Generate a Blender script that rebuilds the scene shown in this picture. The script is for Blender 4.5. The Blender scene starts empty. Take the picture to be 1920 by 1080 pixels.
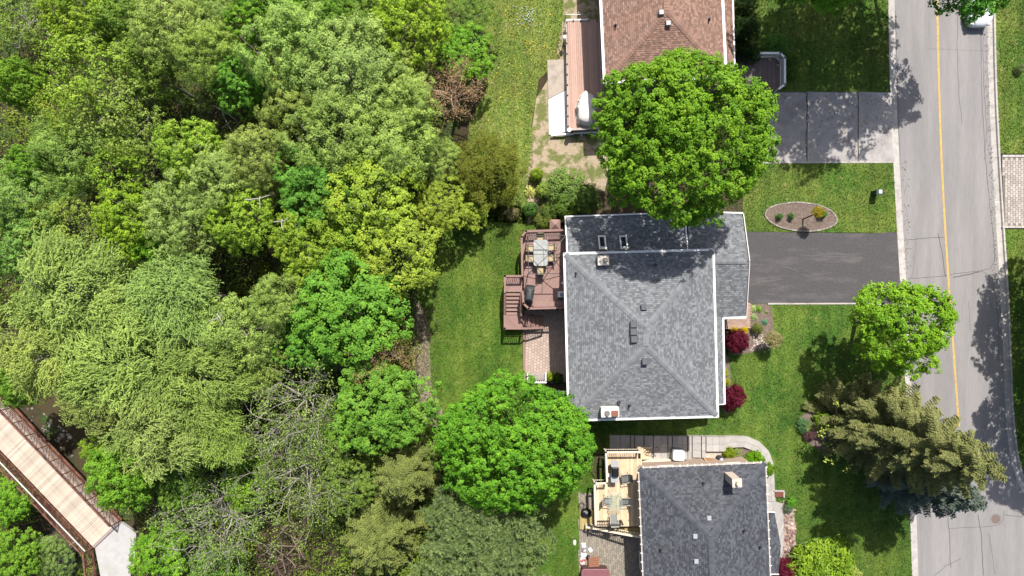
import bpy, math, random
import numpy as np
from mathutils import Matrix, Vector
R = math.radians
scene = bpy.context.scene
C = scene.collection
HC = 51.2            # camera height above the lawns (a drone looking straight down)
PPM = 25.0           # photograph pixels per metre on the ground
# ---------------------------------------------------------------- camera, sky, sun, exposure
cam_d = bpy.data.cameras.new('camera'); cam_d.sensor_width = 36.0; cam_d.lens = 24.0
cam_d.clip_start = 0.5; cam_d.clip_end = 3000
cam = bpy.data.objects.new('camera', cam_d); C.objects.link(cam)
cam.location = (0, 0, HC); cam.rotation_euler = (0, 0, 0)
scene.camera = cam
SUN_EL, SUN_AZ = R(55), R(11)          # azimuth clockwise from +Y (top of the picture)
w = bpy.data.worlds.new('World'); scene.world = w; w.use_nodes = True
nt = w.node_tree
for n in list(nt.nodes): nt.nodes.remove(n)
sk = nt.nodes.new('ShaderNodeTexSky'); sk.sky_type = 'NISHITA'; sk.sun_disc = False
sk.sun_elevation = SUN_EL; sk.sun_rotation = SUN_AZ; sk.air_density = 1.0; sk.dust_density = 3.0; sk.ozone_density = 0.6
bg = nt.nodes.new('ShaderNodeBackground'); bg.inputs['Strength'].default_value = 0.1
wo = nt.nodes.new('ShaderNodeOutputWorld')
nt.links.new(sk.outputs[0], bg.inputs[0]); nt.links.new(bg.outputs[0], wo.inputs[0])
sun_d = bpy.data.lights.new('sun', 'SUN'); sun_d.energy = 4.8; sun_d.angle = R(0.53); sun_d.color = (1.0, 0.955, 0.89)
sun = bpy.data.objects.new('sun', sun_d); C.objects.link(sun)
sdir = Vector((math.sin(SUN_AZ) * math.cos(SUN_EL), math.cos(SUN_AZ) * math.cos(SUN_EL), math.sin(SUN_EL)))
sun.rotation_euler = sdir.to_track_quat('Z', 'Y').to_euler(); sun.location = sdir * 90
vs = scene.view_settings
vs.view_transform = 'Standard'; vs.look = 'None'; vs.gamma = 1.0; vs.exposure = 0.82; vs.use_curve_mapping = False
scene.cycles.max_bounces = 6; scene.cycles.diffuse_bounces = 3; scene.cycles.transmission_bounces = 4
scene.cycles.glossy_bounces = 2; scene.cycles.transparent_max_bounces = 6

# ---------------------------------------------------------------- helpers
def P(px, py, h=0.0):
    """World point at height h under a photograph pixel (survey of the picture: 25 px per metre at ground level)."""
    k = (HC - h) / HC / PPM
    return Vector(((px - 960) * k, (540 - py) * k, h))
def P2(px, py, h=0.0):
    p = P(px, py, h); return (p.x, p.y)
class MB:
    def __init__(s): s.v = []; s.f = []; s.t = []
    def poly(s, pts, t=0.5):
        i = len(s.v); s.v += [tuple(p) for p in pts]; s.t += [t] * len(pts); s.f.append(tuple(range(i, i + len(pts)))); return s
    def prism(s, pts, z0, z1, t=0.5):
        a = sum(pts[i][0] * pts[(i + 1) % len(pts)][1] - pts[(i + 1) % len(pts)][0] * pts[i][1] for i in range(len(pts)))
        if a < 0: pts = pts[::-1]
        n = len(pts); i = len(s.v)
        zf0 = z0 if callable(z0) else (lambda x, y: z0)
        zf1 = z1 if callable(z1) else (lambda x, y: z1)
        s.v += [(p[0], p[1], zf0(p[0], p[1])) for p in pts] + [(p[0], p[1], zf1(p[0], p[1])) for p in pts]; s.t += [t] * (2 * n)
        s.f.append(tuple(range(i + n - 1, i - 1, -1))); s.f.append(tuple(range(i + n, i + 2 * n)))
        for k in range(n):
            j = (k + 1) % n; s.f.append((i + k, i + j, i + n + j, i + n + k))
        return s
    def box(s, cx, cy, z0, sx, sy, z1, rot=0.0, t=0.5):
        c, d = math.cos(rot), math.sin(rot)
        q = [(cx + c * x - d * y, cy + d * x + c * y) for x, y in ((-sx/2, -sy/2), (sx/2, -sy/2), (sx/2, sy/2), (-sx/2, sy/2))]
        return s.prism(q, z0, z1, t)
    def bar(s, a, b, wd, ht=None, up=(0, 0, 1), t=0.5):
        """a square bar from a to b"""
        a = Vector(a); b = Vector(b); ht = wd if ht is None else ht
        d = (b - a).normalized(); u = Vector(up)
        if abs(d.dot(u)) > 0.98: u = Vector((0, 1, 0))
        x = d.cross(u).normalized() * (wd / 2); y = x.cross(d).normalized() * (ht / 2)
        i = len(s.v)
        for p in (a, b):
            for q in (-x - y, x - y, x + y, -x + y): s.v.append(tuple(p + q)); s.t.append(t)
        s.f += [(i+3, i+2, i+1, i), (i+4, i+5, i+6, i+7)] + [(i+k, i+(k+1) % 4, i+4+(k+1) % 4, i+4+k) for k in range(4)]
        return s
    def tube(s, pts, rad, n=6, t=0.5, cap=True):
        pts = [Vector(p) for p in pts]; m = len(pts); i = len(s.v)
        if not hasattr(rad, '__len__'): rad = [rad] * m
        for k, p in enumerate(pts):
            d = (pts[min(k + 1, m - 1)] - pts[max(k - 1, 0)])
            d = d.normalized() if d.length > 1e-9 else Vector((0, 0, 1))
            u = Vector((0, 0, 1)) if abs(d.z) < 0.9 else Vector((1, 0, 0))
            x = d.cross(u).normalized(); y = x.cross(d)
            for j in range(n):
                a = 2 * math.pi * j / n; s.v.append(tuple(p + (x * math.cos(a) + y * math.sin(a)) * rad[k])); s.t.append(t)
        for k in range(m - 1):
            for j in range(n):
                a, b = i + k * n + j, i + k * n + (j + 1) % n
                s.f.append((b, a, a + n, b + n))
        if cap:
            s.f.append(tuple(i + j for j in range(n))); s.f.append(tuple(i + (m - 1) * n + n - 1 - j for j in range(n)))
        return s
    def dome(s, c, rx, ry, rz, nu=14, nv=6, rot=0, full=False, t=0.5, pw=1.0):
        i = len(s.v); c = Vector(c); lo = -math.pi / 2 if full else 0
        for a in range(nv + 1):
            ph = lo + (math.pi / 2 - lo) * a / nv
            for b in range(nu):
                th = 2 * math.pi * b / nu
                ct, st = math.cos(th), math.sin(th)
                x = math.copysign(abs(ct) ** pw, ct) * rx * math.cos(ph) ** pw; y = math.copysign(abs(st) ** pw, st) * ry * math.cos(ph) ** pw
                z = math.copysign(abs(math.sin(ph)) ** pw, math.sin(ph)) * rz
                s.v.append((c.x + x * math.cos(rot) - y * math.sin(rot), c.y + x * math.sin(rot) + y * math.cos(rot), c.z + z)); s.t.append(t)
        for a in range(nv):
            for b in range(nu):
                q = i + a * nu
                s.f.append((q + b, q + (b + 1) % nu, q + nu + (b + 1) % nu, q + nu + b))
        s.f.append(tuple(i + nu - 1 - b for b in range(nu)))
        return s
    def mesh(s, name, m, smooth=False):
        me = bpy.data.meshes.new(name); me.from_pydata(s.v, [], s.f)
        if m is not None: me.materials.append(m)
        a = me.attributes.new('t', 'FLOAT', 'POINT'); a.data.foreach_set('value', s.t)
        if smooth: me.polygons.foreach_set('use_smooth', [True] * len(me.polygons))
        me.update(); return me
    def build(s, name, m, parent=None, smooth=False, bevel=0):
        return link(name, s.mesh(name, m, smooth), parent, bevel=bevel)
def origin_of(o):
    v = Vector((0, 0, 0))
    while o is not None:
        if o.type == 'EMPTY': return o.location.copy()
        o = o.parent
    return v
def link(name, me, parent=None, loc=None, rot=None, bevel=0):
    """mesh data in world coordinates; parents (Empties at a thing's base) are compensated"""
    o = bpy.data.objects.new(name, me); C.objects.link(o)
    if loc is not None: o.location = loc
    if rot is not None: o.rotation_euler = rot
    if parent is not None:
        o.parent = parent
        if parent.type == 'EMPTY': o.matrix_parent_inverse = Matrix.Translation(-parent.location)
    if bevel:
        b = o.modifiers.new('bevel', 'BEVEL'); b.width = bevel; b.segments = 2; b.limit_method = 'ANGLE'
    return o
def tag(o, label=None, cat=None, group=None, kind=None):
    if label: o['label'] = label
    if cat: o['category'] = cat
    if group: o['group'] = group
    if kind: o['kind'] = kind
    return o
def thing(name, label, cat, loc=(0, 0, 0), group=None):
    o = bpy.data.objects.new(name, None); C.objects.link(o); o.location = loc; o.empty_display_size = 0.3
    return tag(o, label, cat, group)
def struct(o, label=None, cat=None): return tag(o, label, cat, kind='structure')
def in_poly(x, y, poly):
    x = np.asarray(x); y = np.asarray(y); c = np.zeros(x.shape, bool); n = len(poly)
    for i in range(n):
        x1, y1 = poly[i][:2]; x2, y2 = poly[(i + 1) % n][:2]
        if y1 == y2: continue
        c ^= ((y1 > y) != (y2 > y)) & (x < (x2 - x1) * (y - y1) / (y2 - y1) + x1)
    return c

# ---------------------------------------------------------------- materials
MATS = {}
def mat(name, col, rough=0.85, var=0.12, scale=6.0, detail=6.0, bump=0.0, bscale=40.0, col2=None, c2=(0.45, 0.6), c2scale=1.0,
        attr=0.0, spec=0.25, metal=0.0, objcol=False, coat=0.0, stretch=None):
    if name in MATS: return MATS[name]
    col = tuple(c * 0.82 for c in col); col2 = tuple(c * 0.82 for c in col2) if col2 else None
    m = bpy.data.materials.new(name); m.use_nodes = True; nt = m.node_tree; N = nt.nodes; L = nt.links
    b = N['Principled BSDF']; b.inputs['Roughness'].default_value = rough; b.inputs['Specular IOR Level'].default_value = spec
    b.inputs['Metallic'].default_value = metal; b.inputs['Coat Weight'].default_value = coat
    tc = N.new('ShaderNodeTexCoord'); src = tc.outputs['Object']
    if stretch:
        mp = N.new('ShaderNodeMapping'); mp.inputs['Scale'].default_value = stretch; L.new(src, mp.inputs['Vector']); src = mp.outputs['Vector']
    no = N.new('ShaderNodeTexNoise'); no.inputs['Scale'].default_value = scale; no.inputs['Detail'].default_value = detail; no.inputs['Roughness'].default_value = 0.6
    L.new(src, no.inputs['Vector'])
    base = N.new('ShaderNodeRGB'); base.outputs[0].default_value = (*col, 1); cur = base.outputs[0]
    if objcol:
        oi = N.new('ShaderNodeObjectInfo'); cur = oi.outputs['Color']
    if col2 is not None:
        n2 = N.new('ShaderNodeTexNoise'); n2.inputs['Scale'].default_value = c2scale; n2.inputs['Detail'].default_value = 7; n2.inputs['Roughness'].default_value = 0.62
        L.new(src, n2.inputs['Vector'])
        rp = N.new('ShaderNodeMapRange'); rp.inputs['From Min'].default_value = c2[0]; rp.inputs['From Max'].default_value = c2[1]
        L.new(n2.outputs['Fac'], rp.inputs['Value'])
        mx = N.new('ShaderNodeMix'); mx.data_type = 'RGBA'; L.new(rp.outputs['Result'], mx.inputs[0]); L.new(cur, mx.inputs[6]); mx.inputs[7].default_value = (*col2, 1)
        cur = mx.outputs[2]
    # value variation by noise and by the per-piece attribute t
    mr = N.new('ShaderNodeMapRange'); mr.inputs['From Min'].default_value = 0.25; mr.inputs['From Max'].default_value = 0.75
    mr.inputs['To Min'].default_value = 1 - var; mr.inputs['To Max'].default_value = 1 + var; L.new(no.outputs['Fac'], mr.inputs['Value'])
    val = mr.outputs['Result']
    if attr:
        at = N.new('ShaderNodeAttribute'); at.attribute_name = 't'
        m2 = N.new('ShaderNodeMapRange'); m2.inputs['To Min'].default_value = 1 - attr; m2.inputs['To Max'].default_value = 1 + attr; L.new(at.outputs['Fac'], m2.inputs['Value'])
        mu = N.new('ShaderNodeMath'); mu.operation = 'MULTIPLY'; L.new(val, mu.inputs[0]); L.new(m2.outputs['Result'], mu.inputs[1]); val = mu.outputs[0]
    vm = N.new('ShaderNodeVectorMath'); vm.operation = 'SCALE'; L.new(cur, vm.inputs[0]); L.new(val, vm.inputs['Scale'])
    L.new(vm.outputs[0], b.inputs['Base Color'])
    if bump:
        nb = N.new('ShaderNodeTexNoise'); nb.inputs['Scale'].default_value = bscale; nb.inputs['Detail'].default_value = 4; L.new(src, nb.inputs['Vector'])
        bp = N.new('ShaderNodeBump'); bp.inputs['Strength'].default_value = bump; bp.inputs['Distance'].default_value = 0.03
        L.new(nb.outputs['Fac'], bp.inputs['Height']); L.new(bp.outputs[0], b.inputs['Normal'])
    MATS[name] = m; return m
def leafmat(name, trans=0.3, hue=0.02, val=0.45, rough=0.6, spec=0.12, back=1.3):
    """leaf colour is the object's colour; the attribute t (0..1) varies each leaf in hue and value"""
    if name in MATS: return MATS[name]
    m = bpy.data.materials.new(name); m.use_nodes = True; nt = m.node_tree; N = nt.nodes; L = nt.links
    b = N['Principled BSDF']; b.inputs['Roughness'].default_value = rough; b.inputs['Specular IOR Level'].default_value = spec
    oi = N.new('ShaderNodeObjectInfo'); at = N.new('ShaderNodeAttribute'); at.attribute_name = 't'
    hs = N.new('ShaderNodeHueSaturation'); hs.inputs['Saturation'].default_value = 1.08
    h = N.new('ShaderNodeMapRange'); h.inputs['To Min'].default_value = 0.5 + hue; h.inputs['To Max'].default_value = 0.5 - hue; L.new(at.outputs['Fac'], h.inputs['Value'])
    v = N.new('ShaderNodeMapRange'); v.inputs['To Min'].default_value = 1 - val; v.inputs['To Max'].default_value = 1 + val; L.new(at.outputs['Fac'], v.inputs['Value'])
    L.new(oi.outputs['Color'], hs.inputs['Color']); L.new(h.outputs['Result'], hs.inputs['Hue']); L.new(v.outputs['Result'], hs.inputs['Value'])
    L.new(hs.outputs[0], b.inputs['Base Color'])
    tr = N.new('ShaderNodeBsdfTranslucent'); sc = N.new('ShaderNodeVectorMath'); sc.operation = 'MULTIPLY'
    sc.inputs[1].default_value = (back * 0.95, back * 1.05, back * 0.7); L.new(hs.outputs[0], sc.inputs[0]); L.new(sc.outputs[0], tr.inputs['Color'])
    mx = N.new('ShaderNodeMixShader'); mx.inputs[0].default_value = trans
    L.new(b.outputs[0], mx.inputs[1]); L.new(tr.outputs[0], mx.inputs[2])
    L.new(mx.outputs[0], N['Material Output'].inputs['Surface'])
    MATS[name] = m; return m
M_WHITE = mat('white_paint', (0.78, 0.78, 0.76), 0.5, 0.05, 3, spec=0.4)
M_OFFW = mat('off_white_trim', (0.66, 0.64, 0.6), 0.6, 0.08, 4)
M_DARK = mat('dark_metal', (0.03, 0.03, 0.032), 0.45, 0.2, 9, spec=0.45)
M_GREYM = mat('grey_metal', (0.25, 0.27, 0.28), 0.4, 0.15, 9, spec=0.5, metal=0.4)
M_GLASS = mat('window_glass', (0.02, 0.028, 0.035), 0.06, 0.1, 2, spec=0.9)
# ================================================================ THE GROUND
def sstep(a, b, x):
    t = np.clip((np.asarray(x, float) - a) / (b - a), 0, 1); return t * t * (3 - 2 * t)
CREEK = [(-47, -1), (-41.5, -5.2), (-38.3, -8.5), (-34.6, -11.2), (-33.9, -14.5), (-36, -18.5), (-37, -24), (-39, -32)]
def creek_dist(x, y):
    x = np.asarray(x, float); y = np.asarray(y, float); d = np.full(np.broadcast(x, y).shape, 1e9)
    for (x1, y1), (x2, y2) in zip(CREEK, CREEK[1:]):
        L2 = (x2 - x1) ** 2 + (y2 - y1) ** 2
        t = np.clip(((x - x1) * (x2 - x1) + (y - y1) * (y2 - y1)) / L2, 0, 1)
        d = np.minimum(d, np.hypot(x - x1 - t * (x2 - x1), y - y1 - t * (y2 - y1)))
    return d
def ground_z(x, y):
    x = np.asarray(x, float); y = np.asarray(y, float)
    z = -2.6 * sstep(8.0, 26.0, -x - 0.0 + 0.06 * np.abs(y))
    z = z - 1.7 * (1 - sstep(1.2, 5.0, creek_dist(x, y)))
    lift = np.exp(-(((x + 29.2) / 3.4) ** 2 + ((y + 21.5) / 3.6) ** 2) ** 1.5)
    z = z * (1 - lift) + (-1.62) * lift
    nz = 0.16 * np.sin(x * 0.9 + y * 0.5) * np.sin(y * 0.7 - x * 0.35) * sstep(10, 14, -x)
    return z + nz * (1 - lift)
def gz(x, y): return float(ground_z(x, y))
xs = np.concatenate([[-700, -300, -140, -80, -60], np.arange(-48, 48.1, 1.0), [60, 80, 140, 300, 700]])
ys = np.concatenate([[-700, -300, -140, -80, -50], np.arange(-36, 36.1, 1.0), [50, 80, 140, 300, 700]])
X, Y = np.meshgrid(xs, ys); Z = ground_z(X, Y) - 0.03 - 0.25 * sstep(24.5, 26.5, X)
nx, ny = len(xs), len(ys)
vv = np.stack([X, Y, Z], -1).reshape(-1, 3)
ff = [(j * nx + i, j * nx + i + 1, (j + 1) * nx + i + 1, (j + 1) * nx + i) for j in range(ny - 1) for i in range(nx - 1)]
me = bpy.data.meshes.new('ground'); me.from_pydata(vv.tolist(), [], ff)
me.polygons.foreach_set('use_smooth', [True] * len(ff))
me.materials.append(mat('forest_floor', (0.045, 0.034, 0.018), 0.95, 0.35, 3.0, bump=0.6, bscale=9, col2=(0.035, 0.06, 0.014), c2=(0.46, 0.6), c2scale=0.5))
struct(link('ground', me))
# creek water
wm = bpy.data.materials.new('creek_water'); wm.use_nodes = True
b = wm.node_tree.nodes['Principled BSDF']; b.inputs['Base Color'].default_value = (0.055, 0.045, 0.025, 1); b.inputs['Roughness'].default_value = 0.08
b.inputs['Specular IOR Level'].default_value = 0.6
nn = wm.node_tree.nodes.new('ShaderNodeTexNoise'); nn.inputs['Scale'].default_value = 3; bp = wm.node_tree.nodes.new('ShaderNodeBump'); bp.inputs['Strength'].default_value = 0.2
wm.node_tree.links.new(nn.outputs['Fac'], bp.inputs['Height']); wm.node_tree.links.new(bp.outputs[0], b.inputs['Normal'])
mb = MB(); cz = -4.12
for i, (x, y) in enumerate(CREEK):
    a = Vector(CREEK[max(i - 1, 0)]); c = Vector(CREEK[min(i + 1, len(CREEK) - 1)]); d = (c - a).normalized(); n_ = Vector((-d.y, d.x)) * (1.3 + 0.3 * math.sin(i * 2.1))
    mb.v += [(x + n_.x, y + n_.y, cz), (x - n_.x, y - n_.y, cz)]; mb.t += [0.5, 0.5]
    if i: k = 2 * i; mb.f.append((k - 2, k, k + 1, k - 1))
struct(mb.build('creek', wm))

# ---- lawns: sheets over the ground
def grassmat(name, c1, c2, c3, dandelion=0.0):
    m = bpy.data.materials.new(name); m.use_nodes = True; nt = m.node_tree; N = nt.nodes; L = nt.links
    b = N['Principled BSDF']; b.inputs['Roughness'].default_value = 0.8; b.inputs['Specular IOR Level'].default_value = 0.15
    g = N.new('ShaderNodeNewGeometry')
    def noise(s, d=6, r=0.6):
        n = N.new('ShaderNodeTexNoise'); n.inputs['Scale'].default_value = s; n.inputs['Detail'].default_value = d; n.inputs['Roughness'].default_value = r
        L.new(g.outputs['Position'], n.inputs['Vector']); return n.outputs['Fac']
    def rng(v, a, bb):
        r = N.new('ShaderNodeMapRange'); r.inputs['From Min'].default_value = a; r.inputs['From Max'].default_value = bb; L.new(v, r.inputs['Value']); return r.outputs['Result']
    def mix(f, a, bb):
        x = N.new('ShaderNodeMix'); x.data_type = 'RGBA'; L.new(f, x.inputs[0])
        if isinstance(a, tuple): x.inputs[6].default_value = (*a, 1)
        else: L.new(a, x.inputs[6])
        if isinstance(bb, tuple): x.inputs[7].default_value = (*bb, 1)
        else: L.new(bb, x.inputs[7])
        return x.outputs[2]
    c = mix(rng(noise(0.32, 8, 0.68), 0.4, 0.6), c1, c2)
    c = mix(rng(noise(1.6, 8, 0.7), 0.56, 0.72), c, c3)
    sp = N.new('ShaderNodeMapRange'); sp.inputs['From Min'].default_value = 0.3; sp.inputs['From Max'].default_value = 0.7; sp.inputs['To Min'].default_value = 0.55; sp.inputs['To Max'].default_value = 1.45
    L.new(noise(7, 6, 0.85), sp.inputs['Value'])
    vm = N.new('ShaderNodeVectorMath'); vm.operation = 'SCALE'; L.new(c, vm.inputs[0]); L.new(sp.outputs['Result'], vm.inputs['Scale']); c = vm.outputs[0]
    wv_ = N.new('ShaderNodeTexWave'); wv_.inputs['Scale'].default_value = 0.28; wv_.inputs['Distortion'].default_value = 1.6; wv_.inputs['Detail'].default_value = 2; L.new(g.outputs['Position'], wv_.inputs['Vector'])
    mw = N.new('ShaderNodeMapRange'); mw.inputs['To Min'].default_value = 0.92; mw.inputs['To Max'].default_value = 1.08; L.new(wv_.outputs['Fac'], mw.inputs['Value']); vw = N.new('ShaderNodeVectorMath'); vw.operation = 'SCALE'; L.new(c, vw.inputs[0]); L.new(mw.outputs['Result'], vw.inputs['Scale']); c = vw.outputs[0]
    br_ = N.new('ShaderNodeMapRange'); br_.inputs['From Min'].default_value = 0.35; br_.inputs['From Max'].default_value = 0.65; br_.inputs['To Min'].default_value = 0.8; br_.inputs['To Max'].default_value = 1.2
    L.new(noise(0.14, 4, 0.55), br_.inputs['Value']); v3 = N.new('ShaderNodeVectorMath'); v3.operation = 'SCALE'; L.new(c, v3.inputs[0]); L.new(br_.outputs['Result'], v3.inputs['Scale']); c = v3.outputs[0]
    at = N.new('ShaderNodeAttribute'); at.attribute_name = 't'
    m2 = N.new('ShaderNodeMapRange'); m2.inputs['To Min'].default_value = 0.65; m2.inputs['To Max'].default_value = 1.75; L.new(at.outputs['Fac'], m2.inputs['Value'])
    v2 = N.new('ShaderNodeVectorMath'); v2.operation = 'SCALE'; L.new(c, v2.inputs[0]); L.new(m2.outputs['Result'], v2.inputs['Scale'])
    L.new(v2.outputs[0], b.inputs['Base Color']); return m
G_BACK = grassmat('grass_back', (0.036, 0.078, 0.008), (0.072, 0.106, 0.015), (0.125, 0.13, 0.036))
G_NORTH = grassmat('grass_north', (0.075, 0.115, 0.018), (0.11, 0.135, 0.026), (0.17, 0.15, 0.075))
G_FRONT = grassmat('grass_front', (0.03, 0.07, 0.009), (0.066, 0.102, 0.015), (0.12, 0.125, 0.036))
G_FRN = grassmat('grass_front_north', (0.04, 0.082, 0.01), (0.078, 0.108, 0.018), (0.15, 0.142, 0.05))
LAWNS = []
def lawn(name, pts, m, blades=190, seed=1, z=0.0):
    poly = [P2(*p) for p in pts]
    mb = MB(); mb.poly([(x, y, z) for x, y in poly]); struct(mb.build(name, m))
    LAWNS.append((poly, m, blades, seed, z))
KL = [(1660, -400), (1665, 0), (1669, 200), (1676, 330), (1682, 440), (1690, 570), (1697, 720), (1704, 900), (1710, 1080), (1722, 1500)]      # left kerb back edge
KR = [(1860, -400), (1866, 0), (1869, 160), (1876, 300), (1882, 400), (1890, 520), (1896, 640), (1900, 760), (1908, 850), (1925, 910), (1965, 955), (2050, 990)]
lawn('north_back_lawn', [(905, -60), (900, -420), (1060, -420), (1056, 20), (1050, 110), (1010, 150), (998, 225), (1000, 300), (985, 420), (905, 415), (870, 330), (880, 230), (915, 160), (905, 60)], G_NORTH, 190, 3)
lawn('back_lawn', [(735, 395), (960, 385), (1062, 405), (1062, 470), (984, 620), (984, 720), (1066, 740), (1150, 800), (1150, 1500), (985, 1500), (940, 1140), (860, 930), (810, 830), (775, 800), (770, 620), (775, 520)], G_BACK, 190, 4)
lawn('south_front_lawn', [(1068, 742), (1356, 742), (1372, 590), (1408, 568), (1690, 570), (1697, 720), (1704, 900), (1710, 1080), (1722, 1500), (1150, 1500), (1150, 1200), (1440, 1200), (1440, 860), (1150, 860)], G_FRONT, 190, 5, 0.002)
lawn('middle_front_lawn', [(1376, 302), (1674, 300), (1682, 437), (1600, 436), (1390, 434), (1360, 400)], G_FRN, 190, 6)
lawn('north_front_lawn', [(1060, -420), (1660, -400), (1665, -60), (1667, 174), (1428, 174), (1372, 300), (1372, -60)], G_FRN, 190, 7)
lawn('east_lawn', [(1860, -400), (2600, -400), (2600, 288), (1876, 288), (1869, 160)], G_FRN, 190, 8)
lawn('southeast_lawn', [(1884, 430), (2600, 430), (2600, 985), (2050, 990), (1965, 955), (1925, 910), (1908, 850), (1900, 760), (1896, 640), (1890, 520)], G_FRN, 190, 9)
# worn soil beside the north house
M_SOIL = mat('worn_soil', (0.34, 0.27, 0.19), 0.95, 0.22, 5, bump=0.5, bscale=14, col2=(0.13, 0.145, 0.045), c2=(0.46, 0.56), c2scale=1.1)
mb = MB(); mb.poly([(*P2(*p), 0.006) for p in [(1058, -60), (1140, -60), (1140, 330), (1125, 400), (1060, 395), (990, 420), (986, 330), (994, 300), (998, 240), (1005, 185), (1024, 155), (1040, 120), (1055, 40)]])
struct(mb.build('soil', M_SOIL))
M_MULCH = mat('mulch', (0.13, 0.095, 0.075), 0.95, 0.4, 16, bump=0.9, bscale=25, col2=(0.19, 0.15, 0.125), c2=(0.4, 0.65), c2scale=6)
M_DIRT = mat('dark_dirt', (0.07, 0.05, 0.032), 0.95, 0.3, 8, bump=0.5, bscale=14, col2=(0.05, 0.07, 0.02), c2=(0.5, 0.65), c2scale=1.4)  # dark brown dirt mottled with dull green
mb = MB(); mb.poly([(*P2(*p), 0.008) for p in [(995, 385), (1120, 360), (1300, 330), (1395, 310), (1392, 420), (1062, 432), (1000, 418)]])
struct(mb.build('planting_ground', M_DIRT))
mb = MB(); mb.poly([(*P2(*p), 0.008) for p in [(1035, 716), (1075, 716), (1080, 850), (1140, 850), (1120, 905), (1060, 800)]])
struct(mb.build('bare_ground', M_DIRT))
# dead brush strip along the back fence
mb = MB(); mb.poly([(*P2(*p), 0.006) for p in [(780, 560), (800, 590), (805, 640), (808, 720), (830, 770), (820, 800), (780, 800), (775, 640)]])
struct(mb.build('brush_strip', mat('dry_brush_floor', (0.25, 0.205, 0.145), 0.95, 0.3, 9, bump=0.8, bscale=18, col2=(0.08, 0.09, 0.03), c2=(0.5, 0.65), c2scale=1.5)))

# ---- blades of grass on every lawn, one mass each
def grass(poly, m, dens, seed, z, holes):
    rng = np.random.default_rng(seed)
    xs = [p[0] for p in poly]; ys = [p[1] for p in poly]
    x0, x1, y0, y1 = max(min(xs), -39), min(max(xs), 39), max(min(ys), -22.5), min(max(ys), 22.5)
    n = int((x1 - x0) * (y1 - y0) * dens)
    x = rng.uniform(x0, x1, n); y = rng.uniform(y0, y1, n)
    k = in_poly(x, y, poly)
    jx, jy = x + rng.normal(0, 0.06, n), y + rng.normal(0, 0.06, n)
    for hpoly in holes: k &= ~in_poly(jx, jy, hpoly)
    x, y = x[k], y[k]; n = len(x)
    z = z + 0.016; a = rng.uniform(0, 2 * math.pi, n); hgt = rng.uniform(0.035, 0.085, n); wd = rng.uniform(0.02, 0.045, n); la = rng.uniform(0, 2 * math.pi, n); ll = rng.uniform(0.02, 0.08, n)
    v = np.zeros((n, 3, 3))
    v[:, 0] = np.stack([x - np.cos(a) * wd, y - np.sin(a) * wd, np.full(n, z)], -1)
    v[:, 1] = np.stack([x + np.cos(a) * wd, y + np.sin(a) * wd, np.full(n, z)], -1)
    v[:, 2] = np.stack([x + np.cos(la) * ll, y + np.sin(la) * ll, z + hgt], -1)
    me = bpy.data.meshes.new('grass'); me.vertices.add(3 * n); me.vertices.foreach_set('co', v.reshape(-1))
    me.loops.add(3 * n); me.loops.foreach_set('vertex_index', np.arange(3 * n, dtype=np.int32))
    me.polygons.add(n); me.polygons.foreach_set('loop_start', np.arange(0, 3 * n, 3, dtype=np.int32))
    at = me.attributes.new('t', 'FLOAT', 'POINT'); at.data.foreach_set('value', np.repeat(rng.uniform(0, 1, n), 3).astype(np.float32))
    me.materials.append(m); me.update(); me.validate()
    return link('grass', me)
# ================================================================ ROAD, KERBS, DRIVES, WALKS
def offs(pts, d):
    out = []
    for i, p in enumerate(pts):
        a = Vector(pts[max(i - 1, 0)]); c = Vector(pts[min(i + 1, len(pts) - 1)]); t = (c - a).normalized()
        out.append((p[0] - t.y * d, p[1] + t.x * d))
    return out
def ribbon(mb, pts, wd, z, t=0.5):
    a = offs(pts, wd / 2); b = offs(pts, -wd / 2); i = len(mb.v)
    for p, q in zip(a, b): mb.v += [(p[0], p[1], z), (q[0], q[1], z)]; mb.t += [t, t]
    for k in range(len(pts) - 1): mb.f.append((i + 2*k, i + 2*k + 1, i + 2*k + 3, i + 2*k + 2))
def dense(pts, step=1.0):
    out = []
    for p, q in zip(pts, pts[1:]):
        n = max(1, int(math.dist(p, q) / step))
        for k in range(n): out.append((p[0] + (q[0] - p[0]) * k / n, p[1] + (q[1] - p[1]) * k / n))
    return out + [pts[-1]]
def smooth(pts, it=2):
    for _ in range(it):
        o = [pts[0]]
        for p, q in zip(pts, pts[1:]): o += [(0.75*p[0] + 0.25*q[0], 0.75*p[1] + 0.25*q[1]), (0.25*p[0] + 0.75*q[0], 0.25*p[1] + 0.75*q[1])]
        pts = o + [pts[-1]]
    return pts
kl = smooth([P2(*p) for p in KL]); kr = smooth([P2(*p) for p in KR])
M_ROAD = mat('old_asphalt', (0.205, 0.195, 0.192), 0.9, 0.10, 14, bump=0.35, bscale=50, col2=(0.245, 0.232, 0.228), c2=(0.4, 0.62), c2scale=0.9, stretch=(1, 0.09, 1))
ZR = -0.12
mb = MB(); mb.poly([(x, y, ZR) for x, y in offs(kl, 0.15)] + [(x, y, ZR) for x, y in [P2(2500, 990), P2(2500, 1500)][:0]] + [(x, y, ZR) for x, y in [P2(1722, 1700), P2(2300, 1700), P2(2300, 1060)]] + [(x, y, ZR) for x, y in reversed(offs(kr, -0.15))])
road = struct(mb.build('road', M_ROAD))
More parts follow.
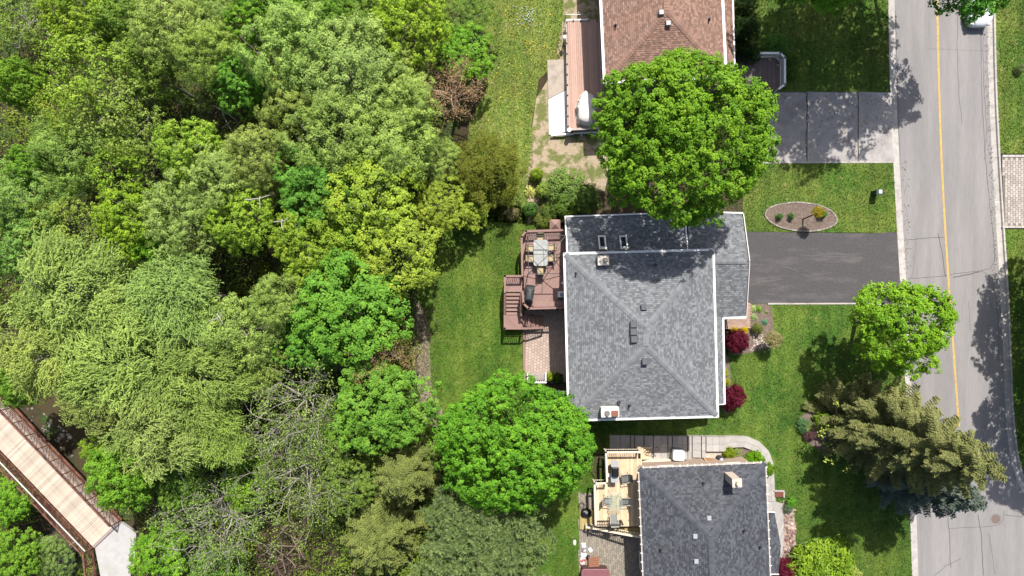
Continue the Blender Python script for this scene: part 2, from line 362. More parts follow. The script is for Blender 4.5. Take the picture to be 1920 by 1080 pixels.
# tar lines and cracks in the asphalt
M_TAR = mat('crack_tar', (0.085, 0.08, 0.08), 0.8, 0.2, 10)
rr = random.Random(5)
def wob(pts, a=0.03, step=0.35):
    d = dense(pts, step); return [(x + rr.uniform(-a, a), y + rr.uniform(-a, a)) for x, y in d]
CR = [([(1680, 20), (1686, 200), (1690, 330), (1694, 440)], .03), ([(1797, 20), (1797, 100), (1800, 180), (1806, 231)], .03), ([(1841, 40), (1843, 190), (1850, 300), (1860, 400), (1867, 470), (1866, 490), (1858, 503), (1840, 508), (1800, 512), (1765, 518), (1705, 523)], .035),
      ([(1848, 300), (1852, 240), (1846, 150), (1845, 60)], .025), ([(1697, 450), (1770, 444)], .04), ([(1760, 438), (1768, 470), (1775, 520)], .05), ([(1840, 506), (1862, 520), (1870, 560), (1874, 610), (1874, 680)], .03), ([(1790, 520), (1820, 514), (1838, 509)], .07), ([(1818, 565), (1821, 620)], .02),
      ([(1778, 960), (1782, 1000), (1784, 1065)], .045), ([(1836, 965), (1842, 1000), (1846, 1080)], .05), ([(1856, 1000), (1862, 1040), (1868, 1080)], .025), ([(1885, 958), (1884, 975), (1874, 985), (1850, 988), (1782, 992)], .03), ([(1755, 1080), (1775, 1062), (1804, 1049)], .035), ([(1885, 966), (1920, 970)], .035),
      ([(1900, 600), (1902, 700), (1905, 800)], .03), ([(1885, 640), (1890, 740), (1900, 830), (1905, 900)], .04), ([(1895, 620), (1899, 760)], .03), ([(1720, 445), (1712, 520)], .015), ([(1740, 90), (1860, 95)], .015), ([(1700, 745), (1704, 840)], .02)]
mb = MB()
for pts, wd in CR: ribbon(mb, wob([P2(*p) for p in pts]), wd, ZR + 0.004)
mb.build('crack_tar', M_TAR, road)
mb = MB(); ribbon(mb, dense(smooth([P2(*p) for p in [(1752, -300), (1759, 0), (1762, 150), (1767, 300), (1774, 430), (1782, 550), (1790, 660), (1797, 760), (1800, 800)]]), 1), 0.15, ZR + 0.006)
mb.build('centre_line', mat('yellow_line_paint', (0.52, 0.33, 0.075), 0.8, 0.2, 4, col2=(0.3, 0.25, 0.17), c2=(0.46, 0.66), c2scale=7), road)
# manhole
mh = thing('manhole_cover', 'round rusty brown manhole cover in the road near its lower edge', 'manhole cover', P(1867, 973, ZR))
p = P(1867, 973, ZR)
ring = lambda r, n=28: [(p.x + r * math.cos(2 * math.pi * k / n), p.y + r * math.sin(2 * math.pi * k / n)) for k in range(n)]
MB().prism(ring(0.42), ZR + 0.001, ZR + 0.010).build('rim', mat('iron_rim', (0.2, 0.19, 0.185), 0.8, 0.2, 8), mh)
MB().prism(ring(0.33), ZR + 0.001, ZR + 0.016).build('lid', mat('rusty_iron', (0.16, 0.12, 0.105), 0.7, 0.25, 20, bump=0.6, bscale=30), mh)
# kerbs: gutter pan and raised kerb cast in lengths
M_CONC = mat('kerb_concrete', (0.40, 0.375, 0.35), 0.9, 0.14, 3.5, bump=0.3, bscale=30, col2=(0.3, 0.275, 0.25), c2=(0.5, 0.68), c2scale=1.3, attr=0.07)
def kerb(name, pts, side):
    root = thing(name, None, None, (pts[0][0], pts[0][1], 0)); tag(root, kind='structure')
    d = dense(pts, 0.25); acc = [d[0]]; ln = 0; rk = random.Random(len(d))
    segs = []
    for a, b in zip(d, d[1:]):
        acc.append(b); ln += math.dist(a, b)
        if ln > 3.0: segs.append(acc); acc = [b]; ln = 0
    segs.append(acc)
    for sg in segs:
        if max(abs(sg[0][1]), abs(sg[-1][1])) > 30: continue
        if len(sg) < 2: continue
        t = rk.random(); mb = MB()
        L_ = math.dist(sg[0], sg[-1]); 
        a, b = Vector(sg[-2]), Vector(sg[-1]); sg = sg[:-1] + [tuple(b - (b - a).normalized() * 0.012)]
        prof = [(0.0, -0.2), (0.0, 0.02), (0.13 * side, 0.02), (0.17 * side, ZR + 0.014), (0.55 * side, ZR + 0.005), (0.55 * side, -0.2)]
        rows = [offs(sg, -o) for o, _ in prof]; i = len(mb.v); m_ = len(prof)
        for k in range(len(sg)):
            for r_, (o, z) in zip(rows, prof): mb.v.append((r_[k][0], r_[k][1], z)); mb.t.append(t)
        for k in range(len(sg) - 1):
            for j in range(m_ - 1):
                q = i + k * m_ + j; mb.f.append((q, q + 1, q + 1 + m_, q + m_) if side < 0 else (q, q + m_, q + m_ + 1, q + 1))
        for k in (0, len(sg) - 1): mb.f.append(tuple(i + k * m_ + j for j in range(m_)))
        mb.build('kerb_stone', M_CONC, root)
kerb('kerb_west', kl, -1); kerb('kerb_east', kr, 1)
# ---- drives
M_BLACK = mat('driveway_asphalt', (0.074, 0.07, 0.072), 0.9, 0.3, 16.0, bump=0.45, bscale=60, col2=(0.115, 0.107, 0.105), c2=(0.5, 0.7), c2scale=0.8, stretch=(0.35, 1.4, 1))
M_BLACKJ = mat('driveway_streak', (0.14, 0.13, 0.125), 0.9, 0.2, 6)
M_GREYC = mat('weathered_driveway', (0.32, 0.3, 0.29), 0.92, 0.14, 1.6, bump=0.3, bscale=50, col2=(0.235, 0.215, 0.208), c2=(0.5, 0.66), c2scale=0.7, attr=0.08)
dz = 0.014
pts = [(1392, 434), (1430, 435), (1600, 437), (1655, 437), (1672, 434), (1683, 436), (1691, 569), (1600, 567), (1500, 567), (1396, 570)]
mb = MB(); mb.poly([(*P2(*q), dz) for q in pts]); drv = struct(mb.build('driveway', M_BLACK))
mb = MB()
for q in ([(1400, 500), (1420, 496), (1432, 497)], [(1398, 538), (1430, 528), (1468, 523)], [(1470, 500), (1495, 507)], [(1440, 552), (1462, 553)], [(1500, 478), (1590, 482)], [(1510, 517), (1560, 512)], [(1560, 473), (1590, 478)], [(1508, 552), (1530, 550)], [(1505, 515), (1523, 520)]):
    ribbon(mb, wob([P2(*k) for k in q], 0.03, 0.2), 0.025, dz + 0.004)
mb.build('crack_tar', M_BLACKJ, drv)
MB().prism([P2(*q) for q in ((1440, 568), (1600, 567.5), (1690, 569.5), (1690, 572.5), (1600, 570.5), (1440, 571))], -0.1, 0.05).build('edging', M_CONC, drv)
nd = thing('driveway_slabs', None, None, P(1550, 240)); nd.name = 'north_driveway'; tag(nd, kind='structure')
edges = [1425, 1513, 1609, 1676]
for a, b in zip(edges, edges[1:]):
    MB().prism([P2(a + 0.8, 172), P2(b - 0.8, 174), P2(b - 0.8, 303), P2(a + 0.8, 304)], -0.1, dz, random.Random(a).random()).build('slab', M_GREYC, nd)
MB().prism([P2(1425, 171), P2(1668, 172.5), P2(1668, 174.6), P2(1425, 173)], -0.08, 0.004).build('joint_edge', mat('stained_joint', (0.1, 0.085, 0.06), 0.95, 0.4, 6), nd)
MB().prism([P2(1430, 303.2), P2(1674, 302.4), P2(1674, 305.5), P2(1430, 306.5)], -0.08, 0.03).build('edging', M_CONC, nd)
mb = MB()
for x_ in (1513, 1609): ribbon(mb, wob([P2(x_, 175), P2(x_, 302)], 0.02, 0.3), 0.07, dz + 0.003)
ribbon(mb, wob([P2(1511, 180), P2(1516, 220), P2(1510, 262), P2(1512, 300)], 0.05, 0.2), 0.035, dz + 0.005)
mb.build('crack_tar', mat('dirt_filled_crack', (0.05, 0.045, 0.03), 0.95, 0.4, 8), nd)
# paver drive across the street
M_PAV = mat('pale_paver', (0.36, 0.315, 0.285), 0.9, 0.1, 8, attr=0.2, bump=0.3, bscale=40)
ed = thing('east_driveway', None, None, P(1900, 360)); tag(ed, kind='structure')
MB().prism([P2(1878, 290), P2(2330, 290), P2(2330, 428), P2(1884, 428)], -0.1, 0.005).build('bed', mat('paver_joint', (0.17, 0.15, 0.13), 0.95, 0.1, 8), ed)
def paver_field(poly, sx, sy, z0, z1, gap, seed, rot=0.0):
    """individual pavers clipped to a polygon by their centres; returns a builder with all of them"""
    rk = random.Random(seed); mb = MB(); c, s = math.cos(rot), math.sin(rot)
    cx = sum(p[0] for p in poly) / len(poly); cy = sum(p[1] for p in poly) / len(poly)
    rad = max(math.dist(p, (cx, cy)) for p in poly); n = int(rad / sx) + 2; m_ = int(rad / sy) + 2
    pts = []
    for j in range(-m_, m_ + 1):
        for i in range(-n, n + 1):
            x = (i + (0.5 if j % 2 else 0)) * sx; y = j * sy; pts.append((cx + c * x - s * y, cy + s * x + c * y))
    k = in_poly([p[0] for p in pts], [p[1] for p in pts], poly)
    for p, ok in zip(pts, k):
        if ok: mb.box(p[0], p[1], z0, sx - gap, sy - gap, z1 + rk.uniform(-0.004, 0.004), rot, rk.random())
    return mb
tag(paver_field([P2(*q) for q in ((1880, 298), (2330, 298), (2330, 421), (1885, 421))], 0.3, 0.2, 0, 0.03, 0.02, 3, R(90)).build('paver', M_PAV, ed), kind='stuff')
for y_ in (292.5, 425.5):
    for k in range(37): MB().box(*P2(1885 + 12 * k, y_), 0, 0.46, 0.17, 0.045, 0, random.Random(k * y_).random()).build('border_stone', M_CONC, ed)
HOLES = [[P2(*q) for q in h] for h in (
    [(1392, 434), (1600, 437), (1683, 436), (1691, 572), (1600, 571), (1396, 571)], [(1425, 170), (1676, 172), (1676, 306), (1425, 307)],
    [(1143, 815), (1400, 815), (1425, 822), (1445, 840), (1452, 862), (1456, 940), (1470, 945), (1468, 1090), (1440, 1090), (1430, 870), (1143, 848)])]
# ---- oval bed with mulch
def ellipse(cx, cy, a, b, n=40, jit=0.0, seed=0):
    rk = random.Random(seed); return [(cx + a * math.cos(2 * math.pi * k / n) * (1 + rk.uniform(-jit, jit)), cy + b * math.sin(2 * math.pi * k / n) * (1 + rk.uniform(-jit, jit))) for k in range(n)]
c_ = P(1502, 406.5)
ov = ellipse(c_.x, c_.y, 2.6, 1.02, 44, 0.015, 2); ov = [(x + 0.06 * math.sin(y * 3), y - 0.05 * (x - c_.x)) for x, y in ov]
MB().prism(ov, -0.05, 0.05).build('oval_bed', M_MULCH)
struct(bpy.data.objects['oval_bed'])
HOLES.append(ov)
M_EDGE = mat('bed_edging_stone', (0.27, 0.235, 0.205), 0.92, 0.2, 5, attr=0.25); rk = random.Random(9); ob = bpy.data.objects['oval_bed']
eo = [((x - c_.x) * 1.025 + c_.x, (y - c_.y) * 1.05 + c_.y) for x, y in ov]
for k in range(len(eo)):
    a, b = Vector(eo[k]), Vector(eo[(k + 1) % len(eo)]); m_ = (a + b) / 2; d = (b - a)
    MB().box(m_.x, m_.y, -0.05, d.length * 0.93, 0.10, 0.075 + rk.uniform(0, 0.02), math.atan2(d.y, d.x), rk.random()).build('edging_stone', M_EDGE, ob)
# ---- mulch beds by the houses
def bed(name, pts, m=None, z=0.03):
    poly = [P2(*q) for q in pts]; o = MB().prism(smooth(poly + [poly[0]], 1)[:-1], -0.05, z).build(name, m or M_MULCH); struct(o); HOLES.append(poly); return o
bed('front_bed', [(1405, 572), (1446, 568), (1449, 600), (1452, 625), (1461, 635), (1455, 648), (1430, 655), (1405, 662), (1365, 668), (1365, 616), (1404, 614)])
bed('front_bed', [(1352, 660), (1364, 664), (1369, 690), (1370, 720), (1366, 775), (1352, 775)])
bed('tree_bed', [(1493, 795), (1500, 780), (1530, 765), (1552, 752), (1640, 740), (1660, 830), (1600, 850), (1550, 848), (1510, 830)])
bed('corner_bed', [(1356, 840), (1390, 838), (1415, 847), (1436, 866), (1440, 885), (1356, 885)])
bed('rock_bed', [(1468, 938), (1484, 940), (1490, 970), (1492, 1030), (1510, 1050), (1560, 1100), (1466, 1100), (1468, 1020)], mat('pebble_bed', (0.36, 0.29, 0.24), 0.9, 0.35, 22, bump=0.8, bscale=24, col2=(0.24, 0.15, 0.13), c2=(0.45, 0.6), c2scale=4))
# ================================================================ HOUSES
def shingles(mb, poly3, course=0.135, rnd=None, lift=0.018, wmin=0.11, wmax=0.24):
    """single shingle tabs over a planar convex roof face; poly3[0]->poly3[1] is the eave"""
    p = [Vector(q) for q in poly3]; ex = (p[1] - p[0]).normalized(); nrm = (p[1] - p[0]).cross(p[2] - p[0]).normalized()
    if nrm.z < 0: nrm = -nrm
    up = nrm.cross(ex).normalized()
    if up.z < 0: up = -up
    q2 = [((v - p[0]).dot(ex), (v - p[0]).dot(up)) for v in p]
    tmax = max(t for _, t in q2)
    def span(t):
        xs = []
        for (s1, t1), (s2, t2) in zip(q2, q2[1:] + q2[:1]):
            if abs(t1 - t2) < 1e-9:
                if abs(t - t1) < 1e-6: xs += [s1, s2]
                continue
            if min(t1, t2) - 1e-6 <= t <= max(t1, t2) + 1e-6: xs.append(s1 + (s2 - s1) * (t - t1) / (t2 - t1))
        return (min(xs), max(xs)) if xs else None
    def W(s, t, h): return tuple(p[0] + ex * s + up * t + nrm * h)
    t = 0.0; r = 0
    while t < tmax - 0.01:
        t1 = min(t + course, tmax); a0 = span(t); a1 = span(t1)
        if a0 and a1:
            s = min(a0[0], a1[0]); e = max(a0[1], a1[1]); s -= rnd.uniform(0, wmax)
            while s < e:
                wd = rnd.uniform(wmin, wmax); s2 = s + wd
                b0, b1 = max(s, a0[0]), min(s2 - 0.006, a0[1]); c0, c1 = max(s, a1[0]), min(s2 - 0.006, a1[1])
                if b1 - b0 > 0.01 or c1 - c0 > 0.01:
                    if b1 < b0: b0 = b1 = (b0 + b1) / 2 if a0[0] <= (b0 + b1) / 2 <= a0[1] else (a0[0] if s < a0[0] else a0[1])
                    if c1 < c0: c0 = c1 = a1[0] if s < a1[0] else a1[1]
                    hh = lift * rnd.choice((0.75, 1.0, 1.0, 1.7)); tt = rnd.random() ** 1.35; i = len(mb.v)
                    mb.v += [W(b0, t + 0.018, hh), W(b1, t + 0.018, hh), W(c1, t1, 0.004), W(c0, t1, 0.004), W(b0, t + 0.018, 0.0), W(b1, t + 0.018, 0.0)]; mb.t += [tt] * 6
                    mb.f += [(i, i + 1, i + 2, i + 3), (i + 4, i + 5, i + 1, i)]
                s = s2
        t = t1; r += 1
def hip_caps(mb, a, b, rnd, w_=0.2, step=0.2):
    a, b = Vector(a), Vector(b); d = (b - a); n = int(d.length / step); d.normalize(); side = d.cross(Vector((0, 0, 1))).normalized()
    drop = Vector((0, 0, -1))
    for k in range(n):
        p, q = a + d * (k * step), a + d * ((k + 1) * step + 0.01); h0 = Vector((0, 0, 0.05)); h1 = Vector((0, 0, 0.03)); t = 0.25 + 0.4 * rnd.random(); i = len(mb.v); e = Vector((0, 0, -w_ * 0.24))
        mb.v += [tuple(v) for v in (p - side * w_ + h0 + e, p + h0, p + side * w_ + h0 + e, q - side * w_ + h1 + e, q + h1, q + side * w_ + h1 + e)]; mb.t += [t] * 6
        mb.f += [(i, i + 1, i + 4, i + 3), (i + 1, i + 2, i + 5, i + 4)]
def rect(c, a, b, rot):
    """corner points SW SE NE NW of a rectangle with half sizes a (x) and b (y)"""
    ca, sa = math.cos(rot), math.sin(rot)
    return [(c[0] + ca * x - sa * y, c[1] + sa * x + ca * y) for x, y in ((-a, -b), (a, -b), (a, b), (-a, b))]
def loc2(c, rot, x, y):
    ca, sa = math.cos(rot), math.sin(rot); return (c[0] + ca * x - sa * y, c[1] + sa * x + ca * y)
def brickmat(name, c1, c2, mortar):
    m = bpy.data.materials.new(name); m.use_nodes = True; nt = m.node_tree; N = nt.nodes; L = nt.links; b = N['Principled BSDF']; b.inputs['Roughness'].default_value = 0.9
    g = N.new('ShaderNodeNewGeometry'); sx = N.new('ShaderNodeSeparateXYZ'); L.new(g.outputs['Position'], sx.inputs[0])
    ad = N.new('ShaderNodeMath'); ad.operation = 'ADD'; L.new(sx.outputs[0], ad.inputs[0]); L.new(sx.outputs[1], ad.inputs[1])
    cb = N.new('ShaderNodeCombineXYZ'); L.new(ad.outputs[0], cb.inputs[0]); L.new(sx.outputs[2], cb.inputs[1])
    br = N.new('ShaderNodeTexBrick'); br.inputs['Scale'].default_value = 1.0; br.inputs['Brick Width'].default_value = 0.22; br.inputs['Row Height'].default_value = 0.075; br.inputs['Mortar Size'].default_value = 0.008
    br.inputs['Color1'].default_value = (*c1, 1); br.inputs['Color2'].default_value = (*c2, 1); br.inputs['Mortar'].default_value = (*mortar, 1)
    L.new(cb.outputs[0], br.inputs['Vector']); L.new(br.outputs['Color'], b.inputs['Base Color']); return m
M_BRICK = brickmat('tan_brick', (0.30, 0.205, 0.145), (0.24, 0.16, 0.11), (0.36, 0.33, 0.3))
M_BRICKR = brickmat('brown_brick', (0.22, 0.13, 0.09), (0.17, 0.1, 0.075), (0.3, 0.27, 0.25))
M_BRICKP = brickmat('pale_brick', (0.46, 0.36, 0.28), (0.40, 0.30, 0.22), (0.5, 0.46, 0.42))
M_SH_GREY = mat('grey_shingle', (0.172, 0.18, 0.19), 0.92, 0.1, 0.45, attr=0.31, bump=0.35, bscale=70)
M_SH_DARK = mat('slate_shingle', (0.072, 0.077, 0.09), 0.92, 0.1, 0.45, attr=0.4, bump=0.35, bscale=70)
M_SH_BROWN = mat('brown_shingle', (0.245, 0.15, 0.115), 0.92, 0.07, 0.5, attr=0.3, bump=0.35, bscale=70)
M_DECKING = mat('shingle_shadow_band', (0.1, 0.1, 0.105), 0.95, 0.1, 4)  # dark deck left bare between courses, painting in their shadow lines
def window(parent, a, b, z0, z1, nrm, name='window'):
    """window in a wall: frame standing proud, pane and mullion; a,b are 2d ends on the wall face, nrm points outward"""
    a, b, n_ = Vector(a), Vector(b), Vector(nrm)
    mb = MB()
    A = lambda q, z, o: (q.x + n_.x * o, q.y + n_.y * o, z)
    for (p, q, za, zb) in ((a, b, z0, z0), (a, b, z1, z1)): mb.bar(A(p, za, 0.03), A(q, zb, 0.03), 0.09)
    for p in (a, b, (a + b) / 2): mb.bar(A(p, z0 + 0.045, 0.03), A(p, z1 - 0.045, 0.03), 0.08)
    w_ = mb.build(name, M_WHITE, parent)
    mp = MB(); mp.poly([A(a, z0, 0.022), A(b, z0, 0.022), A(b, z1, 0.022), A(a, z1, 0.022)]); mp.build('pane', M_GLASS, w_)
def hip_house(name, label, c, a, b, rot, ze, pitch, shm, wallm, seed, over=0.5, gut=0.14, gm=None):
    root = thing(name, label, 'house', (c[0], c[1], 0)); rnd = random.Random(seed)
    cs = rect(c, a, b, rot); r_ = rect(c, a - over, b - over, rot)
    zr = ze + a * pitch
    R1 = loc2(c, rot, 0, b - a); R2 = loc2(c, rot, 0, -(b - a)); R1 = (*R1, zr); R2 = (*R2, zr)
    SW, SE, NE, NW = [(*q, ze) for q in cs]
    MB().prism(r_, -0.3, ze - 0.18).build('wall', wallm, root)
    rm = MB(); rm.v = [tuple(Vector(v) - Vector((0, 0, 0.02))) for v in (SW, SE, NE, NW, R1, R2)] + [(q[0], q[1], ze - 0.2) for q in (SW, SE, NE, NW)]; rm.t = [0.5] * 10
    rm.f = [(3, 0, 5, 4), (0, 1, 5), (1, 2, 4, 5), (2, 3, 4), (9, 8, 7, 6), (0, 6, 7, 1), (1, 7, 8, 2), (2, 8, 9, 3), (3, 9, 6, 0)]
    roof = rm.build('roof', M_DECKING, root)
    sm = MB()
    for face in ((NW, SW, R2, R1), (SW, SE, R2), (SE, NE, R1, R2), (NE, NW, R1)): shingles(sm, face, rnd=rnd)
    tag(sm.build('shingles', shm, root), kind='stuff')
    hm = MB()
    for p, q in ((SW, R2), (SE, R2), (NW, R1), (NE, R1), (R2, R1)): hip_caps(hm, p, q, rnd)
    tag(hm.build('hip_cap_shingles', shm, root), kind='stuff')
    # eaves troughs: an open channel along each side
    for (p, q, o) in ((cs[0], cs[1], (0, -1)), (cs[1], cs[2], (1, 0)), (cs[2], cs[3], (0, 1)), (cs[3], cs[0], (-1, 0))):
        d = Vector(q) - Vector(p); d.normalize(); n_ = Vector(loc2((0, 0), rot, *o)); g = MB()
        p_, q_ = Vector(p) - d * gut, Vector(q) + d * gut
        def V(u, off, z): w2 = u + n_ * off; return (w2.x, w2.y, z)
        g.bar(V(p_, gut - 0.02, ze - 0.06), V(q_, gut - 0.02, ze - 0.06), 0.04, 0.14); g.bar(V(p_, gut / 2, ze - 0.115), V(q_, gut / 2, ze - 0.115), gut - 0.04, 0.025); g.bar(V(p_, 0.012, ze - 0.07), V(q_, 0.012, ze - 0.07), 0.03, 0.16)
        g.bar(V(p_, gut * 0.42, ze - 0.035), V(q_, gut * 0.42, ze - 0.035), gut * 0.72, 0.02)
        g.build('gutter', gm or M_WHITE, root)
    return root, dict(c=c, a=a, b=b, rot=rot, ze=ze, pitch=pitch, zr=zr)
def roof_z(h, x, y):
    """height of a hip roof at local x, y"""
    return h['ze'] + h['pitch'] * min(h['a'] - abs(x), h['b'] - abs(y))
def roof_at(h, px, py):
    """point on the roof seen at a pixel"""
    z = h['ze']
    for _ in range(12):
        p = P(px, py, z); d = Vector((p.x - h['c'][0], p.y - h['c'][1])); ca, sa = math.cos(-h['rot']), math.sin(-h['rot'])
        lx, ly = ca * d.x - sa * d.y, sa * d.x + ca * d.y; z = roof_z(h, lx, ly)
    return P(px, py, z)
def box_vent(h, root, px, py, s=0.4, m=None, hgt=0.26):
    p = roof_at(h, px, py); mb = MB(); mb.box(p.x, p.y, p.z - 0.1, s * 0.8, s * 0.8, p.z + hgt * 0.7, h['rot']); v = mb.build('roof_vent', m or M_VENT, root)
    q = rect((p.x, p.y), s / 2, s / 2, h['rot']); q2 = rect((p.x, p.y), s / 2 * 0.8, s / 2 * 0.8, h['rot']); c = MB(); i = 0
    c.v = [(x, y, p.z + hgt * 0.55) for x, y in q] + [(x, y, p.z + hgt) for x, y in q2]; c.t = [0.5] * 8
    c.f = [(4, 5, 6, 7), (3, 2, 1, 0)] + [(k, (k + 1) % 4, 4 + (k + 1) % 4, 4 + k) for k in range(4)]
    c.build('vent_cap', m or M_VENT, v)
def pipe_vent(h, root, px, py, hgt=0.4, r=0.05, m=None):
    p = roof_at(h, px, py); mb = MB(); mb.tube([p - Vector((0, 0, 0.1)), p + Vector((0, 0, hgt))], r, 8); mb.dome(p, r * 2.2, r * 2.2, 0.08, 8, 3)
    mb.build('vent_pipe', m or M_DARK, root)
M_VENT = mat('vent_plastic', (0.085, 0.09, 0.1), 0.6, 0.1, 8, spec=0.4)
M_VENTG = mat('vent_galvanised', (0.22, 0.225, 0.235), 0.5, 0.15, 8, metal=0.2, spec=0.5)
M_VENTP = mat('vent_pale', (0.3, 0.325, 0.345), 0.5, 0.1, 8, spec=0.4)
def chimney(root, p, sx, sy, z0, z1, rot, m, cap_r=0.13):
    c = MB().box(p[0], p[1], z0, sx, sy, z1, rot).build('chimney', m, root)
    MB().box(p[0], p[1], z1 + 0.003, sx + 0.08, sy + 0.08, z1 + 0.09, rot).build('crown_slab', mat('chimney_crown', (0.5, 0.45, 0.39), 0.9, 0.15, 6), c)
    return c
ZE = 5.5
# ---------------- the house in the middle
def wc(px4, ze):
    q = [P2(*p, ze) for p in px4]; return (sum(x for x, _ in q) / len(q), sum(y for _, y in q) / len(q))
cC = wc([(1059, 476), (1334, 470), (1347, 782), (1068, 785)], ZE)
HCM, hc = hip_house('house', 'house with mid-grey hip roof between the two decks, asphalt driveway in front', cC, 4.93, 5.52, R(1.5), ZE, 0.335, M_SH_GREY, M_BRICKR, 11)
for q in ((1206, 576), (1208, 678)): box_vent(hc, HCM, *q)
for q in ((1187, 608), (1187, 622), (1188, 636)): box_vent(hc, HCM, *q, s=0.46, hgt=0.24)
for q in ((1080, 512), (1229, 497)): pipe_vent(hc, HCM, *q)
pipe_vent(hc, HCM, 1180, 760, 0.35, 0.06); box_vent(hc, HCM, 1160, 754, 0.22, M_DARK, 0.2)
p = roof_at(hc, 1129, 489); ch = chimney(HCM, (p.x, p.y), 0.66, 0.56, p.z - 0.8, p.z + 0.55, hc['rot'], M_BRICKP)
MB().tube([(p.x + 0.1, p.y + 0.05, p.z + 0.62), (p.x + 0.1, p.y + 0.05, p.z + 0.85)], 0.13, 12).build('flue', mat('flue_tile', (0.5, 0.42, 0.3), 0.6, 0.15, 6), HCM)
p = P(1143, 772, 6.2); mb = MB(); mb.box(p.x, p.y, 4.2, 1.16, 0.62, 6.45, hc['rot']); ch = mb.build('chimney', mat('white_stucco', (0.7, 0.67, 0.62), 0.8, 0.06, 5), HCM)
q = loc2((p.x, p.y), hc['rot'], 0.3, -0.06); MB().box(*q, 6.45, 0.44, 0.36, 6.56, hc['rot']).build('flue_cap', mat('rust_cap', (0.22, 0.085, 0.055), 0.7, 0.2, 8), ch)
q = loc2((p.x, p.y), hc['rot'], -0.2, -0.06); MB().tube([(*q, 6.44), (*q, 6.6)], [0.2, 0.16], 10).build('flue_cap', mat('grey_cap', (0.16, 0.14, 0.13), 0.6, 0.2, 8), ch)
# lower roofs: back wing (one slope), garage (gable) and the porch strip
rw = random.Random(4)
def slab_roof(root, corners_px, m, thick=0.16, name='lower_roof', sh=True):
    """planar roof face from (px,py,z) corners; first two are the eave"""
    pts = [P(*q) for q in corners_px]
    n_ = (pts[1] - pts[0]).cross(pts[2] - pts[0]).normalized(); 
    if n_.z < 0: n_ = -n_
    pts = pts[:3] + [q - Vector((0, 0, 1)) * ((q - pts[0]).dot(n_) / n_.z) for q in pts[3:]]
    mb = MB(); k = len(pts); mb.v = [tuple(q - n_ * 0.01) for q in pts] + [tuple(q - Vector((0, 0, thick))) for q in pts]; mb.t = [0.5] * (2 * k)
    mb.f = [tuple(range(k)), tuple(range(2 * k - 1, k - 1, -1))] + [(j, (j + 1) % k, k + (j + 1) % k, k + j) for j in range(k)]
    o = mb.build(name, M_DECKING, root); me = o.data
    s = MB(); shingles(s, pts, rnd=rw); tag(s.build('shingles', m, root), kind='stuff'); return pts
def trim(root, a, b, wd=0.13, ht=0.2, m=None, name='fascia'): MB().bar(a, b, wd, ht).build(name, m or M_WHITE, root)
wing = slab_roof(HCM, [(1284, 400, 3.0), (1061, 408, 3.0), (1066, 496, 4.6), (1290, 496, 4.6)], M_SH_GREY)
trim(HCM, P(1059, 406.3, 2.98), P(1284, 398.3, 2.98), 0.1); trim(HCM, P(1059.6, 407, 3.0), P(1064.5, 496, 4.62), 0.09)
MB().prism([P2(1074, 422, 3), P2(1288, 415, 3), P2(1290, 500, 4.5), P2(1076, 500, 4.5)], -0.3, 2.9).build('wall', M_BRICKR, HCM)
g1 = slab_roof(HCM, [(1391, 401, 3.0), (1290, 398, 3.0), (1290, 490, 4.3), (1404, 490, 4.3)], M_SH_GREY)
g2 = slab_roof(HCM, [(1288, 596, 3.0), (1397, 596, 3.0), (1404, 491, 4.3), (1290, 491, 4.3)], M_SH_GREY)
trim(HCM, P(1283.5, 399, 3.06), P(1289.5, 489, 4.34), 0.1, 0.22, name='rake_board')
trim(HCM, P(1288, 397, 2.98), P(1392, 399.5, 2.98), 0.1); trim(HCM, P(1356, 596.5, 2.97), P(1398, 595, 2.97), 0.14)
trim(HCM, P(1393.5, 401, 2.96), P(1405.3, 490, 4.25), 0.05, 0.14, M_OFFW, 'rake_board'); trim(HCM, P(1405.3, 491, 4.25), P(1399.3, 595, 2.96), 0.05, 0.14, M_OFFW, 'rake_board')
hm = MB(); hip_caps(hm, P(1290, 490.5, 4.31), P(1404, 490.5, 4.31), rw, 0.16); tag(hm.build('ridge_cap_shingles', M_SH_GREY, HCM), kind='stuff')
gw = [P2(1296, 408, 3), P2(1384, 408, 3), P2(1390, 587, 3), P2(1296, 587, 3)]
MB().prism(gw, -0.3, 2.9).build('wall', M_BRICKR, HCM)
e0, e1 = P2(1384.5, 409, 3), P2(1390.5, 586, 3); ap = P(1396.0, 490.5, 4.1)
MB().prism([(e0[0], e0[1]), (e0[0] - 0.1, e0[1]), (e1[0] - 0.1, e1[1]), (e1[0], e1[1])], 2.88, 2.98).build('gable_sill', M_OFFW, HCM)
gm = MB(); gm.poly([(e0[0], e0[1], 2.98), (e1[0], e1[1], 2.98), (ap.x - 0.15, ap.y, 4.15)]); gm.build('gable', M_OFFW, HCM)
# garage doors facing the drive
for y0, y1 in ((430, 485), (500, 560)):
    a, b = P2(1386, y0, 3), P2(1389, y1, 3); mb = MB()
    for k in range(4): mb.prism([(a[0] + 0.01, a[1]), (a[0] + 0.07, a[1]), (b[0] + 0.07, b[1]), (b[0] + 0.01, b[1])], 0.02 + k * 0.55, 0.55 + k * 0.55)
    mb.build('garage_door', M_WHITE, HCM)
pr = slab_roof(HCM, [(1357, 757, 3.04), (1354, 594, 3.04), (1320, 594, 3.8), (1326, 757, 3.8)], M_SH_GREY)
trim(HCM, P(1355.5, 596, 3.0), P(1358.2, 757.5, 3.0), 0.13, 0.16, name='gutter'); trim(HCM, P(1346, 758.5, 3.2), P(1358.5, 757.5, 3.0), 0.06, 0.1)
mb = MB(); mb.tube([P(1338, 734.5, 1.9), P(1039, 734.5, 0.4)][1:] + [P(1064, 734, 0.7)], 0.06, 8); mb.build('downspout', M_WHITE, HCM)
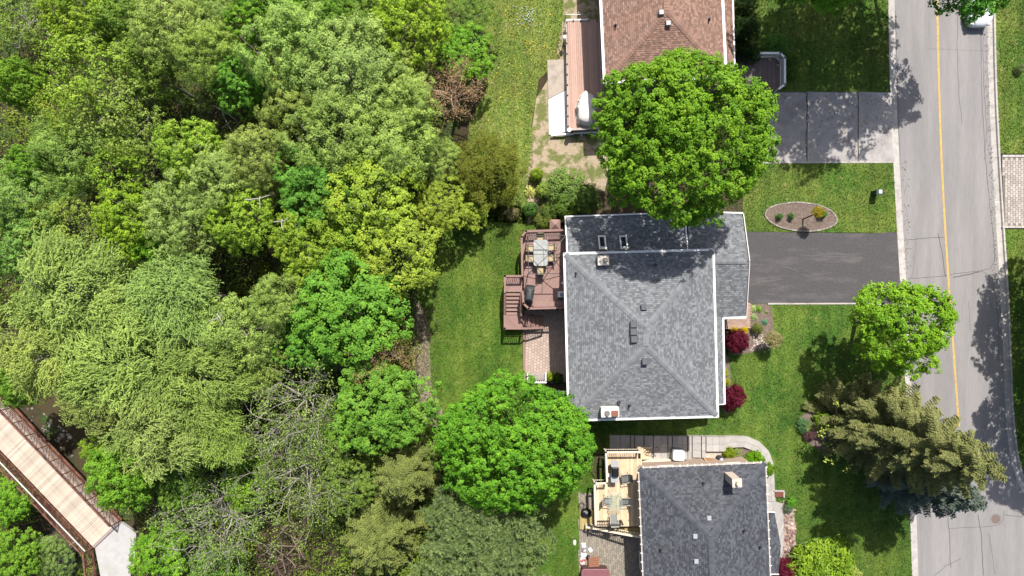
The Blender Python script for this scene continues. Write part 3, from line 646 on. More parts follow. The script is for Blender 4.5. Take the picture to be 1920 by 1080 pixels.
# skylights on the back wing
for px in (1129, 1169):
    n_ = (wing[1] - wing[0]).cross(wing[2] - wing[0]).normalized(); n_ = n_ if n_.z > 0 else -n_
    ex = (wing[0] - wing[1]).normalized(); up = n_.cross(ex); up = up if up.z > 0 else -up
    z = 3.6
    for _ in range(8): pc = P(px, 455.5, z); z -= (pc - wing[0]).dot(n_) / n_.z
    pc = P(px, 455.5, z)
    def S(u, v, h): return pc + ex * u + up * v + n_ * h
    fr = MB()
    for (u0, v0, u1, v1) in ((-0.32, -0.6, 0.32, -0.6), (-0.32, 0.6, 0.32, 0.6)): fr.bar(S(u0, v0, 0.06), S(u1, v1, 0.06), 0.1, 0.16, n_)
    for u in (-0.3, 0.3): fr.bar(S(u, -0.55, 0.06), S(u, 0.55, 0.06), 0.09, 0.155, n_)
    sk_ = fr.build('skylight', mat('skylight_frame', (0.12, 0.1, 0.09), 0.5, 0.1, 6, spec=0.4), HCM)
    bl = MB(); bl.poly([S(-0.255, -0.55, 0.03), S(0.255, -0.55, 0.03), S(0.255, 0.55, 0.03), S(-0.255, 0.55, 0.03)])
    bl.build('shaft', mat('skylight_shaft', (0.62, 0.64, 0.66), 0.7, 0.05, 3), sk_)
    gl = MB(); gl.poly([S(-0.15, -0.42, 0.05), S(0.15, -0.42, 0.05), S(0.15, 0.3, 0.05), S(-0.15, 0.3, 0.05)]); gl.build('pane', M_GLASS, sk_)
    wf = MB()
    for u in (-0.215, 0.215): wf.bar(S(u, -0.54, 0.09), S(u, 0.54, 0.09), 0.09, 0.1, n_)
    wf.bar(S(-0.17, -0.47, 0.09), S(0.17, -0.47, 0.09), 0.1, 0.1, n_); wf.build('sash', M_WHITE, sk_)
# windows and doors
ca = loc2(hc['c'], hc['rot'], -hc['a'] + 0.5, 0); wx = -hc['a'] + 0.5
nW = Vector(loc2((0, 0), hc['rot'], -1, 0)); nE = -nW; nS = Vector(loc2((0, 0), hc['rot'], 0, -1)); nN = -nS
for y0, y1, z0, z1 in ((1.5, 3.3, 1.75, 3.75), (-0.6, 0.6, 2.6, 3.7), (-4.4, -2.6, 2.4, 3.8), (-3.8, -1.9, 0.2, 2.0), (0.1, 1.3, 0.2, 1.4)):
    window(HCM, loc2(hc['c'], hc['rot'], wx, y0), loc2(hc['c'], hc['rot'], wx, y1), z0, z1, nW)
for x0, x1 in ((-2, -0.8), (1.5, 2.7)): window(HCM, loc2(hc['c'], hc['rot'], x0, -hc['b'] + 0.5), loc2(hc['c'], hc['rot'], x1, -hc['b'] + 0.5), 2.8, 3.9, nS)
for y0, y1 in ((-4.6, -3.2), (-2.2, -0.8)): window(HCM, loc2(hc['c'], hc['rot'], hc['a'] - 0.5, y0), loc2(hc['c'], hc['rot'], hc['a'] - 0.5, y1), 0.9, 2.3, nE)
# ---------------- the south house
rS = R(2.4); ZES = 3.9; aS = (1435 - 1198) / 2 / PPM * (HC - ZES) / HC; bS = 6.6
nw = Vector(P2(1198, 878, ZES)); cS = loc2(nw, rS, aS, -bS)
HS, hs = hip_house('house', 'house with dark slate-grey hip roof beside the pale wooden deck', cS, aS, bS, rS, ZES, 0.34, M_SH_DARK, M_BRICK, 12, over=0.42, gut=0.075, gm=mat('tan_gutter', (0.5, 0.45, 0.4), 0.6, 0.06, 4))
for q in ((1329, 971), (1303, 1005), (1305, 1052)): box_vent(hs, HS, *q, s=0.32, m=M_VENTP, hgt=0.14)
for q in ((1238, 1029), (1318, 905), (1394, 994), (1424, 1024)): pipe_vent(hs, HS, *q, hgt=0.35, r=0.055)
p = roof_at(hs, 1362, 889); ch = chimney(HS, (p.x + 0.15, p.y - 0.1), 0.56, 0.5, p.z - 0.7, p.z + 1.7, rS, M_BRICKP)
MB().tube([(p.x + 0.15, p.y - 0.1, p.z + 1.78), (p.x + 0.15, p.y - 0.1, p.z + 2.05)], 0.12, 12).build('flue', mat('flue_tile', (0.5, 0.42, 0.3), 0.6, 0.15, 6), HS)
# porch roof on its street side
pts = [(1452, 960, 2.7), (1464, 1024, 2.7), (1459, 1076, 2.7)]
ins = [P(1438, 959, 3.2), P(1445, 1076, 3.2)]
mb = MB(); a, b, c__ = [P(*q) for q in pts]
mb.v = [tuple(v) for v in (a, b, c__, ins[1], ins[0])] + [(v.x, v.y, v.z - 0.2) for v in (a, b, c__, ins[1], ins[0])]; mb.t = [0.5] * 10
mb.f = [(4, 0, 1), (4, 1, 3), (3, 1, 2)] + [(j, 5 + j, 5 + (j + 1) % 5, (j + 1) % 5) for j in range(5)] + [(9, 8, 7, 6, 5)]
mb.build('porch_roof', M_DECKING, HS)
sm = MB(); shingles(sm, [a + Vector((0, 0, .01)), b + Vector((0, 0, .01)), ins[0] + Vector((0, 0, .01))], rnd=rw); shingles(sm, [b + Vector((0, 0, .012)), c__ + Vector((0, 0, .012)), ins[1] + Vector((0, 0, .012))], rnd=rw)
shingles(sm, [b + Vector((0, 0, .012)), ins[1] + Vector((0, 0, .012)), ins[0] + Vector((0, 0, .012))], rnd=rw)
tag(sm.build('shingles', M_SH_DARK, HS), kind='stuff')
trim(HS, ins[0] + Vector((0, 0, 0.02)), a + Vector((0, 0, 0.02)), 0.06, 0.14); trim(HS, ins[1] + Vector((0, 0, 0.02)), c__ + Vector((0, 0, 0.02)), 0.06, 0.14)
# gutter brackets along the eaves
mb_me = MB().box(0, 0, -0.03, 0.05, 0.22, 0.02).mesh('bracket', M_WHITE)
for k in range(17): q = loc2(hs['c'], rS, -aS + 0.3 + k * 0.51, bS + 0.03); link('gutter_bracket', mb_me, HS, (*q, ZES), (0, 0, rS))
for k in range(13):
    q = loc2(hs['c'], rS, -aS - 0.03, bS - 0.3 - k * 0.62); link('gutter_bracket', mb_me, HS, (*q, ZES), (0, 0, rS + R(90)))
    q = loc2(hs['c'], rS, aS + 0.03, bS - 0.3 - k * 0.62); link('gutter_bracket', mb_me, HS, (*q, ZES), (0, 0, rS + R(90)))
sW = Vector(loc2((0, 0), rS, -1, 0)); sN = Vector(loc2((0, 0), rS, 0, 1)); sE = -sW
for y0, y1, z0, z1 in ((5.2, 3.4, 1.75, 3.5), (1.6, 0.4, 2.2, 3.3), (-0.5, -1.7, 0.4, 2.1)): window(HS, loc2(cS, rS, -aS + 0.42, y0), loc2(cS, rS, -aS + 0.42, y1), z0, z1, sW)
for x0, x1 in ((-2.6, -1.6), (2.2, 3.2)): window(HS, loc2(cS, rS, x0, bS - 0.42), loc2(cS, rS, x1, bS - 0.42), 2.1, 3.2, sN)
for y0, y1 in ((5.0, 3.6), (0.5, -0.9)): window(HS, loc2(cS, rS, aS - 0.42, y0), loc2(cS, rS, aS - 0.42, y1), 1.0, 2.4, sE)
mb = MB(); q = P(1195, 1015, 2.5); mb.tube([(*loc2(cS, rS, -aS + 0.34, 2.6), 3.7), (*loc2(cS, rS, -aS + 0.34, 2.6), 0.2)], 0.05, 8); mb.build('downspout', M_WHITE, HS)
# ---------------- the north house
rN = R(2.6); aN = (1355 - 1131) / 2 / PPM * (HC - ZE) / HC; bN = 6.5
sw = Vector(P2(1135.5, 152, ZE)); cN = loc2(sw, rN, aN, bN)
HN, hn = hip_house('house', 'house with reddish-brown shingle hip roof under the largest maple', cN, aN, bN, rN, ZE, 0.335, M_SH_BROWN, M_BRICKR, 13, gut=0.17)
for q in ((1239, 25), (1252, 45)): box_vent(hn, HN, *q, s=0.36, m=M_VENTG, hgt=0.24)
for q in ((1154, 48), (1329, 37)): pipe_vent(hn, HN, *q, hgt=0.4, r=0.055)
slab_roof(HN, [(1377, 160, 3.1), (1371, -80, 3.1), (1325, -80, 4.0), (1332, 160, 4.0)], M_SH_BROWN)
trim(HN, P(1371.5, -80, 3.05), P(1378, 160, 3.05), 0.1, 0.16, name='gutter')
MB().prism([P2(1330, 150, 3), P2(1362, 150, 3), P2(1358, -70, 3), P2(1330, -70, 3)], -0.3, 3.0).build('wall', M_BRICKR, HN)
nWn = Vector(loc2((0, 0), rN, -1, 0))
for y0, y1, z0, z1 in ((-1.2, 0.2, 3.2, 4.6), (-5.0, -3.4, 0.5, 2.4), (2.0, 3.4, 0.9, 2.2), (-3.0, -1.8, 3.3, 4.5)): window(HN, loc2(cN, rN, -aN + 0.5, y0), loc2(cN, rN, -aN + 0.5, y1), z0, z1, nWn)
# ================================================================ DECKS, PATIOS, FURNITURE
def clip_line(poly, o, d):
    """intervals of the line o + s d inside a polygon"""
    ss = []
    for a, b in zip(poly, poly[1:] + poly[:1]):
        ex, ey = b[0] - a[0], b[1] - a[1]; den = d[0] * ey - d[1] * ex
        if abs(den) < 1e-9: continue
        s = ((a[0] - o[0]) * ey - (a[1] - o[1]) * ex) / den; u = ((a[0] - o[0]) * d[1] - (a[1] - o[1]) * d[0]) / den
        if 0 <= u < 1: ss.append(s)
    ss.sort(); return [(ss[i], ss[i + 1]) for i in range(0, len(ss) - 1, 2)]
def boards(root, poly, ang, wd, gap, z, m, seed=1, th=0.03, name='board'):
    """deck boards laid at an angle, each cut to the outline"""
    rk = random.Random(seed); d = (math.cos(ang), math.sin(ang)); n_ = (-d[1], d[0])
    pr = [p[0] * n_[0] + p[1] * n_[1] for p in poly]; q = min(pr); 
    while q + wd * 0.6 < max(pr):
        qa, qb = q + gap / 2, min(q + wd - gap / 2, max(pr) - 1e-3)
        A = clip_line(poly, (n_[0] * (qa + 1e-4), n_[1] * (qa + 1e-4)), d); B = clip_line(poly, (n_[0] * qb, n_[1] * qb), d)
        t = rk.random()
        for (a0, a1), (b0, b1) in zip(A, B):
            pa = (n_[0] * qa, n_[1] * qa); pb = (n_[0] * qb, n_[1] * qb)
            MB().prism([(pa[0] + d[0] * a0, pa[1] + d[1] * a0), (pa[0] + d[0] * a1, pa[1] + d[1] * a1), (pb[0] + d[0] * b1, pb[1] + d[1] * b1), (pb[0] + d[0] * b0, pb[1] + d[1] * b0)], z - th, z, t).build(name, m, root)
        q += wd
def railing(root, pts, z, h, m, capw=0.14, step=0.14, bal=0.035, posts=True, name='rail', bm=None, post_at=None):
    """cap rail, bottom rail, posts and single balusters along a polyline of 3d-ish points (x,y[,z])"""
    pts = [Vector((p[0], p[1], p[2] if len(p) > 2 else z)) for p in pts]
    bme = MB().box(0, 0, 0.08, bal, bal, h - 0.03).mesh('baluster', bm or m); pme = MB().box(0, 0, -0.02, 0.1, 0.1, h - 0.02).mesh('post', m)
    for a, b in zip(pts, pts[1:]):
        u = Vector((0, 0, 1)); d = (b - a); dn = d.normalized()
        MB().bar(a + u * h - dn * capw * 0.45, b + u * h + dn * capw * 0.45, capw, 0.04).build('cap_rail', m, root)
        MB().bar(a + u * 0.1, b + u * 0.1, 0.04, 0.08).build('bottom_rail', m, root)
        n = max(1, int(d.length / step)); rz = math.atan2(d.y, d.x)
        for k in range(n): link('baluster', bme, root, a + d * ((k + 0.5) / n), (0, 0, rz))
        if posts:
            np_ = max(1, int(d.length / 1.7))
            for k in range(np_ + 1): link('post', pme, root, a + d * (k / np_), (0, 0, rz))
M_REDW = mat('red_brown_stain', (0.27, 0.17, 0.148), 0.75, 0.12, 4, attr=0.1, stretch=(3, 3, 3), spec=0.3)
M_REDD = mat('red_brown_stain_rail', (0.25, 0.15, 0.13), 0.75, 0.12, 4, spec=0.3)
# ---------------- deck of the middle house
ZD = 1.9
dk = thing('deck', 'red-brown wooden deck with stairs behind the mid-grey roofed house', 'deck', P(1020, 500, 0))
outl = [P2(*q, ZD) for q in ((978.5, 446), (988, 433.5), (1064, 432), (1064, 578), (992, 578), (982, 568), (981, 500))]
boards(dk, outl, R(52), 0.145, 0.012, ZD, M_REDW, 3)
fr = MB().prism([(x, y) for x, y in outl], ZD - 0.26, ZD - 0.035); fr.build('frame', M_REDD, dk)
hz = ZD + 0.95
rl = [P(1062, 431, hz), P(986.5, 433.5, hz), P(978, 444, hz), P(979.5, 516, hz)]
railing(dk, [(p.x, p.y) for p in rl], ZD, 0.95, M_REDD, step=0.12)
rl = [P(979.8, 547, hz), P(981.5, 569, hz), P(991.5, 578.5, hz), P(1061, 577, hz)]
railing(dk, [(p.x, p.y) for p in rl], ZD, 0.95, M_REDD, step=0.12)
for q in ((985, 440), (985, 572), (1055, 440), (1055, 574), (985, 505)): p = P(*q, ZD); MB().box(p.x, p.y, -0.2, 0.14, 0.14, ZD - 0.26).build('support_post', M_REDD, dk)
# bench along its south rail
a, b = P2(1000, 574, ZD + 0.45), P2(1058, 573, ZD + 0.45)
bo = thing('bench', 'long low red-brown bench along the railing at the grill end', 'bench', (a[0], a[1], ZD))
for k in range(3): MB().bar((a[0], a[1] + 0.13 * k, ZD + 0.42), (b[0], b[1] + 0.13 * k, ZD + 0.42), 0.12, 0.035).build('slat', M_REDW, bo)
for x in (a[0] + 0.15, (a[0] + b[0]) / 2, b[0] - 0.15): MB().box(x, a[1] + 0.13, ZD, 0.08, 0.3, ZD + 0.4).build('leg', M_REDD, bo)
# stairs: upper landing, flight south, lower landing, flight east
z1 = ZD; z2 = 0.95
st = dk
l1 = [P2(*q, z1) for q in ((947, 518), (979, 518), (979, 547), (947, 547))]; boards(st, l1, R(52), 0.145, 0.012, z1, M_REDW, 5)
MB().prism(l1, z1 - 0.22, z1 - 0.035).build('landing_frame', M_REDD, st)
for k in range(6):
    zz = z1 - 0.16 * (k + 1); y0 = 548 + k * 7.2; q = [P2(949, y0, zz), P2(975, y0, zz), P2(975, y0 + 6.2, zz), P2(949, y0 + 6.2, zz)]
    MB().prism(q, zz - 0.04, zz, 0.3 + 0.1 * k).build('tread', M_REDW, st)
l2 = [P2(*q, z2) for q in ((946, 591), (980, 591), (980, 615), (946, 615))]; boards(st, l2, R(-45), 0.145, 0.012, z2 - 0.02, M_REDW, 6)
MB().prism(l2, z2 - 0.24, z2 - 0.056).build('landing_frame', M_REDD, st)
for k in range(5):
    zz = z2 - 0.02 - 0.155 * (k + 1); x0 = 981 + k * 7.6; q = [P2(x0, 592, zz), P2(x0 + 6.6, 592, zz), P2(x0 + 6.6, 614, zz), P2(x0, 614, zz)]
    MB().prism(q, zz - 0.04, zz, 0.2 + 0.1 * k).build('tread', M_REDW, st)
for (q0, q1) in (((947.5, 548, z1), (947.5, 591, z2)), ((976, 548, z1), (976, 591, z2))): MB().bar(P(*q0) + Vector((0, 0, -0.15)), P(*q1) + Vector((0, 0, -0.15)), 0.05, 0.28).build('stringer', M_REDD, st)
for yy in (593, 613.5): MB().bar(P(980, yy, z2) + Vector((0, 0, -0.18)), P(1018, yy, 0.12), 0.05, 0.26).build('stringer', M_REDD, st)
q = lambda x, y, z: (P(x, y, z).x, P(x, y, z).y, z)
railing(st, [q(978, 518, z1), q(947, 518, z1), q(947, 547, z1)], z1, 0.9, M_REDD, step=0.13)
railing(st, [q(947, 548, z1 - 0.05), q(946.5, 590, z2)], z2, 0.9, M_REDD, step=0.13)
railing(st, [q(977, 549, z1 - 0.05), q(977, 590, z2)], z2, 0.9, M_REDD, step=0.13)
railing(st, [q(946.5, 590, z2), q(946.5, 614.5, z2), q(979, 614.5, z2), q(1018, 613.5, 0.15)], z2, 0.9, M_REDD, step=0.13)
for e in ((948, 519), (948, 546), (948, 613), (978, 613)): p = P(*e, 1.0); MB().box(p.x, p.y, -0.2, 0.12, 0.12, 0.75 if e[1] > 590 else 1.6).build('support_post', M_REDD, st)
# gazebo frame without its canopy
zt = ZD + 2.1; zh = zt + 0.5
gz_ = thing('gazebo_frame', 'thin dark metal gazebo frame without canopy over the dining table', 'gazebo frame', P(1024, 480, ZD))
co = [P(990, 441.5, zt), P(1061, 441.5, zt), P(1061, 513, zt), P(991, 513, zt)]; hub = P(1030, 476.5, zh)
for p in co: MB().bar((p.x, p.y, ZD), p, 0.06).build('post', M_DARK, gz_)
for a, b in zip(co, co[1:] + co[:1]):
    MB().bar(a, b, 0.045).build('beam', M_DARK, gz_); MB().bar(a, hub, 0.035).build('rib', M_DARK, gz_); MB().bar((a + b) / 2, hub, 0.03).build('rib', M_DARK, gz_)
    u = (b - a).normalized() * 0.5; MB().bar(a + u, a - Vector((0, 0, 0.5)), 0.025).build('brace', M_DARK, gz_); MB().bar(b - u, b - Vector((0, 0, 0.5)), 0.025).build('brace', M_DARK, gz_)
MB().dome(hub, 0.09, 0.09, 0.12, 10, 4).build('hub', M_DARK, gz_)
# dining table and chairs
def rrect(cx, cy, a, b, r, rot=0, n=5):
    out = []
    for (sx, sy, a0) in ((1, 1, 0), (-1, 1, 90), (-1, -1, 180), (1, -1, 270)):
        for k in range(n + 1):
            an = R(a0 + 90 * k / n); x = sx * (a - r) + r * math.cos(an); y = sy * (b - r) + r * math.sin(an); out.append(loc2((cx, cy), rot, x, y))
    return out
p = P(1013.7, 474, ZD + 0.74)
tb = thing('dining_table', 'pale rectangular dining table with rounded corners under the metal frame', 'table', (p.x, p.y, ZD))
MB().prism(rrect(p.x, p.y, 0.5, 0.93, 0.16), ZD + 0.70, ZD + 0.74).build('table_top', mat('frosted_table_glass', (0.32, 0.33, 0.32), 0.25, 0.12, 3, spec=0.5, col2=(0.36, 0.37, 0.36), c2=(0.5, 0.65), c2scale=3), tb)
for sx, sy in ((-1, -1), (1, -1), (1, 1), (-1, 1)): MB().bar((p.x + sx * 0.42, p.y + sy * 0.8, ZD), (p.x + sx * 0.38, p.y + sy * 0.78, ZD + 0.70), 0.05).build('leg', M_DARK, tb)
for sy in (-1, 1): MB().bar((p.x - 0.42, p.y + sy * 0.7, ZD + 0.685), (p.x + 0.42, p.y + sy * 0.7, ZD + 0.685), 0.04, 0.03).build('apron', M_DARK, tb)
M_CUSH = mat('beige_cushion', (0.42, 0.34, 0.215), 0.95, 0.12, 9, bump=0.3, bscale=60)
def chair(label, loc, rz, fm, cm, group, name='patio_chair', sling=False, w_=0.5):
    """sits facing local +y; parts in local coordinates"""
    t = thing(name, label, 'chair', loc, group); t.rotation_euler = (0, 0, rz)
    def part(nm, mb, m, par=t): o = mb.build(nm, m); o.parent = par; return o
    h = w_ / 2
    if sling:
        part('seat', MB().bar((0, -0.22, 0.42), (0, 0.26, 0.45), w_ - 0.08, 0.03), cm); part('backrest', MB().bar((0, -0.24, 0.44), (0, -0.48, 0.95), w_ - 0.08, 0.03, (0, 1, 0)), cm)
    else:
        s = MB(); s.dome((0, 0.0, 0.44), w_ * 0.46, 0.24, 0.07, 16, 4, pw=0.45); part('seat_cushion', s, cm)
        s = MB(); s.bar((0, -0.25, 0.5), (0, -0.34, 0.92), w_ * 0.86, 0.08, (0, 1, 0)); part('back_cushion', s, cm)
        part('seat', MB().box(0, 0, 0.40, w_, 0.48, 0.435), fm)
    for s in (-1, 1):
        part('leg', MB().bar((s * h, 0.24, 0), (s * h, 0.22, 0.64), 0.03), fm); part('leg', MB().bar((s * h, -0.34, 0), (s * h, -0.24, 0.46), 0.03), fm)
        part('arm', MB().bar((s * h, 0.25, 0.65), (s * h, -0.34, 0.65), 0.045, 0.025), fm); part('back_frame', MB().bar((s * (h - 0.02), -0.24, 0.44), (s * (h - 0.02), -0.48 if sling else -0.38, 0.96), 0.03, up=(0, 1, 0)), fm)
    part('top_bar', MB().bar((-h, -0.48 if sling else -0.38, 0.96), (h, -0.48 if sling else -0.38, 0.96), 0.03), fm)
    return t
for (px, py, rz, lab) in ((995, 466, -90, 'cushioned chair on the lawn side of the dining table, farther from the grill'), (995, 485, -92, 'cushioned chair on the lawn side of the dining table, nearer the grill'),
                      (1032.5, 464, 90, 'cushioned chair on the house side of the dining table, farther from the grill'), (1032, 484, 94, 'cushioned chair on the house side of the dining table, nearer the grill'),
                      (1013.5, 505, 0, 'beige cushioned chair at the table end facing away from the grill'), (1013, 446, 180, 'cushioned chair at the table end by the upper railing')):
    p = P(px, py, ZD + 0.5); chair(lab, (p.x, p.y, ZD), R(rz), M_DARK, M_CUSH, 'chairs round the dining table on the red-brown deck')
# covered grill
p = P(993, 552, ZD + 0.9)
gr = thing('grill', 'barbecue under a dark grey fitted cover on the red-brown deck', 'grill', (p.x, p.y, ZD))
rot = R(-8); m_ = mat('grill_cover', (0.045, 0.052, 0.055), 0.6, 0.15, 6, bump=0.4, bscale=8, spec=0.4)
mb = MB(); lv = ((0.0, 0.3, 0.66), (0.55, 0.31, 0.68), (0.8, 0.3, 0.66), (0.98, 0.26, 0.45), (1.12, 0.17, 0.38), (1.16, 0.06, 0.3)); i0 = 0
rings = [[(*q, ZD + z) for q in rrect(p.x, p.y, a, b, min(a, b) * 0.35, rot, 4)] for z, a, b in lv]
for rg in rings: mb.v += rg; mb.t += [0.5] * len(rg)
n = len(rings[0])
for k in range(len(rings) - 1): mb.f += [(k * n + j, k * n + (j + 1) % n, (k + 1) * n + (j + 1) % n, (k + 1) * n + j) for j in range(n)]
mb.f.append(tuple(range((len(rings) - 1) * n, len(rings) * n))); mb.build('cover', m_, gr, smooth=True)
q = loc2((p.x, p.y), rot, 0.23, -0.35); MB().box(*q, ZD + 0.85, 0.1, 0.12, ZD + 0.93, rot).build('strap', M_OFFW, gr)
for sx, sy in ((-0.2, -0.5), (0.2, -0.5), (-0.2, 0.5), (0.2, 0.5)): q = loc2((p.x, p.y), rot, sx, sy); MB().box(*q, ZD, 0.07, 0.07, ZD + 0.06, rot).build('wheel', M_DARK, gr)
p = P(1053, 552, ZD + 0.8); wb = thing('wall_cabinet', 'small white box against the house wall beside the bench', 'box', (p.x, p.y, ZD))
MB().box(p.x, p.y, ZD, 0.5, 0.42, ZD + 0.62).build('body', M_WHITE, wb, bevel=0.02); MB().box(p.x + 0.02, p.y - 0.02, ZD + 0.623, 0.22, 0.26, ZD + 0.66).build('lid_panel', M_GREYM, wb)
for k in range(3): MB().box(p.x - 0.256, p.y, ZD + 0.15 + 0.15 * k, 0.012, 0.34, ZD + 0.22 + 0.15 * k).build('vent_slot', M_GREYM, wb)
p = P(1055, 531, ZD + 1.9); lp = thing('wall_lamp', 'small round white lamp on the house wall above the deck', 'lamp', (p.x, p.y, ZD + 1.7))
MB().dome((p.x, p.y, ZD + 1.9), 0.09, 0.09, 0.12, 12, 6, full=True).build('globe', M_WHITE, lp, True); MB().bar((p.x, p.y, ZD + 1.78), (p.x + 0.5, p.y, ZD + 1.78), 0.04).build('bracket', M_DARK, lp)
# brick paver patio
pp = [P2(*q) for q in ((984, 582), (1075, 580), (1082, 716), (985, 716))]
pt = thing('patio', None, None, P(1020, 660)); tag(pt, kind='structure')
MB().prism(pp, -0.1, 0.02).build('bed', mat('patio_joint', (0.24, 0.18, 0.15), 0.95, 0.15, 8), pt)
M_PINKP = mat('pink_paver', (0.42, 0.33, 0.28), 0.9, 0.1, 8, attr=0.14, bump=0.3, bscale=40)
tag(paver_field(pp, 0.215, 0.215, 0.01, 0.05, 0.022, 5, R(88)).build('paver', M_PINKP, pt), kind='stuff')
MB().prism([P2(980, 614), P2(984.4, 614), P2(985.4, 716), P2(981, 716)], -0.05, 0.16).build('timber_edging', M_REDD, pt)
HOLES.append([P2(*q) for q in ((980, 578), (1075, 578), (1082, 720), (980, 720))])
# white garden bench
p = P(1006, 707, 0.5); wb = thing('garden_bench', 'white garden bench at the end of the paver patio by the leafy maple', 'bench', (p.x, p.y, 0))
for k in range(5): MB().box(p.x, p.y - 0.16 + 0.105 * k, 0.40, 1.3, 0.07, 0.43).build('seat_slat', mat('weathered_white_slat', (0.34, 0.30, 0.28), 0.8, 0.15, 8), wb)
for s in (-1, 1):
    MB().bar((p.x + s * 0.68, p.y - 0.28, 0.62), (p.x + s * 0.68, p.y + 0.36, 0.62), 0.09, 0.05).build('arm', M_WHITE, wb)
    for yy in (-0.26, 0.3): MB().bar((p.x + s * 0.68, p.y + yy, 0.04), (p.x + s * 0.68, p.y + yy, 0.6), 0.07).build('leg', M_WHITE, wb)
MB().bar((p.x - 0.72, p.y - 0.34, 0.92), (p.x + 0.72, p.y - 0.34, 0.92), 0.1, 0.06).build('back_rail', M_WHITE, wb)
for k in range(9): MB().bar((p.x - 0.56 + 0.14 * k, p.y - 0.27, 0.42), (p.x - 0.56 + 0.14 * k, p.y - 0.34, 0.9), 0.05, 0.02).build('back_slat', M_WHITE, wb)
p = P(1042, 709, 0.4); pl = thing('planter_box', 'dark planter box beside the white garden bench', 'planter', (p.x, p.y, 0))
for (cx, cy, sx, sy) in ((0, 0.24, 1.1, 0.04), (0, -0.24, 1.1, 0.04), (-0.53, 0, 0.04, 0.44), (0.53, 0, 0.04, 0.44)): MB().box(p.x + cx, p.y + cy, 0.04, sx, sy, 0.42).build('side_board', mat('dark_planter', (0.06, 0.045, 0.035), 0.8, 0.2, 8), pl)
MB().box(p.x, p.y, 0.05, 1.0, 0.42, 0.36).build('potting_soil', M_DIRT, pl)

# ---------------- deck of the south house
M_PINE = mat('pale_pine', (0.6, 0.46, 0.3), 0.75, 0.14, 5, attr=0.2, spec=0.3)
M_PINE2 = mat('pine_trim', (0.66, 0.57, 0.44), 0.75, 0.12, 5, spec=0.3)
M_YEL = mat('treated_pine', (0.36, 0.29, 0.12), 0.8, 0.15, 5, attr=0.12)
ZS = 1.5
sd = thing('deck', 'pale pine deck with iron-topped railing beside the dark slate-roofed house', 'deck', P(1160, 920, 0))
so = [P2(*q, ZS) for q in ((1138, 850), (1203, 850), (1209, 987), (1118, 987), (1118, 908), (1138, 908))]
boards(sd, so, R(90), 0.145, 0.014, ZS, M_PINE, 8)
MB().prism(so, ZS - 0.25, ZS - 0.035).build('frame', M_PINE2, sd)
q = lambda x, y, z: (P(x, y, z + 0.95).x, P(x, y, z + 0.95).y, z)
railing(sd, [q(1200, 847.5, ZS), q(1136.5, 848, ZS), q(1138.5, 906, ZS), q(1115, 906.5, ZS), q(1117, 984, ZS)], ZS, 0.95, M_PINE2, 0.13, 0.13, bm=M_DARK)
railing(sd, [q(1117, 984.5, ZS), q(1168, 984, ZS)], ZS, 0.95, M_DARK, 0.05, 0.12, 0.025)
for e in ((1122, 982), (1122, 912), (1142, 855), (1190, 982)): p = P(*e, 1.0); MB().box(p.x, p.y, -0.1, 0.14, 0.14, ZS - 0.25).build('support_post', M_PINE2, sd)
# wide steps going down south-west
for k in range(7):
    zz = ZS - 0.22 * (k + 1); x1 = 1200 - k * 14.5; qq = [P2(x1 - 14.5, 989, zz), P2(x1, 989, zz), P2(x1, 1004 - k * 2.4, zz), P2(x1 - 14.5, 1004 - k * 2.4, zz)]
    MB().prism(qq, zz - 0.05, zz, 0.1 * k).build('tread', M_YEL, sd)
q2 = lambda x, y, z: (P(x, y, z + 0.95).x, P(x, y, z + 0.95).y, z)
railing(sd, [q2(1201, 1008, ZS - 0.1), q2(1100, 989, 0.12)], 0, 0.9, M_PINE2, 0.14, 0.15, bm=M_PINE2)
MB().prism([P2(1087, 958, 0.3), P2(1116, 958, 0.3), P2(1116, 993, 0.3), P2(1087, 993, 0.3)], 0.05, 0.2).build('platform_frame', M_YEL, sd)
boards(sd, [P2(1086, 957, 0.3), P2(1117, 957, 0.3), P2(1117, 993.5, 0.3), P2(1086, 993.5, 0.3)], R(90), 0.145, 0.012, 0.24, M_YEL, 9)
# grill, bucket, chairs, glass table
p = P(1153.5, 885, ZS + 0.95); g2_ = thing('grill', 'stainless barbecue with black lid and grey side shelves on the pine deck', 'grill', (p.x, p.y, ZS))
M_SS = mat('brushed_steel', (0.42, 0.44, 0.45), 0.35, 0.1, 6, metal=0.3, spec=0.5)
MB().box(p.x, p.y, ZS + 0.1, 0.5, 0.62, ZS + 0.78, R(3)).build('cabinet', M_DARK, g2_)
hd = MB(); prof = [(-0.27, 0.80), (-0.27, 0.93), (-0.17, 1.1), (0.0, 1.16), (0.17, 1.1), (0.27, 0.93), (0.27, 0.80)]
for s in (-0.31, 0.31):
    for x, z in prof: hd.v.append((p.x + x, p.y + s, ZS + z)); hd.t.append(0.5)
hd.f = [(k, k + 1, k + 8, k + 7) for k in range(6)] + [(6, 5, 4, 3, 2, 1, 0), tuple(range(7, 14)), (0, 7, 13, 6)]
hd.build('lid', mat('black_enamel', (0.012, 0.012, 0.013), 0.2, 0.05, 3, spec=0.6), g2_)
for s in (-1, 1): MB().prism(rrect(p.x - 0.02, p.y + s * 0.56, 0.27, 0.22, 0.08), ZS + 0.80, ZS + 0.85).build('side_shelf', M_SS, g2_); 
MB().tube([(p.x + 0.33, p.y - 0.22, ZS + 0.95), (p.x + 0.33, p.y + 0.22, ZS + 0.95)], 0.02, 8).build('handle', M_SS, g2_)
for sx, sy in ((-0.22, -0.28), (0.22, -0.28), (-0.22, 0.28), (0.22, 0.28)): MB().tube([(p.x + sx, p.y + sy - 0.03, ZS + 0.06), (p.x + sx, p.y + sy + 0.03, ZS + 0.06)], 0.06, 10).build('wheel', M_DARK, g2_)
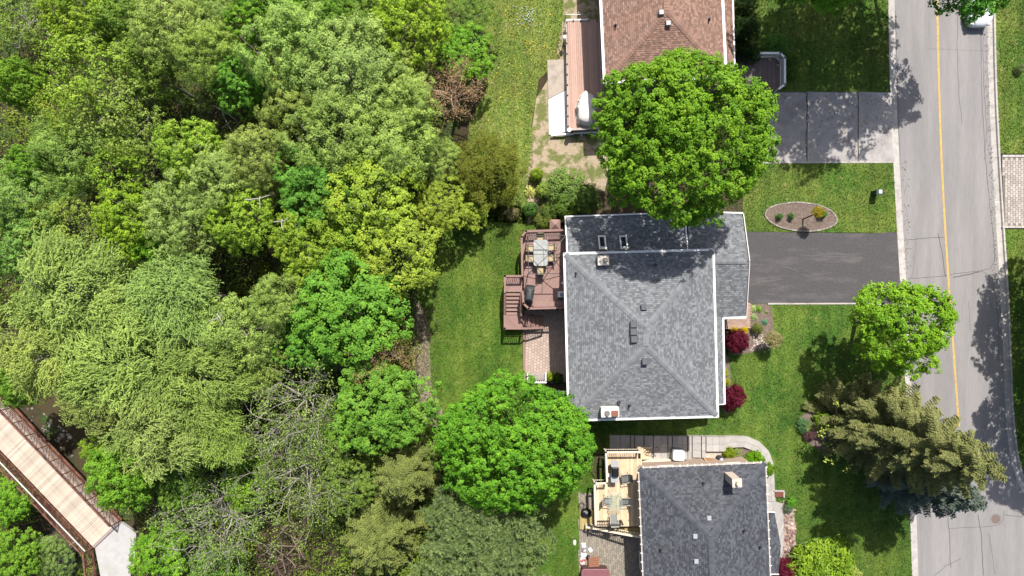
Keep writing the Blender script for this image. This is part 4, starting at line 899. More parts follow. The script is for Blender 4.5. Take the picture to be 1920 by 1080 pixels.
p = P(1143.5, 891, ZS + 0.3); bk = thing('bucket', 'small white lidded bucket beside the barbecue on the pine deck', 'bucket', (p.x, p.y, ZS))
MB().tube([(p.x, p.y, ZS + 0.005), (p.x, p.y, ZS + 0.3)], [0.12, 0.15], 16).build('body', M_WHITE, bk); MB().tube([(p.x, p.y, ZS + 0.302), (p.x, p.y, ZS + 0.33)], [0.16, 0.15], 16).build('lid', M_WHITE, bk)
M_SLING = mat('grey_sling', (0.115, 0.12, 0.115), 0.8, 0.12, 9); M_SLINGP = mat('pale_sling', (0.22, 0.23, 0.22), 0.8, 0.12, 9); M_FRG = mat('champagne_frame', (0.40, 0.36, 0.30), 0.45, 0.1, 6, spec=0.4)
GC = 'sling chairs on the pine deck'
for (px, py, rz, lab, sm_, w2) in ((1172, 897, 98, 'grey sling chair next to the stainless barbecue', M_SLING, 0.62), (1141, 939, -95, 'grey sling chair on the railing side of the glass table', M_SLINGP, 0.55),
                          (1172, 940, 92, 'dark grey sling chair on the house side of the glass table', M_SLING, 0.55), (1151, 972, 4, 'pale grey sling chair at the foot of the glass table by the steps', M_SLINGP, 0.58)):
    p = P(px, py, ZS + 0.5); chair(lab, (p.x, p.y, ZS), R(rz), M_FRG, sm_, GC, 'sling_chair', True, w2)
p = P(1154, 940, ZS + 0.7); gt = thing('glass_table', 'clear glass table with thin crossed frame on the pine deck', 'table', (p.x, p.y, ZS))
tg = bpy.data.materials.new('clear_table_glass'); tg.use_nodes = True; nd_ = tg.node_tree; bs = nd_.nodes['Principled BSDF']; bs.inputs['Base Color'].default_value = (0.62, 0.68, 0.64, 1); bs.inputs['Roughness'].default_value = 0.08
tp = nd_.nodes.new('ShaderNodeBsdfTransparent'); tp.inputs[0].default_value = (0.9, 0.93, 0.9, 1); ms = nd_.nodes.new('ShaderNodeMixShader'); ms.inputs[0].default_value = 0.1
nd_.links.new(tp.outputs[0], ms.inputs[1]); nd_.links.new(bs.outputs[0], ms.inputs[2]); nd_.links.new(ms.outputs[0], nd_.nodes['Material Output'].inputs['Surface'])
MB().prism(rrect(p.x, p.y, 0.5, 0.68, 0.1), ZS + 0.70, ZS + 0.712).build('table_top', tg, gt)
for sx, sy in ((-1, -1), (1, -1), (1, 1), (-1, 1)): MB().tube([(p.x + sx * 0.42, p.y + sy * 0.6, ZS), (p.x + sx * 0.2, p.y + sy * 0.25, ZS + 0.4), (p.x + sx * 0.42, p.y + sy * 0.6, ZS + 0.69)], 0.018, 6).build('leg', M_FRG, gt)
MB().tube([(p.x - 0.2, p.y, ZS + 0.4), (p.x + 0.2, p.y, ZS + 0.4)], 0.015, 6).build('stretcher', M_FRG, gt)
# stone patio below and the odds and ends on it
M_STONE = mat('mixed_paving_stone', (0.245, 0.215, 0.175), 0.9, 0.14, 8, attr=0.2, bump=0.4, bscale=30)
sp = thing('stone_patio', None, None, P(1140, 1040)); tag(sp, kind='structure')
spo = [P2(*e) for e in ((1085, 925), (1116, 925), (1116, 990), (1216, 990), (1222, 1120), (1086, 1120))]
MB().prism(spo, -0.1, 0.015).build('bed', mat('stone_patio_joint', (0.12, 0.105, 0.085), 0.95, 0.15, 8), sp)
tag(paver_field(spo, 0.24, 0.16, 0.005, 0.045, 0.016, 7, R(94)).build('paver', M_STONE, sp), kind='stuff'); HOLES.append(spo)
def hump(mb, c, rx, ry, rz, seed, rot=0, t=0.5):
    k = len(mb.v); mb.dome(c, rx, ry, rz, 14, 6, rot, full=False, t=t, pw=0.7); rk = random.Random(seed)
    for i in range(k, len(mb.v)): v = mb.v[i]; mb.v[i] = (v[0] + rk.uniform(-1, 1) * rx * 0.09, v[1] + rk.uniform(-1, 1) * ry * 0.09, v[2] + (rk.uniform(-1, 1) * rz * 0.09 if v[2] > c[2] + 0.01 else 0))
M_BAG = mat('black_bag', (0.008, 0.008, 0.009), 0.35, 0.2, 9, spec=0.5, bump=0.8, bscale=12)
p = P(1099, 963, 0.3); bb = thing('garbage_bag', 'shiny black garbage bag beside the pine steps', 'bag', (p.x, p.y, 0.05)); mb = MB(); hump(mb, (p.x, p.y, 0.05), 0.42, 0.34, 0.5, 3); mb.build('sack', M_BAG, bb, True); mb = MB(); hump(mb, (p.x + 0.1, p.y + 0.05, 0.5), 0.09, 0.08, 0.14, 4); mb.build('knot', M_BAG, bb, True)
p = P(1091, 948, 0.3); bb = thing('wire_basket', 'round dark wire basket just above the black garbage bag', 'basket', (p.x, p.y, 0.05))
for zz, rr_ in ((0.06, 0.16), (0.2, 0.2), (0.34, 0.23)): MB().tube([(p.x + rr_ * math.cos(2 * math.pi * k / 18), p.y + rr_ * math.sin(2 * math.pi * k / 18), zz) for k in range(19)], 0.014, 5).build('hoop', M_DARK, bb)
for k in range(10): an = 2 * math.pi * k / 10; MB().bar((p.x + 0.16 * math.cos(an), p.y + 0.16 * math.sin(an), 0.06), (p.x + 0.23 * math.cos(an), p.y + 0.23 * math.sin(an), 0.34), 0.012).build('wire', M_DARK, bb)
def sack(px, py, sx, sy, h, col, label, seed, rot=0, name='bag', stripe=None):
    p = P(px, py, 0.1); t = thing(name, label, 'bag', (p.x, p.y, 0.045)); mb = MB(); hump(mb, (p.x, p.y, 0.045), sx / 2, sy / 2, h, seed, rot)
    mb.build('sack', mat('sack_' + str(seed), col, 0.6, 0.1, 8, col2=stripe, c2=(0.48, 0.52), c2scale=4), t, True)
    q = loc2((p.x, p.y), rot, 0, sy * 0.46); MB().box(*q, 0.05, sx * 0.8, 0.05, 0.05 + h * 0.5, rot).build('seam', M_WHITE, t)
sack(1095, 1027, 0.42, 0.7, 0.16, (0.62, 0.6, 0.6), 'white printed garden sack lying highest on the stone patio', 21, R(5), stripe=(0.2, 0.17, 0.18))
sack(1094, 1041, 0.48, 0.3, 0.2, (0.7, 0.7, 0.7), 'plain white sack between the printed and red sacks', 22, R(-4))
sack(1092, 1053, 0.44, 0.62, 0.18, (0.3, 0.05, 0.06), 'red and white sack on the grass edge of the stone patio', 23, R(-6), stripe=(0.6, 0.55, 0.5))
p = P(1107, 1031, 0.05); pa = MB(); pa.prism(rrect(p.x, p.y, 0.13, 0.17, 0.02, R(35)), 0.048, 0.056); tag(pa.build('paper_sheet', mat('pale_blue_paper', (0.55, 0.64, 0.7), 0.7, 0.05, 5)), 'pale blue sheet of paper lying on the stone patio', 'paper')
p = P(1103, 1045, 0.2); mb = MB(); mb.dome((p.x, p.y, 0.19), 0.14, 0.17, 0.15, 14, 8, full=True); tag(mb.build('rubber_ball', mat('navy_rubber', (0.012, 0.014, 0.04), 0.5, 0.1, 5), smooth=True), 'small navy ball beside the wooden slatted stool', 'ball')
p = P(1113.5, 1053, 0.35); ws = thing('slatted_stool', 'low reddish wooden slatted stool above the maroon hot tub lid', 'stool', (p.x, p.y, 0.045)); m_ = mat('cedar_slat', (0.26, 0.12, 0.075), 0.7, 0.15, 8)
for k in range(5): MB().box(p.x, p.y - 0.3 + 0.15 * k, 0.36, 0.8, 0.12, 0.40, R(3), k / 5).build('slat', m_, ws)
for sx in (-0.34, 0.34):
    for sy in (-0.26, 0.26): MB().box(p.x + sx, p.y + sy, 0.045, 0.07, 0.07, 0.36).build('leg', m_, ws)
p = P(1116, 1094, 0.9); ht = thing('hot_tub', 'maroon padded hot tub lid with rounded corners at the lower edge', 'hot tub', (p.x, p.y, 0.045)); 
MB().prism(rrect(p.x, p.y, 0.98, 1.02, 0.2), 0.05, 0.82).build('cabinet', mat('tub_cabinet', (0.09, 0.05, 0.045), 0.7, 0.15, 8), ht)
MB().prism(rrect(p.x, p.y, 1.03, 1.07, 0.22), 0.83, 0.95).build('lid', mat('maroon_vinyl', (0.19, 0.075, 0.085), 0.5, 0.12, 4, spec=0.4), ht, bevel=0.04)
MB().box(p.x, p.y, 0.951, 2.04, 0.03, 0.956).build('lid_fold', mat('maroon_fold', (0.11, 0.04, 0.05), 0.6, 0.1, 4), ht)
p = P(1077.5, 1018, 0.1); mb = MB(); hump(mb, (p.x, p.y, -0.02), 0.13, 0.22, 0.14, 31); tag(mb.build('white_rock', mat('pale_rock', (0.6, 0.55, 0.48), 0.9, 0.15, 8), smooth=True), 'single white rock on the grass left of the stone patio', 'rock')
# ---------------- terraced walk between the houses
wk = thing('walkway', None, None, P(1290, 830)); tag(wk, kind='structure')
M_SLAB = mat('pale_walk_slab', (0.355, 0.335, 0.315), 0.9, 0.10, 4, attr=0.09, bump=0.25, bscale=40)
edges = [(1143, 1163, 2), (1163, 1181, 2), (1182, 1189, 1), (1190, 1206, 2), (1207, 1223, 2), (1224, 1250, 2), (1251, 1258, 1), (1259, 1286, 2), (1287, 1294, 1), (1295, 1311, 2), (1312, 1319, 1)]
lev = 0.02; rk = random.Random(77)
for i, (x0, x1, rows) in enumerate(edges):
    for r_ in range(3):
        y0, y1 = 815.5 + r_ * (46 if i < 9 else 40) / 3 * 0.98, 815.5 + (r_ + 1) * (46 if i < 9 else 40) / 3 * 0.98
        n_ = max(1, int((x1 - x0) / 9))
        for k in range(n_):
            xa, xb = x0 + (x1 - x0) * k / n_, x0 + (x1 - x0) * (k + 1) / n_
            MB().prism([P2(xa + .15, y0 + .15), P2(xb - .15, y0 + .15), P2(xb - .15, y1 - .15), P2(xa + .15, y1 - .15)], -0.1, 0.03 + 0.055 * i + rk.uniform(0, .006), rk.random()).build('slab', M_SLAB, wk)
base_h = 0.03 + 0.055 * len(edges)
# lawn stays flat, so the upper walk is a low terrace that follows the corner of the house
inner = [(1320, 843), (1356, 843), (1357, 838), (1392, 837), (1415, 846), (1432, 862), (1437, 885), (1439, 940), (1440, 1010), (1441, 1078), (1441, 1100)]
outer = [(1320, 815.5), (1356, 816), (1372, 815.5), (1400, 817), (1424, 828), (1441, 845), (1450, 868), (1454, 940), (1469, 944), (1469, 1010), (1464, 1100)]
def lerp2(a, b, t): return (a[0] + (b[0] - a[0]) * t, a[1] + (b[1] - a[1]) * t)
di, do_ = [], []
for (a, b), (c0, d0) in zip(zip(inner, inner[1:]), zip(outer, outer[1:])):
    n_ = max(1, round(math.dist(c0, d0) / 12))
    for k in range(n_): di.append(lerp2(a, b, k / n_)); do_.append(lerp2(c0, d0, k / n_))
for k in range(len(di) - 1):
    zz = max(0.04, base_h * (1 - k / 9.0)) if k > 2 else base_h
    for r_ in range(2):
        f0, f1 = 0.5 * r_ + 0.008, 0.5 * (r_ + 1) - 0.008
        a, b = lerp2(di[k], di[k + 1], 0.012), lerp2(di[k], di[k + 1], 0.988); c0, d0 = lerp2(do_[k], do_[k + 1], 0.012), lerp2(do_[k], do_[k + 1], 0.988)
        MB().prism([P2(*lerp2(a, c0, f0)), P2(*lerp2(b, d0, f0)), P2(*lerp2(b, d0, f1)), P2(*lerp2(a, c0, f1))], -0.1, zz + rk.uniform(0, .006), rk.random()).build('slab', M_SLAB, wk)
struct(MB().prism([P2(1262, 843.5), P2(1355.5, 843.5), P2(1355.5, 890), P2(1262, 890)], -0.1, 0.36).build('gravel_strip', mat('pebble_strip', (0.42, 0.36, 0.3), 0.9, 0.35, 20, bump=0.8, bscale=24, col2=(0.5, 0.47, 0.42), c2=(0.5, 0.6), c2scale=3)))
# things along the north wall of the south house
sl = thing('side_porch', 'low tan wooden platform under the north eave of the slate-roofed house', 'platform', P(1232, 868, 0))
boards(sl, [P2(1204, 861, 0.7), P2(1262, 861, 0.7), P2(1272, 874, 0.7), P2(1272, 890, 0.7), P2(1204, 890, 0.7)], R(2), 0.145, 0.012, 0.75, M_PINE2, 14); MB().prism([P2(1205, 862, 0.7), P2(1262, 862, 0.7), P2(1271, 874, 0.7), P2(1271, 890, 0.7), P2(1205, 890, 0.7)], -0.1, 0.71).build('frame', M_PINE2, sl)
p = P(1193, 845, 1.9); pt_ = thing('wooden_stair', 'short pine stair from the pine deck to the grey stepped walk', 'stair', P(1205, 845, 0))
for k in range(5): zz = 1.5 - 0.25 * k; MB().prism([P2(1196 + 5 * k, 838, zz), P2(1201 + 5 * k, 838, zz), P2(1201 + 5 * k, 860, zz), P2(1196 + 5 * k, 860, zz)], zz - 0.05, zz, k / 5).build('tread', M_PINE, pt_)
for yy in (838, 860): MB().bar(P(1196, yy, 1.45), P(1220, yy, 0.35), 0.05, 0.22).build('stringer', M_PINE2, pt_)
ir = thing('iron_gate', 'black wrought-iron gate with spear tips lying over the grey steps', 'gate', P(1226, 842, 0.6))
for k in range(7): a, b = P(1213 + 3.2 * k, 841 + 0.3 * k, 0.95), P(1214 + 3.2 * k, 849 - 0.8 * k, 1.45); MB().bar(a, b, 0.025).build('bar', M_DARK, ir)
for (u, v) in (((1208, 846), (1234, 838)), ((1210, 850), (1236, 845)), ((1230, 837), (1238, 846))): MB().bar(P(*u, 1.2), P(*v, 1.2), 0.035).build('frame_bar', M_DARK, ir)
p = P(1271.5, 853, 1.0); ac = thing('air_conditioner', 'air-conditioner unit with pale cover beside the grey steps', 'air conditioner', (p.x, p.y, 0.5))
MB().prism(rrect(p.x, p.y, 0.44, 0.4, 0.12, R(-4)), 0.4, 1.0).build('housing', M_GREYM, ac); mb = MB(); mb.dome((p.x + 0.03, p.y - 0.04, 1.0), 0.45, 0.4, 0.16, 18, 5, R(-4), pw=0.35); mb.build('cover', mat('pale_mint_cover', (0.56, 0.62, 0.6), 0.6, 0.08, 5, bump=0.4, bscale=9), ac, True)
MB().tube([(p.x + 0.4, p.y - 0.3, 0.8), (p.x + 0.7, p.y - 0.5, 0.9), (p.x + 0.75, p.y - 0.8, 1.2)], 0.025, 6).build('hose', M_DARK, ac)
p = P(1314, 867, 0.8); me_ = thing('utility_meter', 'small grey utility meter on the wall between the cover and the brown panel', 'meter', (p.x, p.y, 0.6)); MB().box(p.x, p.y, 0.5, 0.22, 0.16, 0.95).build('body', M_GREYM, me_); MB().tube([(p.x, p.y, 0.95), (p.x, p.y, 1.02)], 0.09, 12).build('dial', M_DARK, me_); MB().tube([(p.x, p.y - 0.05, 0.0), (p.x, p.y - 0.05, 0.5)], 0.03, 6).build('conduit', M_OFFW, me_)
p = P(1330, 866, 0.9); dp = thing('wood_panel', 'brown wooden panel leaning on the north wall of the slate-roofed house', 'panel', P(1330, 866, 0.3))
a, b, c0, d0 = P(1319, 858, 0.62), P(1332, 858, 0.66), P(1346, 872, 1.9), P(1330, 872, 1.9)
mb = MB(); mb.v = [tuple(v) for v in (a, b, c0, d0)] + [(v.x, v.y - 0.05, v.z - 0.03) for v in (a, b, c0, d0)]; mb.t = [0.5] * 8; mb.f = [(0, 1, 2, 3), (7, 6, 5, 4)] + [(k, 4 + k, 4 + (k + 1) % 4, (k + 1) % 4) for k in range(4)]
mb.build('sheet', mat('plywood_brown', (0.33, 0.185, 0.085), 0.8, 0.12, 4, stretch=(1, 6, 1)), dp); MB().bar(a + Vector((0, 0, .03)), d0 + Vector((0, 0, .03)), 0.05).build('batten', M_PINE2, dp)
p = P(1351, 862, 0.8); rb = thing('rain_barrel', 'dark grey barrel beside the brown leaning panel', 'barrel', (p.x, p.y, 0.3)); MB().tube([(p.x, p.y, 0.3), (p.x, p.y, 0.6), (p.x, p.y, 0.95), (p.x, p.y, 1.15)], [0.24, 0.29, 0.28, 0.22], 18).build('drum', mat('dark_barrel', (0.06, 0.055, 0.055), 0.7, 0.25, 12), rb, False); MB().tube([(p.x, p.y, 1.152), (p.x, p.y, 1.2)], [0.2, 0.05], 14).build('lid', M_GREYM, rb)
MB().tube([P(1358, 866, 1.0), P(1364, 870, 0.9), P(1372, 876, 0.8)], 0.035, 8).build('overflow_pipe', M_OFFW, rb)
rk = random.Random(3); gsr = 'grey stones in the corner bed'
for k, (px, py, s, lab) in enumerate(((1372, 857, .26, 'larger grey boulder nearest the dark barrel'), (1379, 862, .22, 'grey boulder between two others in the corner bed'), (1386, 866, .18, 'smallest grey boulder toward the globe shrub'))):
    p = P(px, py, 0.2); mb = MB(); hump(mb, (p.x, p.y, 0.0), s, s * 0.8, s * 1.1, 40 + k); tag(mb.build('boulder', mat('grey_boulder', (0.3, 0.31, 0.33), 0.9, 0.18, 9), smooth=True), lab, 'boulder', gsr)
# rocks of the street-side bed
mbs = MB()
for k in range(160):
    x, y = rk.uniform(1469, 1491), rk.uniform(944, 1058)
    p = P(x, y); s = rk.uniform(0.05, 0.14); hump(mbs, (p.x, p.y, 0.02), s, s * rk.uniform(0.6, 1), s * 0.8, 500 + k, rk.uniform(0, 3), rk.random())
tag(mbs.build('bed_stones', mat('bed_stone', (0.34, 0.265, 0.225), 0.9, 0.2, 12, attr=0.5, col2=(0.2, 0.09, 0.085), c2=(0.5, 0.58), c2scale=2.5)), 'pinkish and cream stones in the bed along the front walk', 'stones', kind='stuff')
p = P(1460, 926); mb = MB(); fl = thing('flower_box', 'small reddish square planting bed at the bend of the front walk', 'planting bed', (p.x, p.y, 0))
MB().box(p.x, p.y, 0, 0.62, 0.42, 0.1).build('mulch', mat('red_mulch', (0.16, 0.06, 0.045), 0.95, 0.3, 16, bump=0.8, bscale=24), fl)
for (cx, cy, sx, sy) in ((0, 0.25, 0.76, 0.1), (0.36, -0.02, 0.1, 0.42)): MB().box(p.x + cx, p.y + cy, 0, sx, sy, 0.14).build('border_stone', M_CONC, fl)

# ---------------- north house: deck, slab, cover, porch
M_NDK = mat('salmon_deck', (0.42, 0.275, 0.22), 0.75, 0.10, 5, attr=0.12, spec=0.3)
ZN = 0.9
nk = thing('deck', 'long salmon-brown deck of lengthwise boards beside the brown-roofed house', 'deck', P(1095, 140, 0))
no_ = [P2(*e, ZN) for e in ((1063, 38), (1140, 36), (1140, 242), (1066, 242))]; boards(nk, no_, R(92), 0.15, 0.016, ZN, M_NDK, 15); MB().prism(no_, 0.1, ZN - 0.035).build('frame', mat('salmon_deck_skirt', (0.24, 0.14, 0.11), 0.8, 0.1, 5), nk)
MB().bar(P(1062, 37.5, ZN + 0.02), P(1104, 37, ZN + 0.02), 0.1, 0.08).build('edge_board', M_WHITE, nk)
MB().bar(P(1061.5, 37, ZN), P(1065, 243, ZN), 0.08, 0.14).build('edge_board', mat('grey_edge', (0.4, 0.35, 0.31), 0.8, 0.1, 5), nk)
bme = MB().tube([(0, 0, 0), (0, 0, 0.14)], [0.055, 0.045], 10).mesh('post_socket', M_DARK)
for k in range(11): f = k / 10; link('post_socket', bme, nk, P(1062.3 + 3 * f, 42 + 195 * f, ZN + 0.03))
for x_ in (1075, 1089, 1103, 1120): link('post_socket', bme, nk, P(x_, 38.5, ZN + 0.03))
MB().bar(P(1066, 243, ZN + 0.1), P(1128, 240, ZN + 0.1), 0.16, 0.12).build('edge_board', mat('grey_edge', (0.4, 0.35, 0.31), 0.8, 0.1, 5), nk)
p = P(1067.5, 243, ZN + 0.3); MB().tube([(p.x, p.y, ZN), (p.x, p.y, ZN + 0.25)], 0.16, 14).build('corner_post', M_OFFW, nk)
cs_ = thing('concrete_slab', None, None, P(1045, 180)); tag(cs_, kind='structure')
M_NSLAB = mat('stained_slab', (0.37, 0.315, 0.265), 0.9, 0.12, 3, col2=(0.26, 0.22, 0.185), c2=(0.5, 0.7), c2scale=1.1, bump=0.2)
M_NSLAB2 = mat('bleached_slab', (0.66, 0.63, 0.61), 0.9, 0.06, 3)
MB().prism([P2(1026, 113), P2(1066, 113), P2(1066, 166), P2(1028, 186)], -0.05, 0.1).build('slab', M_NSLAB, cs_)
MB().prism([P2(1028.2, 187), P2(1066, 167), P2(1068, 247), P2(1042, 251), P2(1029, 253)], -0.05, 0.1).build('slab', M_NSLAB2, cs_)
rp = thing('white_pipe', 'long white pipe lying along the end of the concrete slab', 'pipe', P(1080, 251, 0.1)); MB().tube([P(1033, 254, 0.28), P(1074, 251, 0.28), P(1076, 249, 0.3), P(1128, 247, 0.3)], 0.09, 10).build('tube', M_WHITE, rp)
for x_ in (1040, 1090, 1115): p = P(x_, 251, 0.1); MB().box(p.x, p.y, 0.0, 0.1, 0.3, 0.2).build('bracket', M_OFFW, rp)
p = P(1058.5, 70, 1.2); pl_ = thing('post_lamp', 'small white post lamp beside the upper end of the salmon deck', 'lamp', (p.x, p.y, 0)); MB().tube([(p.x, p.y, 0), (p.x, p.y, 1.0)], 0.045, 8).build('post', M_OFFW, pl_); mb = MB(); mb.dome((p.x, p.y, 1.12), 0.14, 0.2, 0.2, 12, 6, full=True); mb.build('globe', M_WHITE, pl_, True)
fe = thing('wire_fence', 'thin pale wire fence rail above the salmon deck', 'fence', P(1065, 27, 0)); MB().bar(P(1060, 27, 0.9), P(1108, 27, 0.9), 0.03).build('rail', M_GREYM, fe)
for x_ in (1061, 1084, 1107): p = P(x_, 27, 0.5); MB().bar((p.x, p.y, 0), (p.x, p.y, 0.9), 0.04).build('post', M_GREYM, fe)
# covered patio set: a draped white cover with folds
p = P(1100, 200, ZN + 0.9); cv = thing('furniture_cover', 'white fabric cover draped over garden furniture on the salmon deck', 'cover', (p.x, p.y, ZN))
def drape(root, cx, cy, z0, levels, outline, seed, m):
    rk = random.Random(seed); ph = [rk.uniform(0, 6.28) for _ in range(6)]; mb = MB(); n = len(outline)
    for z, s in levels:
        for k, (x, y) in enumerate(outline):
            an = 2 * math.pi * k / n; f = s * (1 + (0.05 * math.sin(7 * an + ph[0]) + 0.03 * math.sin(13 * an + ph[1])) * (1.2 - z))
            mb.v.append((cx + x * f, cy + y * f, z0 + z * 0.95 + 0.04 * math.sin(5 * an + ph[2]) * (1 if z > 0.4 else 0))); mb.t.append(0.5)
    for k in range(len(levels) - 1): mb.f += [(k * n + j, k * n + (j + 1) % n, (k + 1) * n + (j + 1) % n, (k + 1) * n + j) for j in range(n)]
    mb.f.append(tuple(range((len(levels) - 1) * n, len(levels) * n))); mb.build('fabric', m, root, smooth=True)
ol = [(-0.55, 0.55), (-0.45, 0.95), (-0.1, 1.3), (0.1, 1.32), (0.5, 1.05), (0.72, 0.75), (0.78, 0.1), (0.75, -0.6), (0.6, -1.0), (0.45, -1.2), (-0.1, -1.25), (-0.5, -1.12), (-0.66, -0.75), (-0.64, -0.3), (-0.72, 0.05), (-0.68, 0.3)]
ol = smooth(ol + [ol[0]], 2)[:-1]; ol = [(x, y) for x, y in ol][::-1]
drape(cv, p.x, p.y, ZN, ((0.02, 1.0), (0.35, 0.96), (0.7, 0.9), (0.85, 0.82), (0.95, 0.6), (1.0, 0.3)), ol[::-1], 4, mat('white_cover_cloth', (0.70, 0.65, 0.60), 0.8, 0.05, 4, bump=0.7, bscale=5))
MB().tube([(p.x + x * 1.01, p.y + y * 1.01, ZN + 0.12) for x, y in ol + [ol[0]]], 0.015, 5).build('hem_cord', M_OFFW, cv)
# front porch with white railing
ZP = 0.75
po = thing('front_porch', 'grey-brown board porch with white railing in front of the brown-roofed house', 'porch', P(1440, 135, 0))
pol = [P2(*e, ZP) for e in ((1385, 104), (1462, 104), (1469, 112), (1470, 158), (1458, 169), (1385, 169))]
M_PB = mat('weathered_porch_board', (0.165, 0.13, 0.125), 0.9, 0.25, 6, attr=0.2, stretch=(1, 0.3, 1)); boards(po, pol, R(90), 0.14, 0.014, ZP, M_PB, 16); MB().prism(pol, 0.0, ZP - 0.035).build('frame', M_PB, po)
q = lambda x, y: (P(x, y, ZP + 0.95).x, P(x, y, ZP + 0.95).y)
railing(po, [q(1427, 99.5), q(1463, 99.5), q(1471.5, 108), q(1471.8, 158), q(1461, 166)], ZP, 0.95, M_WHITE, 0.15, 0.13, 0.04)
for k, (px, py) in enumerate(((1443, 112), (1459, 123))):
    p = P(px, py, ZP); mb = MB(); mb.dome((p.x, p.y, ZP), 0.13, 0.11, 0.12, 10, 5); mb.dome((p.x + 0.02, p.y, ZP + 0.1), 0.07, 0.06, 0.06, 8, 4)
    tag(mb.build('stone_ornament', mat('tan_ornament', (0.4, 0.32, 0.2), 0.9, 0.2, 8), smooth=True), ['small tan stone ornament on the porch near its upper rail', 'small tan stone ornament on the porch near its corner rail'][k], 'ornament')
# ---------------- front of the middle house: brick entry, pedestal, fence bits
en = thing('entry_steps', None, None, P(1385, 595)); tag(en, kind='structure')
eo_ = [P2(*e) for e in ((1356, 590), (1397, 590), (1397, 568), (1405, 568), (1405, 614), (1362, 616), (1356, 616))]
MB().prism(eo_, -0.1, 0.24).build('bed', mat('entry_joint', (0.2, 0.15, 0.12), 0.95, 0.1, 8), en); tag(paver_field(eo_, 0.2, 0.1, 0.2, 0.265, 0.014, 8, R(2)).build('paver', mat('pink_brick_paver', (0.37, 0.26, 0.205), 0.9, 0.1, 8, attr=0.16), en), kind='stuff')
p = P(1650, 360, 0.9); ut = thing('utility_pedestal', 'dark green utility pedestal with pale top on the lawn between the two driveways', 'utility box', (p.x, p.y, 0)); m_ = mat('pedestal_green', (0.03, 0.055, 0.04), 0.6, 0.12, 6)
MB().prism(rrect(p.x, p.y, 0.2, 0.18, 0.04), 0, 0.8).build('body', m_, ut); MB().prism(rrect(p.x, p.y, 0.24, 0.22, 0.05), 0.802, 0.86).build('cap', m_, ut); MB().prism(rrect(p.x + 0.06, p.y + 0.04, 0.12, 0.14, 0.03), 0.861, 0.88).build('top_plate', mat('pale_plate', (0.55, 0.6, 0.58), 0.5, 0.05, 5), ut); MB().box(p.x - 0.06, p.y - 0.2, 0.3, 0.05, 0.03, 0.5).build('latch', M_DARK, ut)
# lattice fence at the end of the back lawn, wire fence along the wood
fl_ = thing('lattice_fence', 'low weathered lattice fence at the corner of the back lawn under the maples', 'fence', P(800, 795, 0)); a, b = P(779, 788, 0.8), P(826, 803, 0.8); m_ = mat('weathered_fence', (0.2, 0.17, 0.14), 0.9, 0.2, 6); d = b - a
for k in range(16): u = a + d * ((k + 0.5) / 16); MB().bar((u.x, u.y, 0.0), (u.x, u.y, 0.85), 0.07, 0.02).build('picket', m_, fl_)
for zz in (0.2, 0.75): MB().bar((a.x, a.y + 0.04, zz), (b.x, b.y + 0.04, zz), 0.04, 0.07).build('rail', m_, fl_)
fw = thing('wire_fence', 'dark wire fence between the back lawn and the wood', 'fence', P(778, 560, 0)); pts_ = [P(779, 500, 0.6), P(778, 600, 0.6), P(782, 700, 0.6), P(779, 786, 0.6)]
for a, b in zip(pts_, pts_[1:]):
    for zz in (0.15, 0.5, 0.9): MB().bar((a.x, a.y, zz), (b.x, b.y, zz), 0.02).build('wire', M_DARK, fw)
    n_ = max(1, int((b - a).length / 1.2))
    for k in range(n_): u = a + (b - a) * (k / n_); MB().bar((u.x, u.y, -0.1), (u.x, u.y, 1.0), 0.06).build('post', m_, fw)
sgn = P(1041, 421, 0.8); bh = thing('birdhouse_roof', 'small brown pyramid-roofed box by the upper corner of the red-brown deck', 'garden box', (sgn.x, sgn.y, 0)); MB().box(sgn.x, sgn.y, 0, 0.62, 0.62, 0.6).build('body', M_REDD, bh)
mb = MB(); mb.v = [(sgn.x + x, sgn.y + y, 0.61) for x, y in ((-.4, -.4), (.4, -.4), (.4, .4), (-.4, .4))] + [(sgn.x, sgn.y, 0.95)]; mb.t = [.5] * 5; mb.f = [(0, 1, 4), (1, 2, 4), (2, 3, 4), (3, 0, 4), (3, 2, 1, 0)]; mb.build('roof', M_REDW, bh)
# ---------------- the footbridge
ZB = -1.55
br = thing('footbridge', 'footbridge with pale planks and rusty steel truss railings over the creek', 'bridge', P(90, 900, ZB - 0.5))
A0, A1 = P(-70, 672, ZB), P(224, 977, ZB)     # north-east edge
B0, B1 = P(-70, 770, ZB), P(174, 1027, ZB)    # south-west edge
ax = ((A1 - A0).normalized() + (B1 - B0).normalized()).normalized(); nrm_ = Vector((-ax.y, ax.x, 0))
Ls = (A1 - A0).length; np_ = int(Ls / 0.16); M_PLK = mat('pale_plank', (0.50, 0.425, 0.345), 0.85, 0.14, 4, attr=0.16, col2=(0.40, 0.33, 0.255), c2=(0.5, 0.7), c2scale=1.5)
rk = random.Random(8)
wB = (A0 - B0).dot(nrm_); o0 = A0 - nrm_ * wB
pme = [MB().box(0, 0, -0.05, 0.148, abs(wB) - 0.02, 0, 0, t).mesh('plank', M_PLK) for t in (0.05, 0.25, 0.4, 0.5, 0.6, 0.8, 0.95)]
for k in range(np_):
    c0 = A0 + ax * (0.16 * (k + 0.5)) - nrm_ * (wB / 2)
    link('plank', rk.choice(pme), br, (c0.x, c0.y, ZB + rk.uniform(-0.004, 0.004)), (0, 0, math.atan2(ax.y, ax.x)))
M_RUST = mat('rusty_steel', (0.2, 0.095, 0.065), 0.8, 0.25, 7, col2=(0.09, 0.04, 0.028), c2=(0.45, 0.6), c2scale=3)
